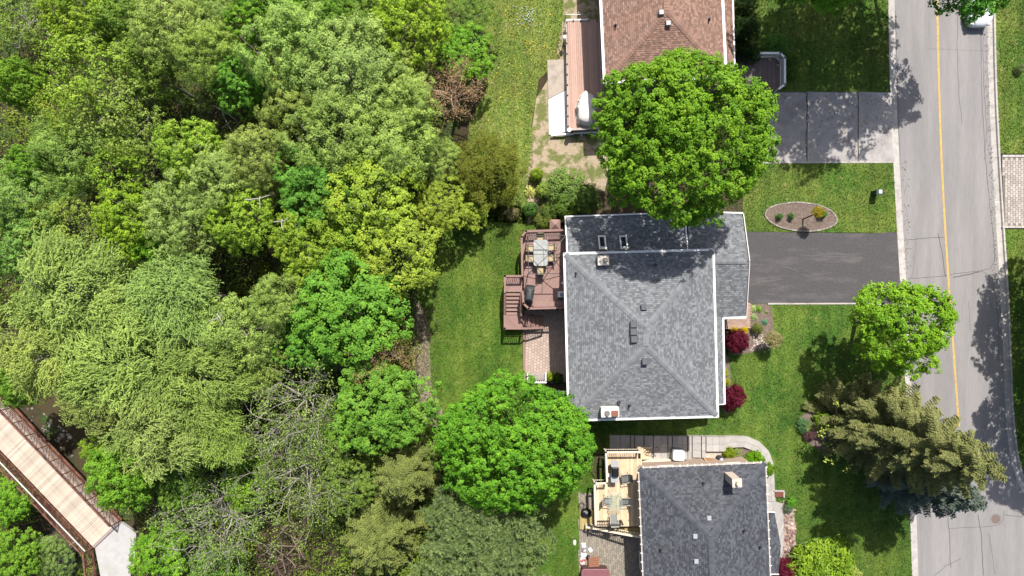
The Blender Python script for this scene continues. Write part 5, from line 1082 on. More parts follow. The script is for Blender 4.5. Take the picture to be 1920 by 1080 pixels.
for e, o in ((A0, 0.1), (A0 - nrm_ * wB, -0.1)):
    sg = 1 if wB > 0 else -1
    s0 = e + nrm_ * o * sg; s1 = s0 + ax * Ls; u = Vector((0, 0, 1))
    for zz, wd in ((-0.25, 0.12), (1.3, 0.09), (0.05, 0.06)): MB().bar(s0 + u * zz, s1 + u * zz, wd).build('chord', M_RUST, br)
    for zz in np.linspace(0.2, 1.2, 8): MB().bar(s0 + u * zz, s1 + u * zz, 0.022).build('rail_bar', M_RUST, br)
    m__ = int(Ls / 1.25)
    for k in range(m__ + 1):
        q0 = s0 + ax * (Ls * k / m__); MB().bar(q0 - u * 0.2, q0 + u * 1.28, 0.06).build('post', M_RUST, br)
        if k < m__: MB().bar(q0 - u * 0.2, q0 + ax * (Ls / m__) + u * 1.28, 0.035).build('diagonal', M_RUST, br)
    if o < 0: 
        MB().tube([s0 + u * 1.0 + nrm_ * 0.14 * sg, s1 + u * 1.0 + nrm_ * 0.14 * sg], 0.05, 8).build('handrail', mat('galvanised_rail', (0.5, 0.5, 0.48), 0.4, 0.08, 5, metal=0.3), br)
for k in range(8): c0 = A0 + ax * (Ls * (k + 0.5) / 8); MB().bar(c0 - u * 0.2, c0 - nrm_ * wB - u * 0.2, 0.12).build('floor_beam', M_RUST, br)
# end wall and the concrete path
ab = thing('path', None, None, P(215, 1040, ZB)); tag(ab, kind='structure')
e0 = A1 + ax * 0.05; e1 = e0 - nrm_ * wB
MB().bar(e0 - u * 0.05, e1 - u * 0.05, 0.22, 0.3).build('abutment', mat('abutment_stone', (0.3, 0.24, 0.22), 0.9, 0.15, 6), ab)
e0 = A1 + ax * 0.17; e1 = e0 - nrm_ * wB
pth = [P2(a, b, ZB) for a, b in ((255, 1000), (252, 1060), (236, 1100), (300, 1160), (195, 1160), (188, 1080))]
MB().prism([(e1.x, e1.y), (e0.x, e0.y)] + pth, ZB - 0.3, ZB - 0.01).build('slab', mat('pale_path_concrete', (0.40, 0.39, 0.38), 0.9, 0.10, 2.5, col2=(0.36, 0.35, 0.33), c2=(0.5, 0.7), c2scale=0.8), ab)
gr_ = thing('guard_rail', 'rusty slatted guard rail along the concrete path past the footbridge', 'railing', (e1.x, e1.y, ZB)); s0 = Vector((e1.x, e1.y, ZB)) + Vector((-0.15, 0, 0)); s1 = P(186, 1130, ZB)
for zz, wd in ((0.08, 0.08), (1.25, 0.12)): MB().bar(s0 + u * zz, s1 + u * zz, wd).build('rail', M_RUST, gr_)
for zz in np.linspace(0.2, 1.1, 6): MB().bar(s0 + u * zz, s1 + u * zz, 0.03).build('rail_bar', M_RUST, gr_)
for k in range(5): q0 = s0 + (s1 - s0) * (k / 4); MB().bar(q0 - u * 0.3, q0 + u * 1.2, 0.08).build('post', M_RUST, gr_)
# creek stones
crk = 'stones on the creek bank beside the footbridge'; mbs = MB()
for k in range(230):
    px, py = rk.gauss(125, 38), rk.gauss(800, 34); p = P(px, py, -4.1); s = rk.uniform(0.05, 0.16); hump(mbs, (p.x, p.y, gz(p.x, p.y) - 0.02), s, s * rk.uniform(0.6, 1), s * 0.8, 900 + k, rk.uniform(0, 3), rk.random())
tag(mbs.build('creek_stones', mat('creek_stone', (0.24, 0.22, 0.2), 0.9, 0.2, 10, attr=0.55)), 'small grey stones on the creek bank', 'stones', kind='stuff')
for k, (px, py, s, lab) in enumerate(((152, 790, .42, 'largest pale boulder on the creek bank above the footbridge'), (126, 822, .22, 'pale round stone on the creek bank nearest the truss railing'), (138, 812, .18, 'small whitish stone below the largest creek boulder'), (165, 806, .2, 'small pale stone to the side of the largest creek boulder'))):
    p = P(px, py, -3.8); mb = MB(); hump(mb, (p.x, p.y, gz(p.x, p.y) - 0.05), s, s * 0.85, s * 0.9, 70 + k, 0.5); tag(mb.build('boulder', mat('pale_boulder', (0.36, 0.34, 0.31), 0.9, 0.15, 8), smooth=True), lab, 'boulder', crk)
# ---------------- the parked car
def car():
    p = P(1839, 47, 0.6); cx = p.x; y0 = p.y; z = ZR
    root = thing('parked_car', 'white parked car half hidden under the overhanging tree', 'car', (cx, y0 + 2.2, ZR)); pm = mat('white_car_paint', (0.68, 0.7, 0.72), 0.25, 0.03, 3, spec=0.5, coat=0.6)
    # stations from the nose (south) to the tail: y offset, half width at sill, beltline half width, belt z, roof half width, roof z
    stn = [(-0.06, .3, .28, .52, None, .58), (0.0, .52, .48, .58, None, .66), (0.12, .72, .66, .68, None, .74), (0.26, .82, .77, .75, None, .8), (0.45, .88, .84, .80, None, .84), (1.15, .92, .88, .88, None, .95), (1.45, .92, .88, .92, .80, 1.02), (2.05, .92, .87, .95, .64, 1.42), (3.2, .92, .87, .97, .62, 1.45), (3.95, .91, .85, .97, .66, 1.16), (4.3, .88, .82, .95, None, 1.0), (4.5, .75, .7, .85, None, .88)]
    mb = MB()
    for yo, ws, wb_, bz, rw_, rz in stn:
        rw_ = rw_ or wb_ * 0.8; half = [(ws * 0.95, 0.2), (ws, 0.45), (wb_, bz), (rw_, rz - 0.02), (rw_ * 0.5, rz)]
        ringp = [(x, zz) for x, zz in half] + [(-x, zz) for x, zz in reversed(half)]
        mb.v += [(cx + x, y0 + yo, z + zz) for x, zz in ringp]; mb.t += [0.5] * 10
    for k in range(len(stn) - 1): mb.f += [(k * 10 + j, (k + 1) * 10 + j, (k + 1) * 10 + (j + 1) % 10, k * 10 + (j + 1) % 10) for j in range(10)]
    mb.f += [tuple(range(9, -1, -1))[::-1], tuple(range((len(stn) - 1) * 10, len(stn) * 10))[::-1]]
    body = mb.build('body', pm, root, smooth=True)
    wv = lambda x, yo, zz: (cx + x, y0 + yo, z + zz)
    MB().poly([wv(-.76, 1.5, 1.06), wv(.76, 1.5, 1.06), wv(.6, 2.03, 1.425), wv(-.6, 2.03, 1.425)]).build('windshield', M_GLASS, root)
    MB().poly([wv(-.6, 3.25, 1.465), wv(.6, 3.25, 1.465), wv(.68, 3.92, 1.2), wv(-.68, 3.92, 1.2)]).build('rear_window', M_GLASS, root)
    for s in (-1, 1):
        MB().poly([wv(s * .885, 1.65, .99), wv(s * .70, 2.1, 1.39), wv(s * .68, 3.15, 1.42), wv(s * .885, 3.85, 1.01)]).build('side_window', M_GLASS, root)
        MB().dome(wv(s * .62, .1, .66), .17, .14, .1, 10, 5, full=True).build('headlight', mat('lamp_glass', (0.6, 0.62, 0.64), 0.1, 0.05, 3, spec=0.8), root, True)
        MB().dome(wv(s * .98, 1.75, 1.02), .1, .06, .07, 8, 4, full=True).build('mirror', pm, root, True)
        for yo in (0.85, 3.55):
            w_ = MB().tube([wv(s * .80, yo, .32), wv(s * .955, yo, .32)], .32, 18).build('tyre', mat('tyre_rubber', (0.02, 0.02, 0.02), 0.9, 0.1, 9), root)
            MB().tube([wv(s * .95, yo, .32), wv(s * .965, yo, .32)], .2, 14).build('rim', M_SS, w_)
    MB().box(cx, y0 - 0.02, z + 0.38, 0.7, 0.05, z + 0.52).build('grille', M_DARK, root)
    MB().box(cx, y0 + 4.5, z + 0.55, 0.5, 0.03, z + 0.66).build('number_plate', M_OFFW, root)
car()
# small litter and weeds
def flecks(name, pts, size, m, label, cat, z=0.03, seed=0):
    rk = random.Random(seed); mb = MB()
    for (x, y) in pts:
        p = P(x, y); s = size * rk.uniform(0.6, 1.4); a = rk.uniform(0, 6.28); zz = z + rk.uniform(0, 0.02)
        q = [(p.x + s * math.cos(a + k * 1.2566) * rk.uniform(0.7, 1.1), p.y + s * math.sin(a + k * 1.2566) * rk.uniform(0.7, 1.1)) for k in range(5)]
        mb.poly([(u, v, zz + rk.uniform(-0.01, 0.012)) for u, v in q], rk.random())
    tag(mb.build(name, m), label, cat, kind='stuff')
rk = random.Random(41)
flecks('fallen_leaves', [(rk.uniform(1435, 1672), rk.triangular(174, 302, 178)) for _ in range(420)], 0.045, mat('fallen_leaf', (0.3, 0.22, 0.13), 0.9, 0.2, 8, attr=0.5), 'dry leaf litter on the upper driveway', 'leaf litter', 0.03, 1)
flecks('dandelions', [(x, y) for x, y in ((rk.uniform(905, 1050), rk.uniform(0, 300)) for _ in range(330)) if x < 1050 - max(0, y - 120) * 0.35 and x > 890 + max(0, 150 - abs(y - 60)) * 0.1], 0.032, mat('dandelion_yellow', (0.62, 0.46, 0.02), 0.8, 0.2, 8, attr=0.3), 'yellow dandelions in the grass behind the brown-roofed house', 'dandelions', 0.09, 2)
flecks('blue_flowers', [(rk.gauss(990, 12), rk.gauss(32, 11)) for _ in range(60)], 0.04, mat('pale_blue_petal', (0.3, 0.36, 0.42), 0.8, 0.15, 8, attr=0.3), 'patch of pale blue flowers in the grass near the top edge', 'flowers', 0.09, 3)
flecks('road_grit', [(rk.gauss(1690 + 0.03 * y, 4), y) for y in (rk.uniform(300, 720) for _ in range(160))] + [(rk.gauss(1852 + 0.05 * max(0, y - 150), 3), y) for y in (rk.uniform(60, 520) for _ in range(200))], 0.03, mat('grit', (0.14, 0.12, 0.09), 0.95, 0.2, 8, attr=0.4), 'dark grit and leaf bits along the gutters of the road', 'grit', ZR + 0.03, 4)
# grass now that every hard surface is known
for i, (poly, m, dn, sd_, z) in enumerate(LAWNS):
    nm = ['yellowish grass behind the brown-roofed house', 'short mown grass of the back lawn', 'lush grass of the front lawn below the asphalt driveway', 'grass between the two driveways', 'shaded grass in front of the brown-roofed house', 'grass across the road above the paver driveway', 'grass across the road below the paver driveway'][i]
    tag(grass(poly, m, dn, sd_, z, HOLES), nm, 'grass', kind='stuff')
# ================================================================ TREES AND PLANTS
def unit(v): return v / np.maximum(np.linalg.norm(v, axis=-1, keepdims=True), 1e-9)
def rsph(rng, n): return unit(rng.normal(size=(n, 3)))
def LC(c, g=1.66): return (c[0] * g * 0.95, c[1] * g, c[2] * g * 0.9, 1)
class Leaves:
    """leaf quads gathered into one crown mesh: a folded diamond per leaf"""
    def __init__(s): s.V = []; s.T = []
    def add(s, Pn, Nn, L, W, t, rng, D=None, fold=0.18):
        n = len(Pn); Nn = unit(Nn)
        if D is None: D = np.cross(Nn, rsph(rng, n))
        else: D = D - Nn * np.sum(D * Nn, -1, keepdims=True)
        D = unit(D); S = np.cross(Nn, D); L = np.broadcast_to(np.asarray(L, float), n)[:, None]; W = np.broadcast_to(np.asarray(W, float), n)[:, None]
        q = np.empty((n, 4, 3)); q[:, 0] = Pn - D * L * 0.5; q[:, 2] = Pn + D * L * 0.5
        q[:, 1] = Pn + S * W * 0.5 + Nn * W * fold; q[:, 3] = Pn - S * W * 0.5 + Nn * W * fold
        s.V.append(q.reshape(-1, 3)); s.T.append(np.repeat(np.clip(t, 0, 1), 4))
    def mesh(s, name, m):
        v = np.concatenate(s.V).astype(np.float32); t = np.concatenate(s.T).astype(np.float32); n = len(v) // 4
        me = bpy.data.meshes.new(name); me.vertices.add(4 * n); me.vertices.foreach_set('co', v.reshape(-1))
        me.loops.add(4 * n); me.loops.foreach_set('vertex_index', np.arange(4 * n, dtype=np.int32))
        me.polygons.add(n); me.polygons.foreach_set('loop_start', np.arange(0, 4 * n, 4, dtype=np.int32))
        a = me.attributes.new('t', 'FLOAT', 'POINT'); a.data.foreach_set('value', t)
        me.materials.append(m); me.update(calc_edges=True); return me
def limb(mb, a, b, r0, r1, rng, bend=0.12, n=5, k=5):
    a, b = np.asarray(a, float), np.asarray(b, float); L = np.linalg.norm(b - a); o = rng.normal(size=3) * L * bend; o[2] = abs(o[2]) * 0.5
    pts, rad = [], []
    for i in range(k):
        f = i / (k - 1); p = a + (b - a) * f + o * math.sin(math.pi * f) + rng.normal(size=3) * L * 0.012 * (0 < i < k - 1); pts.append(p); rad.append(r0 + (r1 - r0) * f)
    mb.tube(pts, rad, n, t=float(rng.uniform(0.2, 0.8)), cap=False); return pts
def lobes_of(rng, R, Hc, zc, n, lr, low=-0.3, flat=1.0, jitter=0.12, depth=0.64):
    """lobe centres spread over the upper shell of the crown"""
    i = np.arange(n) + 0.5; z = 1 - (1 - low) * i / n; th = i * 2.399963 + rng.uniform(0, 6.28); r = np.sqrt(np.maximum(0, 1 - z * z))
    d = np.stack([r * np.cos(th), r * np.sin(th), z], -1); d = unit(d + rng.normal(size=d.shape) * jitter)
    s = rng.uniform(depth, 1.1, n)[:, None]; c = d * s * np.array([R - lr, R - lr, (Hc - lr) * flat]) + np.array([0, 0, zc]); return c, d
def clump_crown(rng, R, Hc, zc, nl, lr, nc, cr, nleaf, leaf, up=0.5, low=-0.3, jitter=0.12, asp=0.72, inner=0.12, droop=0.0, squash=0.8, outline=None, depth=0.64):
    lv = Leaves(); C0, D0 = lobes_of(rng, R, Hc, zc, nl, lr, low, jitter=jitter, depth=depth)
    if outline is not None: C0[:, :2] *= outline(np.arctan2(C0[:, 1], C0[:, 0]))[:, None]
    lrs = lr * rng.uniform(0.7, 1.3, nl); lt = rng.uniform(0, 1, nl)
    d = rsph(rng, nl * nc); k = np.repeat(np.arange(nl), nc)
    d = unit(d + D0[k] * 0.75 + np.array([0, 0, 0.25]))
    cc = C0[k] + d * lrs[k][:, None] * rng.uniform(0.7, 1.12, len(k))[:, None] * np.array([1, 1, squash]); ct = 0.45 * lt[k] + 0.55 * rng.uniform(0, 1, len(k))
    crs = cr * rng.uniform(0.65, 1.3, len(k))
    kk = np.repeat(np.arange(len(k)), nleaf); dl = unit(rsph(rng, len(kk)) + d[kk] * 0.5 + np.array([0, 0, 0.3]))
    pp = cc[kk] + dl * crs[kk][:, None] * np.sqrt(rng.uniform(0.05, 1, len(kk)))[:, None]; pp[:, 2] -= droop * crs[kk] * rng.uniform(0, 1, len(kk))
    nn = d[kk] * 0.35 + dl * 0.55 + np.array([0, 0, up]) + rng.normal(size=(len(kk), 3)) * 0.28
    ls = leaf * rng.uniform(0.7, 1.35, len(kk)); lv.add(pp, nn, ls, ls * asp, 0.6 * ct[kk] + 0.4 * rng.uniform(0, 1, len(kk)), rng)
    ni = int(len(kk) * inner)
    if ni:
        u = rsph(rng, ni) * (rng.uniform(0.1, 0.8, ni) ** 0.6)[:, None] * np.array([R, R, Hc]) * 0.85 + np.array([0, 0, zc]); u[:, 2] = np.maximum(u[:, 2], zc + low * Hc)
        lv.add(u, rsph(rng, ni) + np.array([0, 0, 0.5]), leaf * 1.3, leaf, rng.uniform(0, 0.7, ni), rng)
    return lv, C0
def shifted(meshes, dx, dy):
    for me in meshes[1:]: me.transform(Matrix.Translation((dx, dy, 0)))
    return meshes
def trunk_mesh(rng, C0, zc, r0, m, nlimb=14, name='trunk', lean=(0, 0)):
    mb = MB(); top = np.array([lean[0], lean[1], zc * 1.0]); mb.tube([(0, 0, -0.6), (0, 0, 0.15), (lean[0] * .3, lean[1] * .3, zc * 0.3), (lean[0] * .7, lean[1] * .7, zc * 0.65), tuple(top)], [r0 * 1.5, r0 * 1.15, r0 * 0.95, r0 * 0.8, r0 * 0.45], 9, cap=False)
    ids = rng.permutation(len(C0))[:nlimb]
    for i in ids:
        f = rng.uniform(0.4, 0.95); a = np.array([lean[0] * f, lean[1] * f, zc * f]); e = C0[i] * 0.96 + a * 0.04; pts = limb(mb, a, e, r0 * 0.42, r0 * 0.09, rng)
        for j in rng.permutation(len(C0))[:2]:
            pass
        q = pts[3]; e2 = C0[i] + rng.normal(size=3) * 0.5; limb(mb, q, e2, r0 * 0.16, r0 * 0.04, rng, n=4, k=4)
    return mb.mesh(name, m, True)
def branchy(rng, mb, p, d, L, r, depth, tips, spread=0.75, up=0.12, kids=(2, 4), shrink=0.66, n=5):
    """a bare, forking limb; collects twig tips"""
    pts = [np.array(p, float)]; rad = [r]; k = 4; dd = np.array(d, float)
    for i in range(k):
        dd = unit(dd + rng.normal(size=3) * 0.16 + np.array([0, 0, up * 0.3])); pts.append(pts[-1] + dd * L / k); rad.append(r * (1 - 0.5 * (i + 1) / k))
    mb.tube(pts, rad, n if depth > 1 else 3, t=float(rng.uniform(0, 1)), cap=False)
    if depth <= 0: tips.append((pts[-1], dd)); tips.append((pts[-2], dd)); return
    for j in range(int(rng.integers(kids[0], kids[1] + 1))):
        q = pts[-1] if j == 0 else pts[int(rng.integers(1, k + 1))]; nd = unit(dd + rng.normal(size=3) * spread + np.array([0, 0, up]))
        branchy(rng, mb, q, nd, L * shrink * rng.uniform(0.75, 1.2), r * (0.62 if j == 0 else 0.5), depth - 1, tips, spread, up, kids, shrink, n)
M_BARK = mat('bark', (0.10, 0.082, 0.062), 0.95, 0.3, 9, bump=0.8, bscale=14)
M_BARKG = mat('grey_bark', (0.33, 0.305, 0.265), 0.95, 0.2, 7, bump=0.6, bscale=14, attr=0.25)
M_BARKB = mat('brown_twig', (0.36, 0.25, 0.18), 0.95, 0.2, 7, attr=0.35)
LM = leafmat('broad_leaf', 0.22, 0.02, 0.55); LF = leafmat('fine_leaf', 0.18, 0.018, 0.6, spec=0.15); LN = leafmat('needle', 0.12, 0.02, 0.5, rough=0.7, spec=0.15); LD = leafmat('dry_leaf', 0.15, 0.02, 0.45, rough=0.9, spec=0.1)
# ---- prototypes: crown radius about 3.2 m, top about 10 m
PRO = {}
def proto(kind, make, variants=2):
    PRO[kind] = [make(np.random.default_rng(1000 + 17 * i + sum(map(ord, kind)))) for i in range(variants)]
def lumpr(rng, a):
    p = rng.uniform(0, 6.28, 3); return lambda th: 1 + a * (0.6 * np.sin(2 * th + p[0]) + 0.6 * np.sin(3 * th + p[1]) + 0.5 * np.sin(5 * th + p[2]))
def mk_maple(rng):
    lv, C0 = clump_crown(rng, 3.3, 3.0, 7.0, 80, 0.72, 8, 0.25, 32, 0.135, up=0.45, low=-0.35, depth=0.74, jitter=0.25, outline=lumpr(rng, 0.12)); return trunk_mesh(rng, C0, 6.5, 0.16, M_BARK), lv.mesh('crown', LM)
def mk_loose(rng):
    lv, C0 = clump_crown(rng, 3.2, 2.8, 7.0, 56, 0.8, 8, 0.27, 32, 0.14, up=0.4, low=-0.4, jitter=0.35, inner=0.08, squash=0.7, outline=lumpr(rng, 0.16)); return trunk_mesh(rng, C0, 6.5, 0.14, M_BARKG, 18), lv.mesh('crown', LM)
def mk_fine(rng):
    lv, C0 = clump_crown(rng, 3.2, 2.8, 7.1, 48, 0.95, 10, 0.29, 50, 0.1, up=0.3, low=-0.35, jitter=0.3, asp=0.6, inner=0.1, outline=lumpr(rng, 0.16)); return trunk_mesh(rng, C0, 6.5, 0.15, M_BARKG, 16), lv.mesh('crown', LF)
def mk_sparse(rng):
    lv, C0 = clump_crown(rng, 3.2, 2.6, 7.0, 46, 0.75, 13, 0.24, 9, 0.13, up=0.4, low=-0.5, jitter=0.4, inner=0.06, asp=0.65); 
    mb = MB(); tips = []; branchy(rng, mb, (0, 0, -0.4), (0, 0, 1), 4.4, 0.17, 0, [], n=7)
    for k in range(7): a = 6.28 * k / 7 + rng.uniform(-.3, .3); branchy(rng, mb, (0, 0, 3.2 + rng.uniform(0, 1)), unit(np.array([math.cos(a), math.sin(a), 1.0])), 2.4, 0.085, 2, tips, up=0.2)
    return mb.mesh('trunk', M_BARKG, True), lv.mesh('crown', LF)
def mk_willow(rng):
    lv = Leaves(); C0, D0 = lobes_of(rng, 3.3, 2.6, 7.0, 40, 0.9, -0.2, jitter=0.35); C0[:, :2] *= lumpr(rng, 0.16)(np.arctan2(C0[:, 1], C0[:, 0]))[:, None]; ns = 3000; k = rng.integers(0, len(C0), ns)
    wind = np.array([-0.6, 0.4, 0.0]); st = C0[k] + rsph(rng, ns) * np.array([0.6, 0.6, 0.3]); st[:, 2] += 0.5
    ld = unit(D0 * np.array([1, 1, 0.1]) * 0.6 + wind * 0.55 + rng.normal(size=D0.shape) * 0.45); lt = rng.uniform(0, 1, len(C0))
    out = unit(ld[k] + rng.normal(size=(ns, 3)) * 0.5 + np.array([0, 0, 0.45])); ln = rng.uniform(0.3, 0.85, ns); tt = 0.5 * lt[k] + 0.5 * rng.uniform(0, 1, ns); m_ = 12
    for j in range(m_):
        f = (j + rng.uniform(0, 1, ns)) / m_; s = (f * ln)[:, None]; p = st + out * s + np.array([0, 0, -0.8]) * s * s; tg = out + np.array([0, 0, -1.6]) * s
        lv.add(p, np.array([0, 0, 1.0]) + rng.normal(size=(ns, 3)) * 0.45, rng.uniform(0.08, 0.15, ns), rng.uniform(0.035, 0.06, ns), 0.6 * tt + 0.4 * rng.uniform(0, 1, ns), rng, D=unit(tg) + rng.normal(size=(ns, 3)) * 0.5)
    l2, _ = clump_crown(rng, 2.9, 2.2, 6.8, 30, 0.8, 10, 0.3, 20, 0.1, up=0.3, asp=0.5, inner=0.2); lv.V += l2.V; lv.T += [t * 0.6 for t in l2.T]  # filler leaves kept greener and darker, painting shade into the gaps between lobes
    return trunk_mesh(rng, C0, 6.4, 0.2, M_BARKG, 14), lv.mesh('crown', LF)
def mk_bare(rng):
    mb = MB(); tips = []; branchy(rng, mb, (0, 0, -0.4), (0.1, 0, 1), 4.0, 0.13, 0, [], n=7)
    for k in range(13): a = 6.28 * k / 13 + rng.uniform(-.3, .3); branchy(rng, mb, (0.2, 0, 3.0 + rng.uniform(0, 1)), unit(np.array([math.cos(a), math.sin(a), 0.8])), 2.6, 0.055, 3, tips, spread=0.6, up=0.14, kids=(3, 4), shrink=0.68)
    lv = Leaves(); tp = np.array([t[0] for t in tips]); ch = rng.choice(len(tp), int(len(tp) * 0.8), replace=False); kk = np.repeat(ch, 6); pp = tp[kk] + rng.normal(size=(len(kk), 3)) * 0.16
    lv.add(pp, rsph(rng, len(kk)) * 0.7 + np.array([0, 0, 0.6]), 0.12 * rng.uniform(0.7, 1.3, len(kk)), 0.075, rng.uniform(0, 0.7, len(kk)), rng); return mb.mesh('trunk', M_BARKG, True), lv.mesh('crown', LF)
def mk_dead(rng):
    mb = MB(); tips = []
    for k in range(12): a = 6.28 * k / 12 + rng.uniform(-.3, .3); branchy(rng, mb, (0, 0, 2.5 + rng.uniform(0, 3.5)), unit(np.array([math.cos(a), math.sin(a), 0.55])), 1.7, 0.05, 2, tips, spread=0.6, up=0.1, kids=(3, 5), shrink=0.7)
    mb.tube([(0, 0, -0.4), (0, 0, 3), (0, 0, 7.5)], [0.16, 0.12, 0.03], 7, cap=False); lv = Leaves(); tp = np.array([t[0] for t in tips]); kk = np.repeat(np.arange(len(tp)), 8); pp = tp[kk] + rng.normal(size=(len(kk), 3)) * 0.2
    lv.add(pp, rsph(rng, len(kk)), 0.15, 0.05, rng.uniform(0, 1, len(kk)), rng); return mb.mesh('trunk', M_BARKB, True), lv.mesh('crown', LD)
def spruce_leaves(rng, h, Rb, dens=1.0, z0=0.04, droop=0.3, power=0.8, ql=0.2, qw=0.085, gap=0.62):
    """whorls of single plumes: each branch a drooping axis with needled side shoots, paler at the tip"""
    lv = Leaves(); nlev = int(h / gap)
    for i in range(nlev):
        z = h * (z0 + (0.985 - z0) * i / nlev) + rng.uniform(-0.15, 0.15); f = max(0.0, 1 - z / h); L0 = Rb * f ** power + 0.15; nb = 9 if f > 0.35 else (6 if f > 0.12 else 4)
        for j in range(nb):
            a = 2 * math.pi * (j + 0.5 * (i % 2)) / nb + rng.uniform(-0.4, 0.4); L = L0 * rng.uniform(0.62, 1.2); bt = rng.uniform(0, 1); n_ = int(max(30, 120 * L * dens))
            d = np.array([math.cos(a), math.sin(a), 0.0]); sd = np.array([-d[1], d[0], 0.0]); s = rng.uniform(0.1, 1.0, n_) ** 0.85; k = np.round(s * L / 0.16) * 0.16 / L
            s = 0.6 * k + 0.4 * s; wdt = (0.12 + 0.16 * L * np.clip(1.15 - s, 0.12, 1) * np.clip(s * 3, 0.3, 1)); side = rng.uniform(-1, 1, n_) * wdt; hang = np.abs(rng.normal(size=n_)) * 0.09 + np.abs(side) * 0.5
            p = np.outer(s * L + np.abs(side) * 0.5, d) + np.outer(side, sd); p[:, 2] = z - droop * L * s + 0.3 * L * s * s - hang
            D = d * 0.8 + np.outer(np.sign(side) * 0.9, sd) + rng.normal(size=(n_, 3)) * 0.3 + np.array([0, 0, -0.2])
            lv.add(p, np.array([0, 0, 1.0]) + d * 0.3 + rng.normal(size=(n_, 3)) * 0.4, ql * rng.uniform(0.7, 1.3, n_), qw, 0.3 * bt + 0.3 * s + 0.4 * rng.uniform(0, 1, n_), rng, D=D)
    return lv
def spruce_trunk(h, r):
    mb = MB(); mb.tube([(0, 0, -0.5), (0, 0, h * 0.5), (0, 0, h * 0.98)], [r, r * 0.6, 0.02], 8, cap=False); rg = np.random.default_rng(5)
    for i in range(int(h * 3)):
        z = h * (0.05 + 0.85 * rg.uniform()); a = rg.uniform(0, 6.28); L = 0.7 * (1 - z / h) * h * 0.27; mb.tube([(0, 0, z), (math.cos(a) * L, math.sin(a) * L, z - 0.12 * L)], [0.035, 0.01], 4, cap=False)
    return mb.mesh('trunk', M_BARK, True)
def mk_gold(rng): return spruce_trunk(10, 0.15), spruce_leaves(rng, 10, 3.3, 1.5, 0.15, 0.4, 0.75, 0.17, 0.07, 0.6).mesh('crown', LN)
def mk_cedar(rng):
    lv, C0 = clump_crown(rng, 3.2, 4.2, 5.2, 60, 0.75, 20, 0.3, 18, 0.15, up=0.25, low=-0.6, jitter=0.3, asp=0.4, inner=0.1); return trunk_mesh(rng, C0, 5, 0.15, M_BARK, 10), lv.mesh('crown', LN)
def mk_pine(rng):
    lv = Leaves(); C0, D0 = lobes_of(rng, 3.2, 2.4, 7.2, 84, 0.5, -0.35, jitter=0.35); C1, D1 = lobes_of(rng, 2.3, 1.9, 7.2, 40, 0.4, 0.0, jitter=0.3); C0 = np.concatenate([C0, C1]); D0 = np.concatenate([D0, D1]); k = np.repeat(np.arange(124), 13); c = C0[k] + rsph(rng, len(k)) * 0.62 * rng.uniform(0.3, 1, len(k))[:, None]; ct = rng.uniform(0, 1, len(k))
    kk = np.repeat(np.arange(len(k)), 34); dl = unit(rsph(rng, len(kk)) + np.array([0, 0, 0.55]) + D0[k][kk] * 0.3); p = c[kk] + dl * 0.11; lv.add(p, np.cross(dl, rsph(rng, len(kk))), 0.24, 0.035, 0.5 * ct[kk] + 0.5 * rng.uniform(0, 1, len(kk)), rng, D=dl)
    return trunk_mesh(rng, C0, 6.4, 0.15, M_BARK, 26), lv.mesh('crown', LN)
for nm, f, n in (('maple', mk_maple, 2), ('loose', mk_loose, 3), ('fine', mk_fine, 3), ('sparse', mk_sparse, 2), ('willow', mk_willow, 2), ('bare', mk_bare, 2), ('dead', mk_dead, 1), ('gold', mk_gold, 2), ('cedar', mk_cedar, 1), ('pine', mk_pine, 1)): proto(nm, f, n)
TOPZ = dict(maple=10.0, loose=9.8, fine=9.9, sparse=9.6, willow=9.6, bare=9.2, dead=8.2, gold=9.9, cedar=9.4, pine=9.6)
KN = {'maple': 'maple_tree', 'loose': 'broadleaf_tree', 'fine': 'broadleaf_tree', 'sparse': 'thin_leaved_tree', 'willow': 'willow_tree', 'bare': 'half_bare_tree', 'dead': 'dead_tree', 'gold': 'conifer_tree', 'cedar': 'cedar_tree', 'pine': 'pine_tree'}
rt = random.Random(31); cnt = {}
def tree(px, py, rpx, top, kind, col, label, group=None, rot=None, name=None, cat='tree', mid=None, meshes=None, bark=None):
    """a tree whose crown centre is seen at px,py with radius rpx; top is the height of its tip"""
    if mid is None: mid = top - rpx / PPM * 0.62
    p = P(px, py, mid); zb = gz(p.x, p.y); i = cnt.get(kind, 0); cnt[kind] = i + 1
    if meshes is None: tm, cm = PRO[kind][i % len(PRO[kind])]; s = rpx / PPM * (HC - mid) / HC / 3.2; sz = (top - zb) / TOPZ[kind]
    else: tm, cm = meshes; s = sz = 1.0
    root = thing(name or KN[kind], label, cat, (p.x, p.y, zb), group); root.rotation_euler = (0, 0, rt.uniform(0, 6.28) if rot is None else rot); root.scale = (s, s, sz)
    for nm, me in (('trunk', tm), ('crown', cm)):
        o = bpy.data.objects.new(nm, me); C.objects.link(o); o.parent = root; o.color = LC(col)
    return root
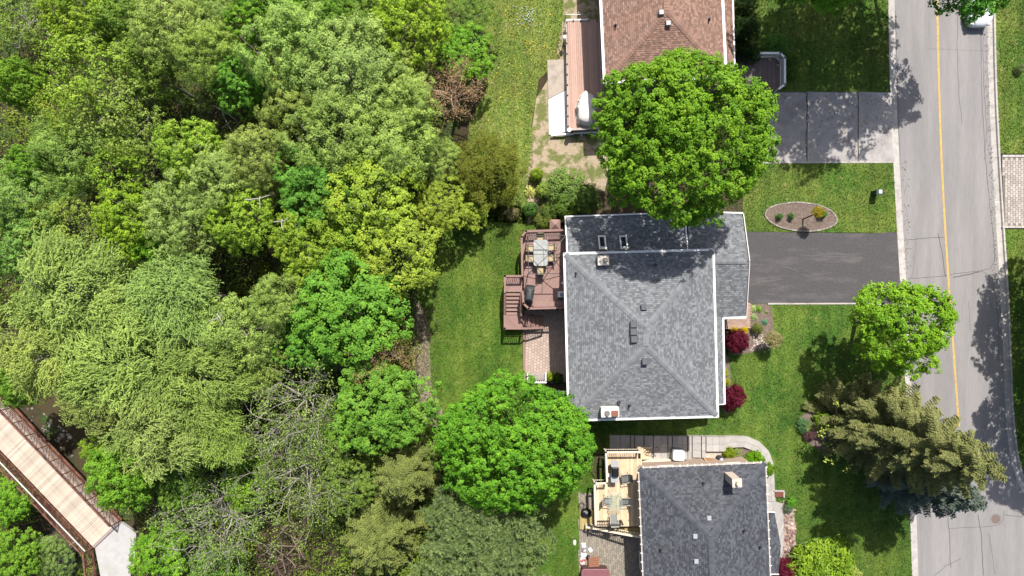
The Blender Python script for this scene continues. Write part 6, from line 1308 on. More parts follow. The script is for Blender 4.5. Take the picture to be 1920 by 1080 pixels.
# leaf colours
c_MAP = (0.062, 0.145, 0.026); c_MAP2 = (0.075, 0.145, 0.024); c_BRI = (0.08, 0.155, 0.022); c_YG = (0.138, 0.185, 0.032); c_YEL = (0.128, 0.176, 0.026); c_PALE = (0.155, 0.192, 0.062); c_PAL2 = (0.13, 0.175, 0.05); c_OLI = (0.104, 0.14, 0.032)
c_WIL = (0.152, 0.18, 0.065); c_BLU = (0.08, 0.13, 0.04); c_DRK = (0.06, 0.1, 0.022); c_GLD = (0.078, 0.09, 0.03); c_CED = (0.062, 0.068, 0.012); c_PIN = (0.078, 0.102, 0.042); c_DED = (0.23, 0.15, 0.09); c_BUD = (0.115, 0.155, 0.045)
WG = 'trees of the wood behind the houses'
W = [
 (30, 30, 70, 3.0, 'sparse', c_OLI, 'low olive scrub tree in the upper corner of the wood'), (135, 28, 72, 7.5, 'loose', c_YEL, 'bright yellow-green tree along the top edge, nearest the upper corner of the wood'),
 (225, 20, 62, 7.0, 'loose', c_OLI, 'olive-yellow tree between the yellow-green and pale trees at the top edge'), (318, 50, 85, 8.0, 'fine', c_PALE, 'pale grey-green tree at the top edge above the dark gap'),
 (405, 30, 60, 6.0, 'fine', c_PAL2, 'small pale tree beside the brush-filled gap at the top edge'), (500, 15, 75, 7.5, 'maple', c_BRI, 'bright green maple at the top edge, just right of the brush-filled gap'),
 (600, 12, 52, 6.0, 'loose', c_MAP2, 'small green tree at the top edge beside the dark trunk'), (690, 40, 70, 5.0, 'loose', c_DRK, 'dark green tree in shade at the top edge'),
 (770, 40, 78, 8.0, 'loose', c_YG, 'light green tree at the top edge nearest the grass strip'), (872, 25, 62, 3.5, 'fine', c_DRK, 'dark shaded tree at the top edge bordering the grass strip'),
 (12, 150, 50, 6.0, 'maple', c_BRI, 'bright green tree at the side edge above the black hollow'), (165, 135, 92, 8.5, 'sparse', c_YG, 'thinly leaved yellow-green tree with grey limbs in the upper wood'),
 (255, 118, 60, 7.0, 'loose', c_OLI, 'olive green tree below the top-edge pale tree'), (375, 95, 68, 8.0, 'fine', c_PAL2, 'pale tree just above the long dark hollow'),
 (445, 145, 58, 6.8, 'maple', c_MAP, 'vivid green maple overhanging the long dark hollow'), (545, 85, 95, 9.0, 'fine', c_PALE, 'big pale grey-green tree below the top-edge bright maple'),
 (660, 130, 105, 9.0, 'fine', c_PALE, 'largest pale grey-green tree in the upper wood'), (745, 105, 62, 6.5, 'loose', c_PAL2, 'mid-green tree between the largest pale tree and the bushy roadside one'),
 (868, 102, 58, 4.5, 'loose', c_BRI, 'bushy bright green tree beside the brown dead tree'), (845, 172, 72, 7.0, 'dead', c_DED, 'brown leafless dead tree at the edge of the grass strip'),
 (560, 170, 80, 7.5, 'fine', c_PAL2, 'grey-green tree directly beside the vivid overhanging maple'), (755, 190, 78, 8.0, 'fine', c_PALE, 'pale tree directly left of the brown dead tree'),
 (118, 205, 62, 7.0, 'sparse', c_YG, 'thin yellow-green tree beside the black hollow'), (200, 215, 85, 7.5, 'sparse', c_PAL2, 'thin-leaved tree with crossing grey branches in the upper wood'),
 (260, 260, 70, 6.0, 'sparse', c_OLI, 'brownish olive thin tree in the middle of the upper wood'), (348, 282, 68, 8.0, 'loose', c_YG, 'yellow-green tree just below the long dark hollow'),
 (120, 285, 80, 6.5, 'fine', c_PAL2, 'fine-leaved grey-green tree below the black hollow'), (45, 312, 46, 6.0, 'maple', c_BRI, 'bright green tree at the side edge below the black hollow'),
 (472, 290, 66, 8.0, 'fine', c_PALE, 'pale tree beside the bare white branch'), (625, 250, 95, 8.5, 'fine', c_PAL2, 'broad grey-green tree above the vivid green maple clump'),
 (735, 275, 88, 8.5, 'fine', c_PALE, 'pale tree bordering the grass below the brown dead tree'), (820, 300, 50, 4.5, 'fine', c_PAL2, 'small pale tree touching the olive cedar'),
 (588, 350, 76, 7.5, 'maple', c_MAP, 'vivid green maple in the centre of the wood beside the white branch'), (700, 372, 100, 8.2, 'loose', c_YG, 'broad yellow-green tree in front of the vivid central maple'),
 (825, 385, 58, 5.0, 'loose', c_YG, 'small yellow-green tree at the corner of the back lawn'), (912, 320, 72, 4.8, 'cedar', c_CED, 'rounded dark olive cedar on the grass behind the brown-roofed house'),
 (395, 335, 84, 8.0, 'fine', c_PALE, 'round pale tree in the middle of the wood'), (215, 320, 66, 6.0, 'sparse', c_YEL, 'sparse yellow tree with dark twigs in the middle wood'),
 (45, 370, 82, 6.0, 'fine', c_PAL2, 'soft grey-green tree at the side edge in the middle wood'), (35, 455, 72, 5.5, 'loose', c_BLU, 'bluish dark green tree at the side edge above the willows'),
 (125, 420, 74, 5.5, 'sparse', c_OLI, 'olive thin-leaved tree above the biggest willow'), (232, 415, 68, 7.5, 'loose', c_YEL, 'brightest yellow tree of the middle wood'),
 (330, 415, 80, 8.0, 'fine', c_PALE, 'pale tree right of the brightest yellow tree'), (285, 455, 55, 6.0, 'loose', c_BRI, 'small bright tree below the brightest yellow tree'),
 (448, 412, 66, 8.0, 'loose', c_YG, 'yellow-green tree above the dark central gap'), (572, 462, 70, 7.8, 'loose', c_YEL, 'yellow-olive tree right of the dark central gap'),
 (655, 465, 70, 6.5, 'loose', c_YG, 'light tree between the yellow-olive tree and the lawn-edge tree'), (745, 475, 82, 7.5, 'loose', c_YG, 'bright yellow-green tree projecting over the back lawn'),
 (652, 578, 112, 8.0, 'maple', c_MAP, 'wide vivid green maple bordering the back lawn'), (575, 640, 60, 6.5, 'maple', c_MAP, 'vivid maple on the wood side of the wide maple'),
 (518, 568, 60, 8.0, 'fine', c_PAL2, 'pale tree between the willows and the wide maple'), (440, 625, 84, 8.0, 'fine', c_PALE, 'grey-green tree right of the middle willow'),
 (150, 545, 122, 8.5, 'willow', c_WIL, 'biggest willow with drooping pale shoots near the side edge'), (330, 560, 100, 8.5, 'willow', c_WIL, 'willow in the middle of the wood, right of the biggest willow'),
 (95, 665, 98, 8.0, 'willow', c_WIL, 'willow at the side edge above the footbridge'), (240, 670, 118, 8.5, 'willow', c_WIL, 'broad willow in the middle of the willow group'),
 (385, 710, 96, 8.0, 'willow', c_PAL2, 'greener willow between the broad willow and the half-bare tree'), (175, 745, 72, 7.0, 'willow', c_WIL, 'willow overhanging the creek stones'),
 (300, 800, 98, 8.0, 'willow', c_WIL, 'lowest willow beside the young maple'), (400, 810, 74, 7.0, 'willow', c_PAL2, 'dull green willow left of the half-bare tree'),
 (20, 725, 44, 4.5, 'maple', c_BRI, 'small bright tree at the upper end of the footbridge'), (715, 660, 74, 7.0, 'dead', (0.16, 0.12, 0.05), 'dying brown and olive conifer between the two lawn-edge maples'),
 (722, 760, 90, 7.0, 'maple', c_MAP, 'vivid green maple by the lattice fence'), (548, 760, 105, 7.5, 'bare', c_BUD, 'half-bare grey-limbed tree left of the fence-side maple'),
 (560, 880, 92, 6.5, 'bare', c_BUD, 'half-bare tree with pale upright limbs above the brush pile'), (400, 985, 100, 6.0, 'bare', c_BUD, 'leafless forked tree with thick pale limbs beside the path'),
 (222, 890, 68, 6.5, 'maple', c_BRI, 'bright young maple leaning over the footbridge'), (178, 845, 36, 4.0, 'loose', c_YEL, 'small feathery yellow-green tree by the creek'),
 (330, 905, 62, 4.0, 'loose', c_DRK, 'dark green tree in the shade right of the young maple'), (470, 900, 56, 3.0, 'loose', c_BRI, 'low green tree under the half-bare limbs'),
 (300, 1040, 60, 3.0, 'loose', c_BRI, 'green bushy tree beside the concrete path'), (400, 1075, 50, 2.5, 'loose', c_MAP2, 'low green tree at the lower edge beneath the forked limbs'),
 (655, 905, 58, 4.5, 'loose', c_DRK, 'shaded green tree between the half-bare tree and the golden conifer'), (752, 905, 92, 8.5, 'gold', c_GLD, 'upper golden olive conifer left of the big round maple'),
 (700, 1030, 98, 8.5, 'gold', c_GLD, 'lower golden olive conifer at the bottom edge'), (905, 1010, 136, 8.5, 'pine', c_PIN, 'dark grey-green pine with tufted needles below the round maple'),
 (785, 830, 50, 3.0, 'sparse', c_OLI, 'thin olive tree in the shade behind the lattice fence'), (8, 948, 42, 1.0, 'maple', c_BRI, 'bright tree on the far side of the footbridge, upper one'),
 (18, 1045, 50, 1.5, 'maple', c_BRI, 'bright tree on the far side of the footbridge, lower one'), (92, 1045, 45, 0.0, 'fine', c_BLU, 'grey-green shrubby tree under the far railing of the footbridge'),
 (620, 815, 48, 4.0, 'maple', c_MAP2, 'small maple squeezed between the half-bare tree and the fence-side maple'), (885, 395, 36, 3.0, 'loose', c_YG, 'small tree between the olive cedar and the back lawn'),
 (500, 345, 40, 3.5, 'fine', c_DRK, 'dark tree behind the vivid central maple'), (590, 540, 44, 6.0, 'fine', c_PALE, 'small pale tree on top edge of the wide maple'), (485, 690, 52, 6.0, 'fine', c_PAL2, 'pale tree above the half-bare tree'),
]
for (px, py, r, top, kind, col, lab) in W: tree(px, py, r, top, kind, tuple((0.8 * c + 0.2 * m) * rt.uniform(0.93, 1.07) for c, m in zip(col, (0.125, 0.175, 0.04))) if kind not in ('dead', 'gold', 'cedar', 'pine') else col, lab, WG)
# ---- garden and street trees with crowns of their own
def own(seed, R_, Hc, zc, nl, lr, nc, cr, nleaf, leaf, trunk_r, m=LM, up=0.55, low=-0.3, outline=None, jitter=0.12, inner=0.12, bark=M_BARK, nlimb=20, lean=(0, 0), depth=0.64):
    rng = np.random.default_rng(seed); lv, C0 = clump_crown(rng, R_, Hc, zc, nl, lr, nc, cr, nleaf, leaf, depth=depth, up=up, low=low, outline=outline, jitter=jitter, inner=inner)
    return trunk_mesh(rng, C0, zc * 0.95, trunk_r, bark, nlimb, lean=lean), lv.mesh('crown', m)
lump = lambda a1, a2, p1, p2: (lambda th: 1 + a1 * np.sin(3 * th + p1) + a2 * np.sin(5 * th + p2))
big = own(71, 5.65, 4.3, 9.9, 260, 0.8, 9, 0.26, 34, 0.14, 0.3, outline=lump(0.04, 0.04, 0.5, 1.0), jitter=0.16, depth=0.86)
tree(1282, 256, 175, 12, 'maple', (0.08, 0.142, 0.02), 'largest maple, covering the brown roof and the middle front lawn', meshes=big, mid=10.4, rot=0).scale = (0.925, 0.9, 1.0)
rd = own(72, 5.0, 4.2, 6.6, 230, 0.72, 9, 0.24, 32, 0.13, 0.26, outline=lump(0.04, 0.03, 2.0, 0.2), jitter=0.16, depth=0.86)
tree(962, 832, 142, 10, 'maple', (0.066, 0.142, 0.021), 'round vivid green maple on the back lawn above the pine', meshes=rd, mid=7.2, rot=0).scale = (1.0, 0.86, 1.0)
stt = own(73, 3.5, 3.0, 6.0, 105, 0.62, 9, 0.25, 30, 0.135, 0.16, outline=lump(0.13, 0.09, 1.2, 3.0), jitter=0.25, inner=0.08, depth=0.75)
tree(1692, 612, 96, 9, 'maple', (0.095, 0.165, 0.022), 'yellow-green street tree overhanging the road below the asphalt driveway', meshes=stt, mid=6.2, rot=0.4).scale = (0.94, 0.9, 1)
# spruces on the front lawn
rng = np.random.default_rng(81); sp1 = (spruce_trunk(14.5, 0.3), spruce_leaves(rng, 14.5, 3.75, 2.0, 0.06, 0.34, 0.5, 0.19, 0.07, 0.44).mesh('crown', LN))
p = P(1856, 886, 14.0); r0 = thing('spruce_tree', 'tall olive-green spruce leaning over the road', 'tree', (p.x, p.y, 0)); 
for nm, me in zip(('trunk', 'crown'), sp1): o = link(nm, me); o.parent = r0; o.color = (0.14, 0.152, 0.058, 1)
rng = np.random.default_rng(82); sp2 = (spruce_trunk(10.0, 0.2), spruce_leaves(rng, 10.0, 3.0, 1.8, 0.06, 0.34, 0.6, 0.18, 0.07, 0.42).mesh('crown', LN))
p = P(1846, 950, 10); r0 = thing('spruce_tree', 'shorter blue-grey spruce below the tall olive spruce', 'tree', (p.x, p.y, 0))
for nm, me in zip(('trunk', 'crown'), sp2): o = link(nm, me); o.parent = r0; o.color = (0.095, 0.12, 0.095, 1)
# trees that stand past the frame edge and shade the lawns and the road
cre = own(74, 6.6, 4.4, 11.5, 120, 1.2, 15, 0.42, 14, 0.24, 0.3, outline=lump(0.08, 0.05, 0.3, 1.1), jitter=0.25)
def place(meshes, x, y, col, label, rot=0, group=None, name='maple_tree', scale=1.0):
    r0 = thing(name, label, 'tree', (x, y, 0), group); r0.rotation_euler = (0, 0, rot); r0.scale = (scale,) * 3
    for nm, me in zip(('trunk', 'crown'), meshes): o = bpy.data.objects.new(nm, me); C.objects.link(o); o.parent = r0; o.color = LC(col)
    return r0
p = P(1556, -55); place(cre, p.x, p.y, c_MAP, 'tall tree beyond the top edge whose shadow falls across the upper driveway', 0.3)
p = P(1962, 505); place(rd, p.x, p.y, c_MAP2, 'tree past the side edge shading the road beside the street tree', 2.0, scale=0.92)
p = P(1968, 705); place(rd, p.x, p.y, c_MAP2, 'tree past the side edge shading the road beside the spruces', 4.0, scale=0.98)
small = shifted(own(75, 2.7, 1.9, 7.4, 40, 0.7, 9, 0.3, 24, 0.16, 0.13, jitter=0.3, inner=0.05, outline=lump(0.15, 0.1, 0.2, 1.4), lean=(0.3, -3.0)), 0.3, -3.0)
over = shifted(own(76, 2.7, 1.9, 7.4, 40, 0.7, 9, 0.3, 24, 0.16, 0.15, jitter=0.3, inner=0.05, outline=lump(0.15, 0.1, 1.2, 0.4), lean=(2.2, -3.2)), 2.2, -3.2)
p = P(1838, -34, 7.5); place(over, p.x - 2.9, p.y + 3.2, c_MAP, 'roadside tree overhanging the parked white car', 0)
p = P(1550, -42, 7); place(small, p.x, p.y + 2.8, c_BRI, 'sparse green tree at the top edge over the shaded front lawn', 0, scale=0.9)
# ---- shrubs
def shrub_mesh(seed, R_, H_, nl, nleaf, leaf, m=LM, up=0.4, asp=0.6, nc=12, D=None):
    rng = np.random.default_rng(seed); lv, C0 = clump_crown(rng, R_, H_ * 0.62, H_ * 0.4, nl, R_ * 0.36, nc, R_ * 0.17, nleaf, leaf, up=up, low=-0.35, asp=asp, jitter=0.3, inner=0.1)
    mb = MB()
    for c in C0[:: max(1, len(C0) // 9)]: limb(mb, (0, 0, -0.05), c * 0.9, 0.03, 0.008, rng, n=4, k=4)
    return mb.mesh('stem', M_BARK), lv.mesh('foliage', m)
SH = {'round': shrub_mesh(91, 1.0, 1.5, 26, 12, 0.11), 'fine': shrub_mesh(92, 1.0, 1.5, 26, 16, 0.075, LF, 0.3), 'laceleaf': shrub_mesh(93, 1.0, 1.4, 30, 16, 0.13, LF, 0.2, 0.28), 'yew': shrub_mesh(94, 1.0, 1.6, 30, 16, 0.085, LN, 0.2, 0.4), 'hosta': None}
rng = np.random.default_rng(95); lv = Leaves()
for ring_, (n_, rr_, tilt, L) in enumerate(((9, 0.22, 1.3, 0.34), (12, 0.45, 0.7, 0.42), (14, 0.7, 0.35, 0.46))):
    an = np.arange(n_) * 2 * math.pi / n_ + rng.uniform(-.2, .2, n_); d = np.stack([np.cos(an), np.sin(an), np.zeros(n_)], -1); lv.add(d * rr_ + np.array([0, 0, 0.5 - 0.12 * ring_]), np.array([0, 0, 1.0]) - d * -0.4, L, 0.26, rng.uniform(0, 1, n_), rng, D=d + np.array([0, 0, tilt - 0.6]))
mbh = MB()
for k in range(8): mbh.tube([(0, 0, 0), (0.2 * math.cos(k * .785), 0.2 * math.sin(k * .785), 0.4)], [0.02, 0.012], 4, cap=False)
SH['hosta'] = (mbh.mesh('stem', M_BARK), lv.mesh('foliage', LM))
def shrub(px, py, rpx, hgt, kind, col, label, group=None, name='shrub', cat='shrub', z=None, sy=1.0):
    p = P(px, py, hgt * 0.6); zb = gz(p.x, p.y) if z is None else z; s = rpx / PPM
    r0 = thing(name, label, cat, (p.x, p.y, zb), group); r0.rotation_euler = (0, 0, rt.uniform(0, 6.28) if sy == 1.0 else 0); r0.scale = (s * rt.uniform(0.85, 1.2), s * sy * rt.uniform(0.8, 1.12), hgt / 1.4)
    for nm, me in zip(('stem', 'foliage'), SH[kind]): o = bpy.data.objects.new(nm, me); C.objects.link(o); o.parent = r0; o.color = LC(col, 1.25)
    return r0
c_BUR = (0.085, 0.012, 0.024)
for a in ((1383, 641, 24, 1.9, 'laceleaf', c_BUR, 'burgundy lace-leaf maple beside the brick entry', None, 'red_maple_shrub'), (1377, 746, 25, 1.9, 'laceleaf', c_BUR, 'burgundy lace-leaf maple at the lower corner of the mid-grey roof', None, 'red_maple_shrub'), (1478, 1077, 30, 1.5, 'laceleaf', c_BUR, 'burgundy lace-leaf shrub at the lower edge', None, 'red_maple_shrub'), (1572, 768, 15, 1.0, 'laceleaf', (0.09, 0.02, 0.03), 'dull burgundy shrub in the bed under the tall spruce', None, 'red_maple_shrub'),
          (1378, 620, 8, 0.6, 'fine', (0.4, 0.28, 0.01), 'yellow flowering shrub just above the burgundy maple, left clump', None, 'flowering_shrub'), (1396, 620, 8, 0.6, 'fine', (0.4, 0.28, 0.01), 'yellow flowering shrub just above the burgundy maple, right clump', None, 'flowering_shrub'),
          (1360, 700, 7, 0.6, 'fine', (0.2, 0.24, 0.03), 'lime edging shrub against the mid-grey roofed house wall, upper one'), (1361, 716, 7, 0.6, 'fine', (0.22, 0.22, 0.02), 'lime edging shrub against the mid-grey roofed house wall, lower one'),
          (1414, 579, 8, 0.5, 'hosta', (0.2, 0.24, 0.1), 'pale hosta in the front bed nearest the driveway corner', None, 'hosta', 'plant'), (1425, 580, 9, 0.6, 'hosta', (0.1, 0.17, 0.03), 'green hosta in the front bed beside the palest one', None, 'hosta', 'plant'), (1416, 595, 8, 0.5, 'hosta', (0.17, 0.22, 0.1), 'pale hosta by itself in the middle of the front bed', None, 'hosta', 'plant'), (1436, 604, 8, 0.5, 'hosta', (0.06, 0.14, 0.09), 'blue-green hosta on the lawn side of the front bed', None, 'hosta', 'plant'), (1420, 616, 12, 0.8, 'fine', (0.1, 0.12, 0.03), 'olive shrub at the lower end of the front bed'), (1439, 585, 5, 0.4, 'hosta', (0.14, 0.17, 0.07), 'tiny plant at the lawn edge of the front bed', None, 'hosta', 'plant'),
          (1462, 406, 7, 0.6, 'fine', (0.055, 0.14, 0.03), 'first green cushion shrub in the oval mulch bed, on the maple side'), (1484, 405, 6, 0.55, 'fine', (0.055, 0.14, 0.03), 'second green cushion shrub in the oval mulch bed, toward the middle'), (1543, 401, 8, 0.7, 'fine', (0.06, 0.15, 0.03), 'green cushion shrub beside the leaning little tree in the oval bed'),
          (1416, 864, 20, 1.1, 'round', (0.085, 0.17, 0.015), 'glossy green globe shrub at the corner of the slate roof'), (1440, 881, 12, 1.0, 'round', (0.09, 0.16, 0.018), 'small glossy shrub tucked beside the globe shrub under the slate eave'), (1366, 850, 11, 0.9, 'fine', (0.14, 0.18, 0.02), 'yellow-green shrub beside the dark barrel'), (1383, 850, 11, 0.4, 'fine', (0.15, 0.18, 0.07), 'loose pale ground plant in the corner bed', None, 'plant', 'plant'),
          (1484, 942, 10, 0.6, 'round', (0.08, 0.18, 0.03), 'small green shrub at the upper end of the rock bed'), (1478, 952, 9, 0.5, 'fine', (0.09, 0.13, 0.08), 'grey-green plant below the small shrub in the rock bed', None, 'plant', 'plant'), (1545, 1068, 55, 2.2, 'laceleaf', (0.135, 0.2, 0.03), 'large yellow-green shrub at the lower edge of the front lawn'), (1590, 1078, 24, 1.6, 'fine', (0.24, 0.26, 0.08), 'pale yellow shrub beside the large one at the lower edge'), (1508, 1036, 22, 0.8, 'laceleaf', (0.1, 0.14, 0.07), 'dusty grey-green shrub between rock bed and lawn'), (1490, 1050, 12, 0.7, 'fine', (0.18, 0.22, 0.1), 'pale plant at the lower end of the rock bed', None, 'plant', 'plant'),
          (1006, 328, 13, 1.2, 'round', (0.15, 0.21, 0.03), 'lime shrub standing alone on the worn soil'), (995, 358, 14, 0.9, 'hosta', (0.26, 0.26, 0.08), 'cream-leaved shrub below the lime shrub'), (1018, 358, 16, 1.2, 'round', (0.18, 0.23, 0.06), 'pale lime shrub beside the cream-leaved one'), (1058, 352, 36, 1.6, 'fine', (0.1, 0.15, 0.04), 'broad green shrub on the worn soil between the salmon deck and the red-brown deck'), (1065, 385, 26, 1.5, 'loose' if False else 'round', (0.085, 0.13, 0.03), 'smaller green shrub nearest the corner of the mid-grey lower roof'), (994, 392, 14, 1.2, 'round', (0.06, 0.12, 0.03), 'small dark shrub at the corner of the back lawn'), (1030, 396, 18, 0.9, 'fine', (0.07, 0.1, 0.025), 'dim shrub between the deck and the lot line'), (1100, 372, 30, 1.2, 'fine', (0.06, 0.1, 0.025), 'shaded shrub at the foot of the largest maple'), (1020, 412, 16, 0.7, 'fine', (0.1, 0.12, 0.03), 'olive plant just above the red-brown deck rail'), (960, 400, 14, 1.0, 'fine', (0.15, 0.13, 0.07), 'dry tan shrub at the top of the back lawn'),
          (1033, 706, 9, 1.0, 'round', (0.16, 0.21, 0.03), 'lime leafy plant beside the white garden bench', None, 'plant', 'plant'), (1045, 709, 9, 0.8, 'round', (0.05, 0.1, 0.02), 'dark leafy plant in the planter box', None, 'plant', 'plant'),
          (1396, 10, 24, 2.6, 'yew', (0.018, 0.035, 0.01), 'dark yew bush along the brown-roofed house, topmost'), (1398, 55, 26, 2.6, 'yew', (0.018, 0.035, 0.01), 'dark yew bush along the brown-roofed house, middle one'), (1402, 98, 22, 2.4, 'yew', (0.018, 0.035, 0.01), 'dark yew bush along the brown-roofed house, next to the porch'),
          (1452, 84, 24, 1.0, 'fine', (0.055, 0.12, 0.025), 'green shrub above the white porch railing'), (1482, 108, 13, 0.9, 'fine', (0.06, 0.11, 0.02), 'green shrub at the upper corner outside the porch railing'), (1485, 138, 12, 0.8, 'fine', (0.055, 0.1, 0.018), 'green shrub outside the long side of the porch railing'),
          (1508, 798, 14, 0.6, 'fine', (0.06, 0.12, 0.05), 'low green plant at the lawn end of the spruce bed', None, 'plant', 'plant'), (1540, 785, 16, 0.7, 'round', (0.12, 0.17, 0.03), 'bright green plant in the middle of the spruce bed', None, 'plant', 'plant'), (1520, 815, 14, 0.6, 'laceleaf', (0.09, 0.045, 0.05), 'purplish plant at the lower edge of the spruce bed', None, 'plant', 'plant'),
          (1912, 130, 10, 0.5, 'fine', (0.08, 0.1, 0.04), 'low weedy plant on the grass across the road', None, 'plant', 'plant')): shrub(*a)
# small standards with leaning stems
def standard(px0, py0, px1, py1, h, rpx, kind, col, label):
    a = P(px0, py0); b = P(px1, py1, h); r0 = thing('ornamental_tree', label, 'tree', a); mb = MB(); mb.tube([a - Vector((0, 0, .1)), a.lerp(b, 0.5) + Vector((0, 0, 0.15)), b], [0.06, 0.05, 0.04], 8); mb.build('trunk', M_BARK, r0)
    o = bpy.data.objects.new('crown', SH[kind][1]); C.objects.link(o); o.parent = r0; s = rpx / PPM; o.scale = (s, s, s * 0.9); o.location = b - a - Vector((0, 0, 0.5 * s)); o.color = (*col, 1)
    o = bpy.data.objects.new('branches', SH[kind][0]); C.objects.link(o); o.parent = r0; o.scale = (s, s, s * 0.9); o.location = b - a - Vector((0, 0, 0.5 * s))
standard(1504, 412, 1534, 398, 1.9, 11, 'laceleaf', (0.24, 0.2, 0.03), 'little leaning tree with gold crown in the oval mulch bed')
standard(1436, 633, 1450, 637, 1.5, 16, 'laceleaf', (0.24, 0.22, 0.1), 'little variegated tree on the pale gravel of the front bed')
# slender half-leafed tree in front of the spruces
rng = np.random.default_rng(66); mb = MB(); tips = []; mb.tube([(0, 0, -0.3), (0.1, 0, 2.2)], [0.07, 0.05], 7, cap=False)
for k in range(6): a = 6.28 * k / 6; branchy(rng, mb, (0.1, 0, 1.3 + 0.15 * k), unit(np.array([math.cos(a), math.sin(a), 0.5])), 1.25, 0.035, 2, tips, spread=0.55, kids=(2, 3))
lv = Leaves(); tp = np.array([t[0] for t in tips]); kk = np.repeat(np.arange(len(tp)), 5); lv.add(tp[kk] + rng.normal(size=(len(kk), 3)) * 0.1, rsph(rng, len(kk)) + np.array([0, 0, .8]), 0.17, 0.11, rng.uniform(0, 1, len(kk)), rng)
p = P(1545, 805); place((mb.mesh('trunk', M_BARK, True), lv.mesh('crown', LM)), p.x, p.y, (0.17, 0.2, 0.05), 'slender open tree with few leaves in the bed under the tall spruce', name='young_tree')
p = P(1545, 806, 0.3); mb = MB(); mb.dome((p.x, p.y, 0.03), 0.2, 0.24, 0.2, 12, 5, pw=0.7); tag(mb.build('white_rock', mat('pale_rock', (0.6, 0.55, 0.48), 0.9, 0.15, 8), smooth=True), 'white rock in the bed under the tall spruce', 'rock')
p = P(1424, 645); rs = random.Random(6); mb = MB()
for k in range(120): x, y = rs.gauss(1424, 11), rs.gauss(642, 8); q = P(x, y); s = rs.uniform(0.03, 0.08); mb.dome((q.x, q.y, 0.025), s, s * 0.8, s * 0.6, 7, 3, t=rs.random())
tag(mb.build('pale_gravel', mat('pale_gravel', (0.46, 0.40, 0.35), 0.9, 0.12, 9, attr=0.3)), 'pale gravel around the little variegated tree', 'gravel', kind='stuff')
# brush pile of cut branches, fallen pale limbs
rng = np.random.default_rng(55); p = P(560, 1030, -1.5); zb = gz(p.x, p.y); mb = MB()
bp_ = thing('brush_pile', 'brown heap of cut branches at the lower edge of the wood', 'brush pile', (p.x, p.y, zb))
for k in range(900):
    r_ = 2.9 * math.sqrt(rng.uniform()); a = rng.uniform(0, 6.28); c = np.array([p.x + r_ * math.cos(a) * 1.15, p.y + r_ * math.sin(a) * 0.9, zb + rng.uniform(0.02, 1.5) * (1 - (r_ / 3.2) ** 2) + 0.05]); b = rng.uniform(0, 6.28); L = rng.uniform(0.35, 1.3); d = np.array([math.cos(b), math.sin(b), rng.normal() * 0.2]) * L / 2
    mid_ = c + rng.normal(size=3) * 0.06; mb.tube([c - d, mid_, c + d], [0.022, 0.016, 0.008], 3, t=float(rng.uniform()), cap=False)
tag(mb.build('twigs', mat('cut_twig', (0.125, 0.085, 0.065), 0.95, 0.2, 8, attr=0.5), bp_), kind='stuff')
for k in range(9):
    a = rng.uniform(0, 6.28); c = np.array([p.x + rng.normal() * 1.2, p.y + rng.normal() * 0.8 + 0.8, zb + 1.2 + rng.uniform(0, 0.5)]); d = np.array([math.cos(a), math.sin(a), 0.05]) * rng.uniform(0.6, 1.4); m2 = MB(); limb(m2, c - d, c + d, 0.05, 0.025, rng, n=6, k=5); m2.build('log', mat('cut_log', (0.2, 0.15, 0.115), 0.95, 0.2, 8), bp_)
for i, (q0, q1, h, lab) in enumerate((((460, 374), (506, 366), 7.6, 'bare white branch lying across the pale tree by the central maple'), ((514, 416), (540, 408), 7.0, 'shorter bare white branch below the central maple'), ((392, 602), (416, 580), 7.6, 'bent bare branch at the edge of the middle willow'), ((440, 255), (414, 170), 2.5, 'long fallen pale branch in the dark hollow'), ((400, 198), (455, 245), 2.4, 'second fallen branch crossing in the dark hollow'))):
    a, b = P(*q0, h), P(*q1, h + 0.3); m2 = MB(); rg = np.random.default_rng(200 + i); limb(m2, a, b, 0.05, 0.022, rg, 0.12, 6, 7); br_ = thing('bare_branch', lab, 'branch', a); m2.build('limb', M_BARKG, br_, True)
    m2 = MB(); m_ = a.lerp(b, 0.6); e = m_ + (b - a).cross(Vector((0, 0, 1))).normalized() * 0.8 + Vector((0, 0, 0.3)); limb(m2, m_, e, 0.045, 0.015, rg, 0.1, 5, 5); m2.build('fork', M_BARKG, br_, True)
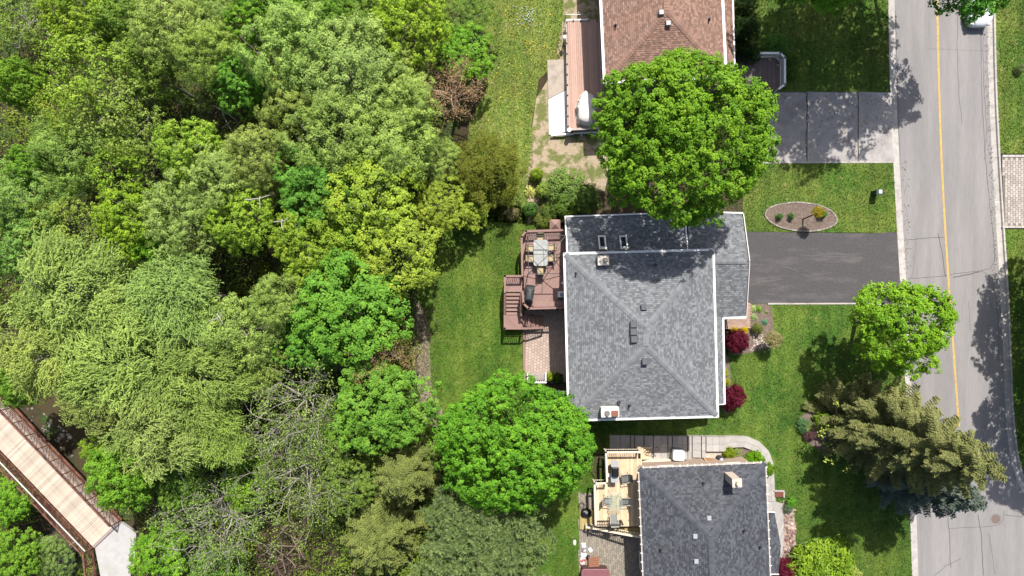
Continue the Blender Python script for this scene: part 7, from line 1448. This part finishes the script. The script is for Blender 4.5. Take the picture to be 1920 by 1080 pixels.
# ---- undergrowth of the wood
rng = np.random.default_rng(44); lv = Leaves(); n = 3600; x = rng.uniform(-45, -5, n); y = rng.uniform(-26, 26, n)
wood = [P2(*q) for q in ((-200, -200), (915, -200), (910, 60), (920, 160), (880, 240), (870, 330), (900, 410), (800, 405), (760, 400), (778, 520), (776, 640), (790, 800), (830, 900), (900, 930), (960, 1000), (960, 1200), (-200, 1200))]
k = in_poly(x, y, wood) & (creek_dist(x, y) > 2.0)
path_ = [P2(*q, ZB) for q in ((-80, 690), (250, 985), (262, 1010), (262, 1180), (180, 1180), (170, 1040), (-80, 800))]; k &= ~in_poly(x, y, path_)
x, y = x[k], y[k]; z = ground_z(x, y); h = rng.uniform(0.2, 2.4, len(x)); r_ = rng.uniform(0.35, 0.9, len(x)); ct = rng.uniform(0, 1, len(x)); kk = np.repeat(np.arange(len(x)), 38)
d = rsph(rng, len(kk)); pp = np.stack([x[kk] + d[:, 0] * r_[kk], y[kk] + d[:, 1] * r_[kk], z[kk] + np.abs(d[:, 2]) * h[kk]], -1); lv.add(pp, d * 0.5 + np.array([0, 0, 0.8]), 0.17 * rng.uniform(0.6, 1.4, len(kk)), 0.11, 0.6 * ct[kk] + 0.4 * rng.uniform(0, 1, len(kk)), rng)
o = link('undergrowth', lv.mesh('undergrowth', LM)); o.color = (0.12, 0.17, 0.03, 1); tag(o, 'leafy green undergrowth on the floor of the wood', 'undergrowth', kind='stuff')
# dry brush strip along the lawn
rng = np.random.default_rng(45); mb = MB()
for k in range(500):
    q = P(rng.normal(793, 9), rng.uniform(575, 790)); a = rng.uniform(0, 6.28); L = rng.uniform(0.2, 0.6); mb.tube([(q.x, q.y, 0.02), (q.x + math.cos(a) * L, q.y + math.sin(a) * L, rng.uniform(0.05, 0.5))], [0.012, 0.005], 3, t=float(rng.uniform()), cap=False)
tag(mb.build('dry_brush', mat('dry_stem', (0.3, 0.25, 0.19), 0.95, 0.2, 8, attr=0.4)), 'dry pale brush along the wood edge of the back lawn', 'brush', kind='stuff')
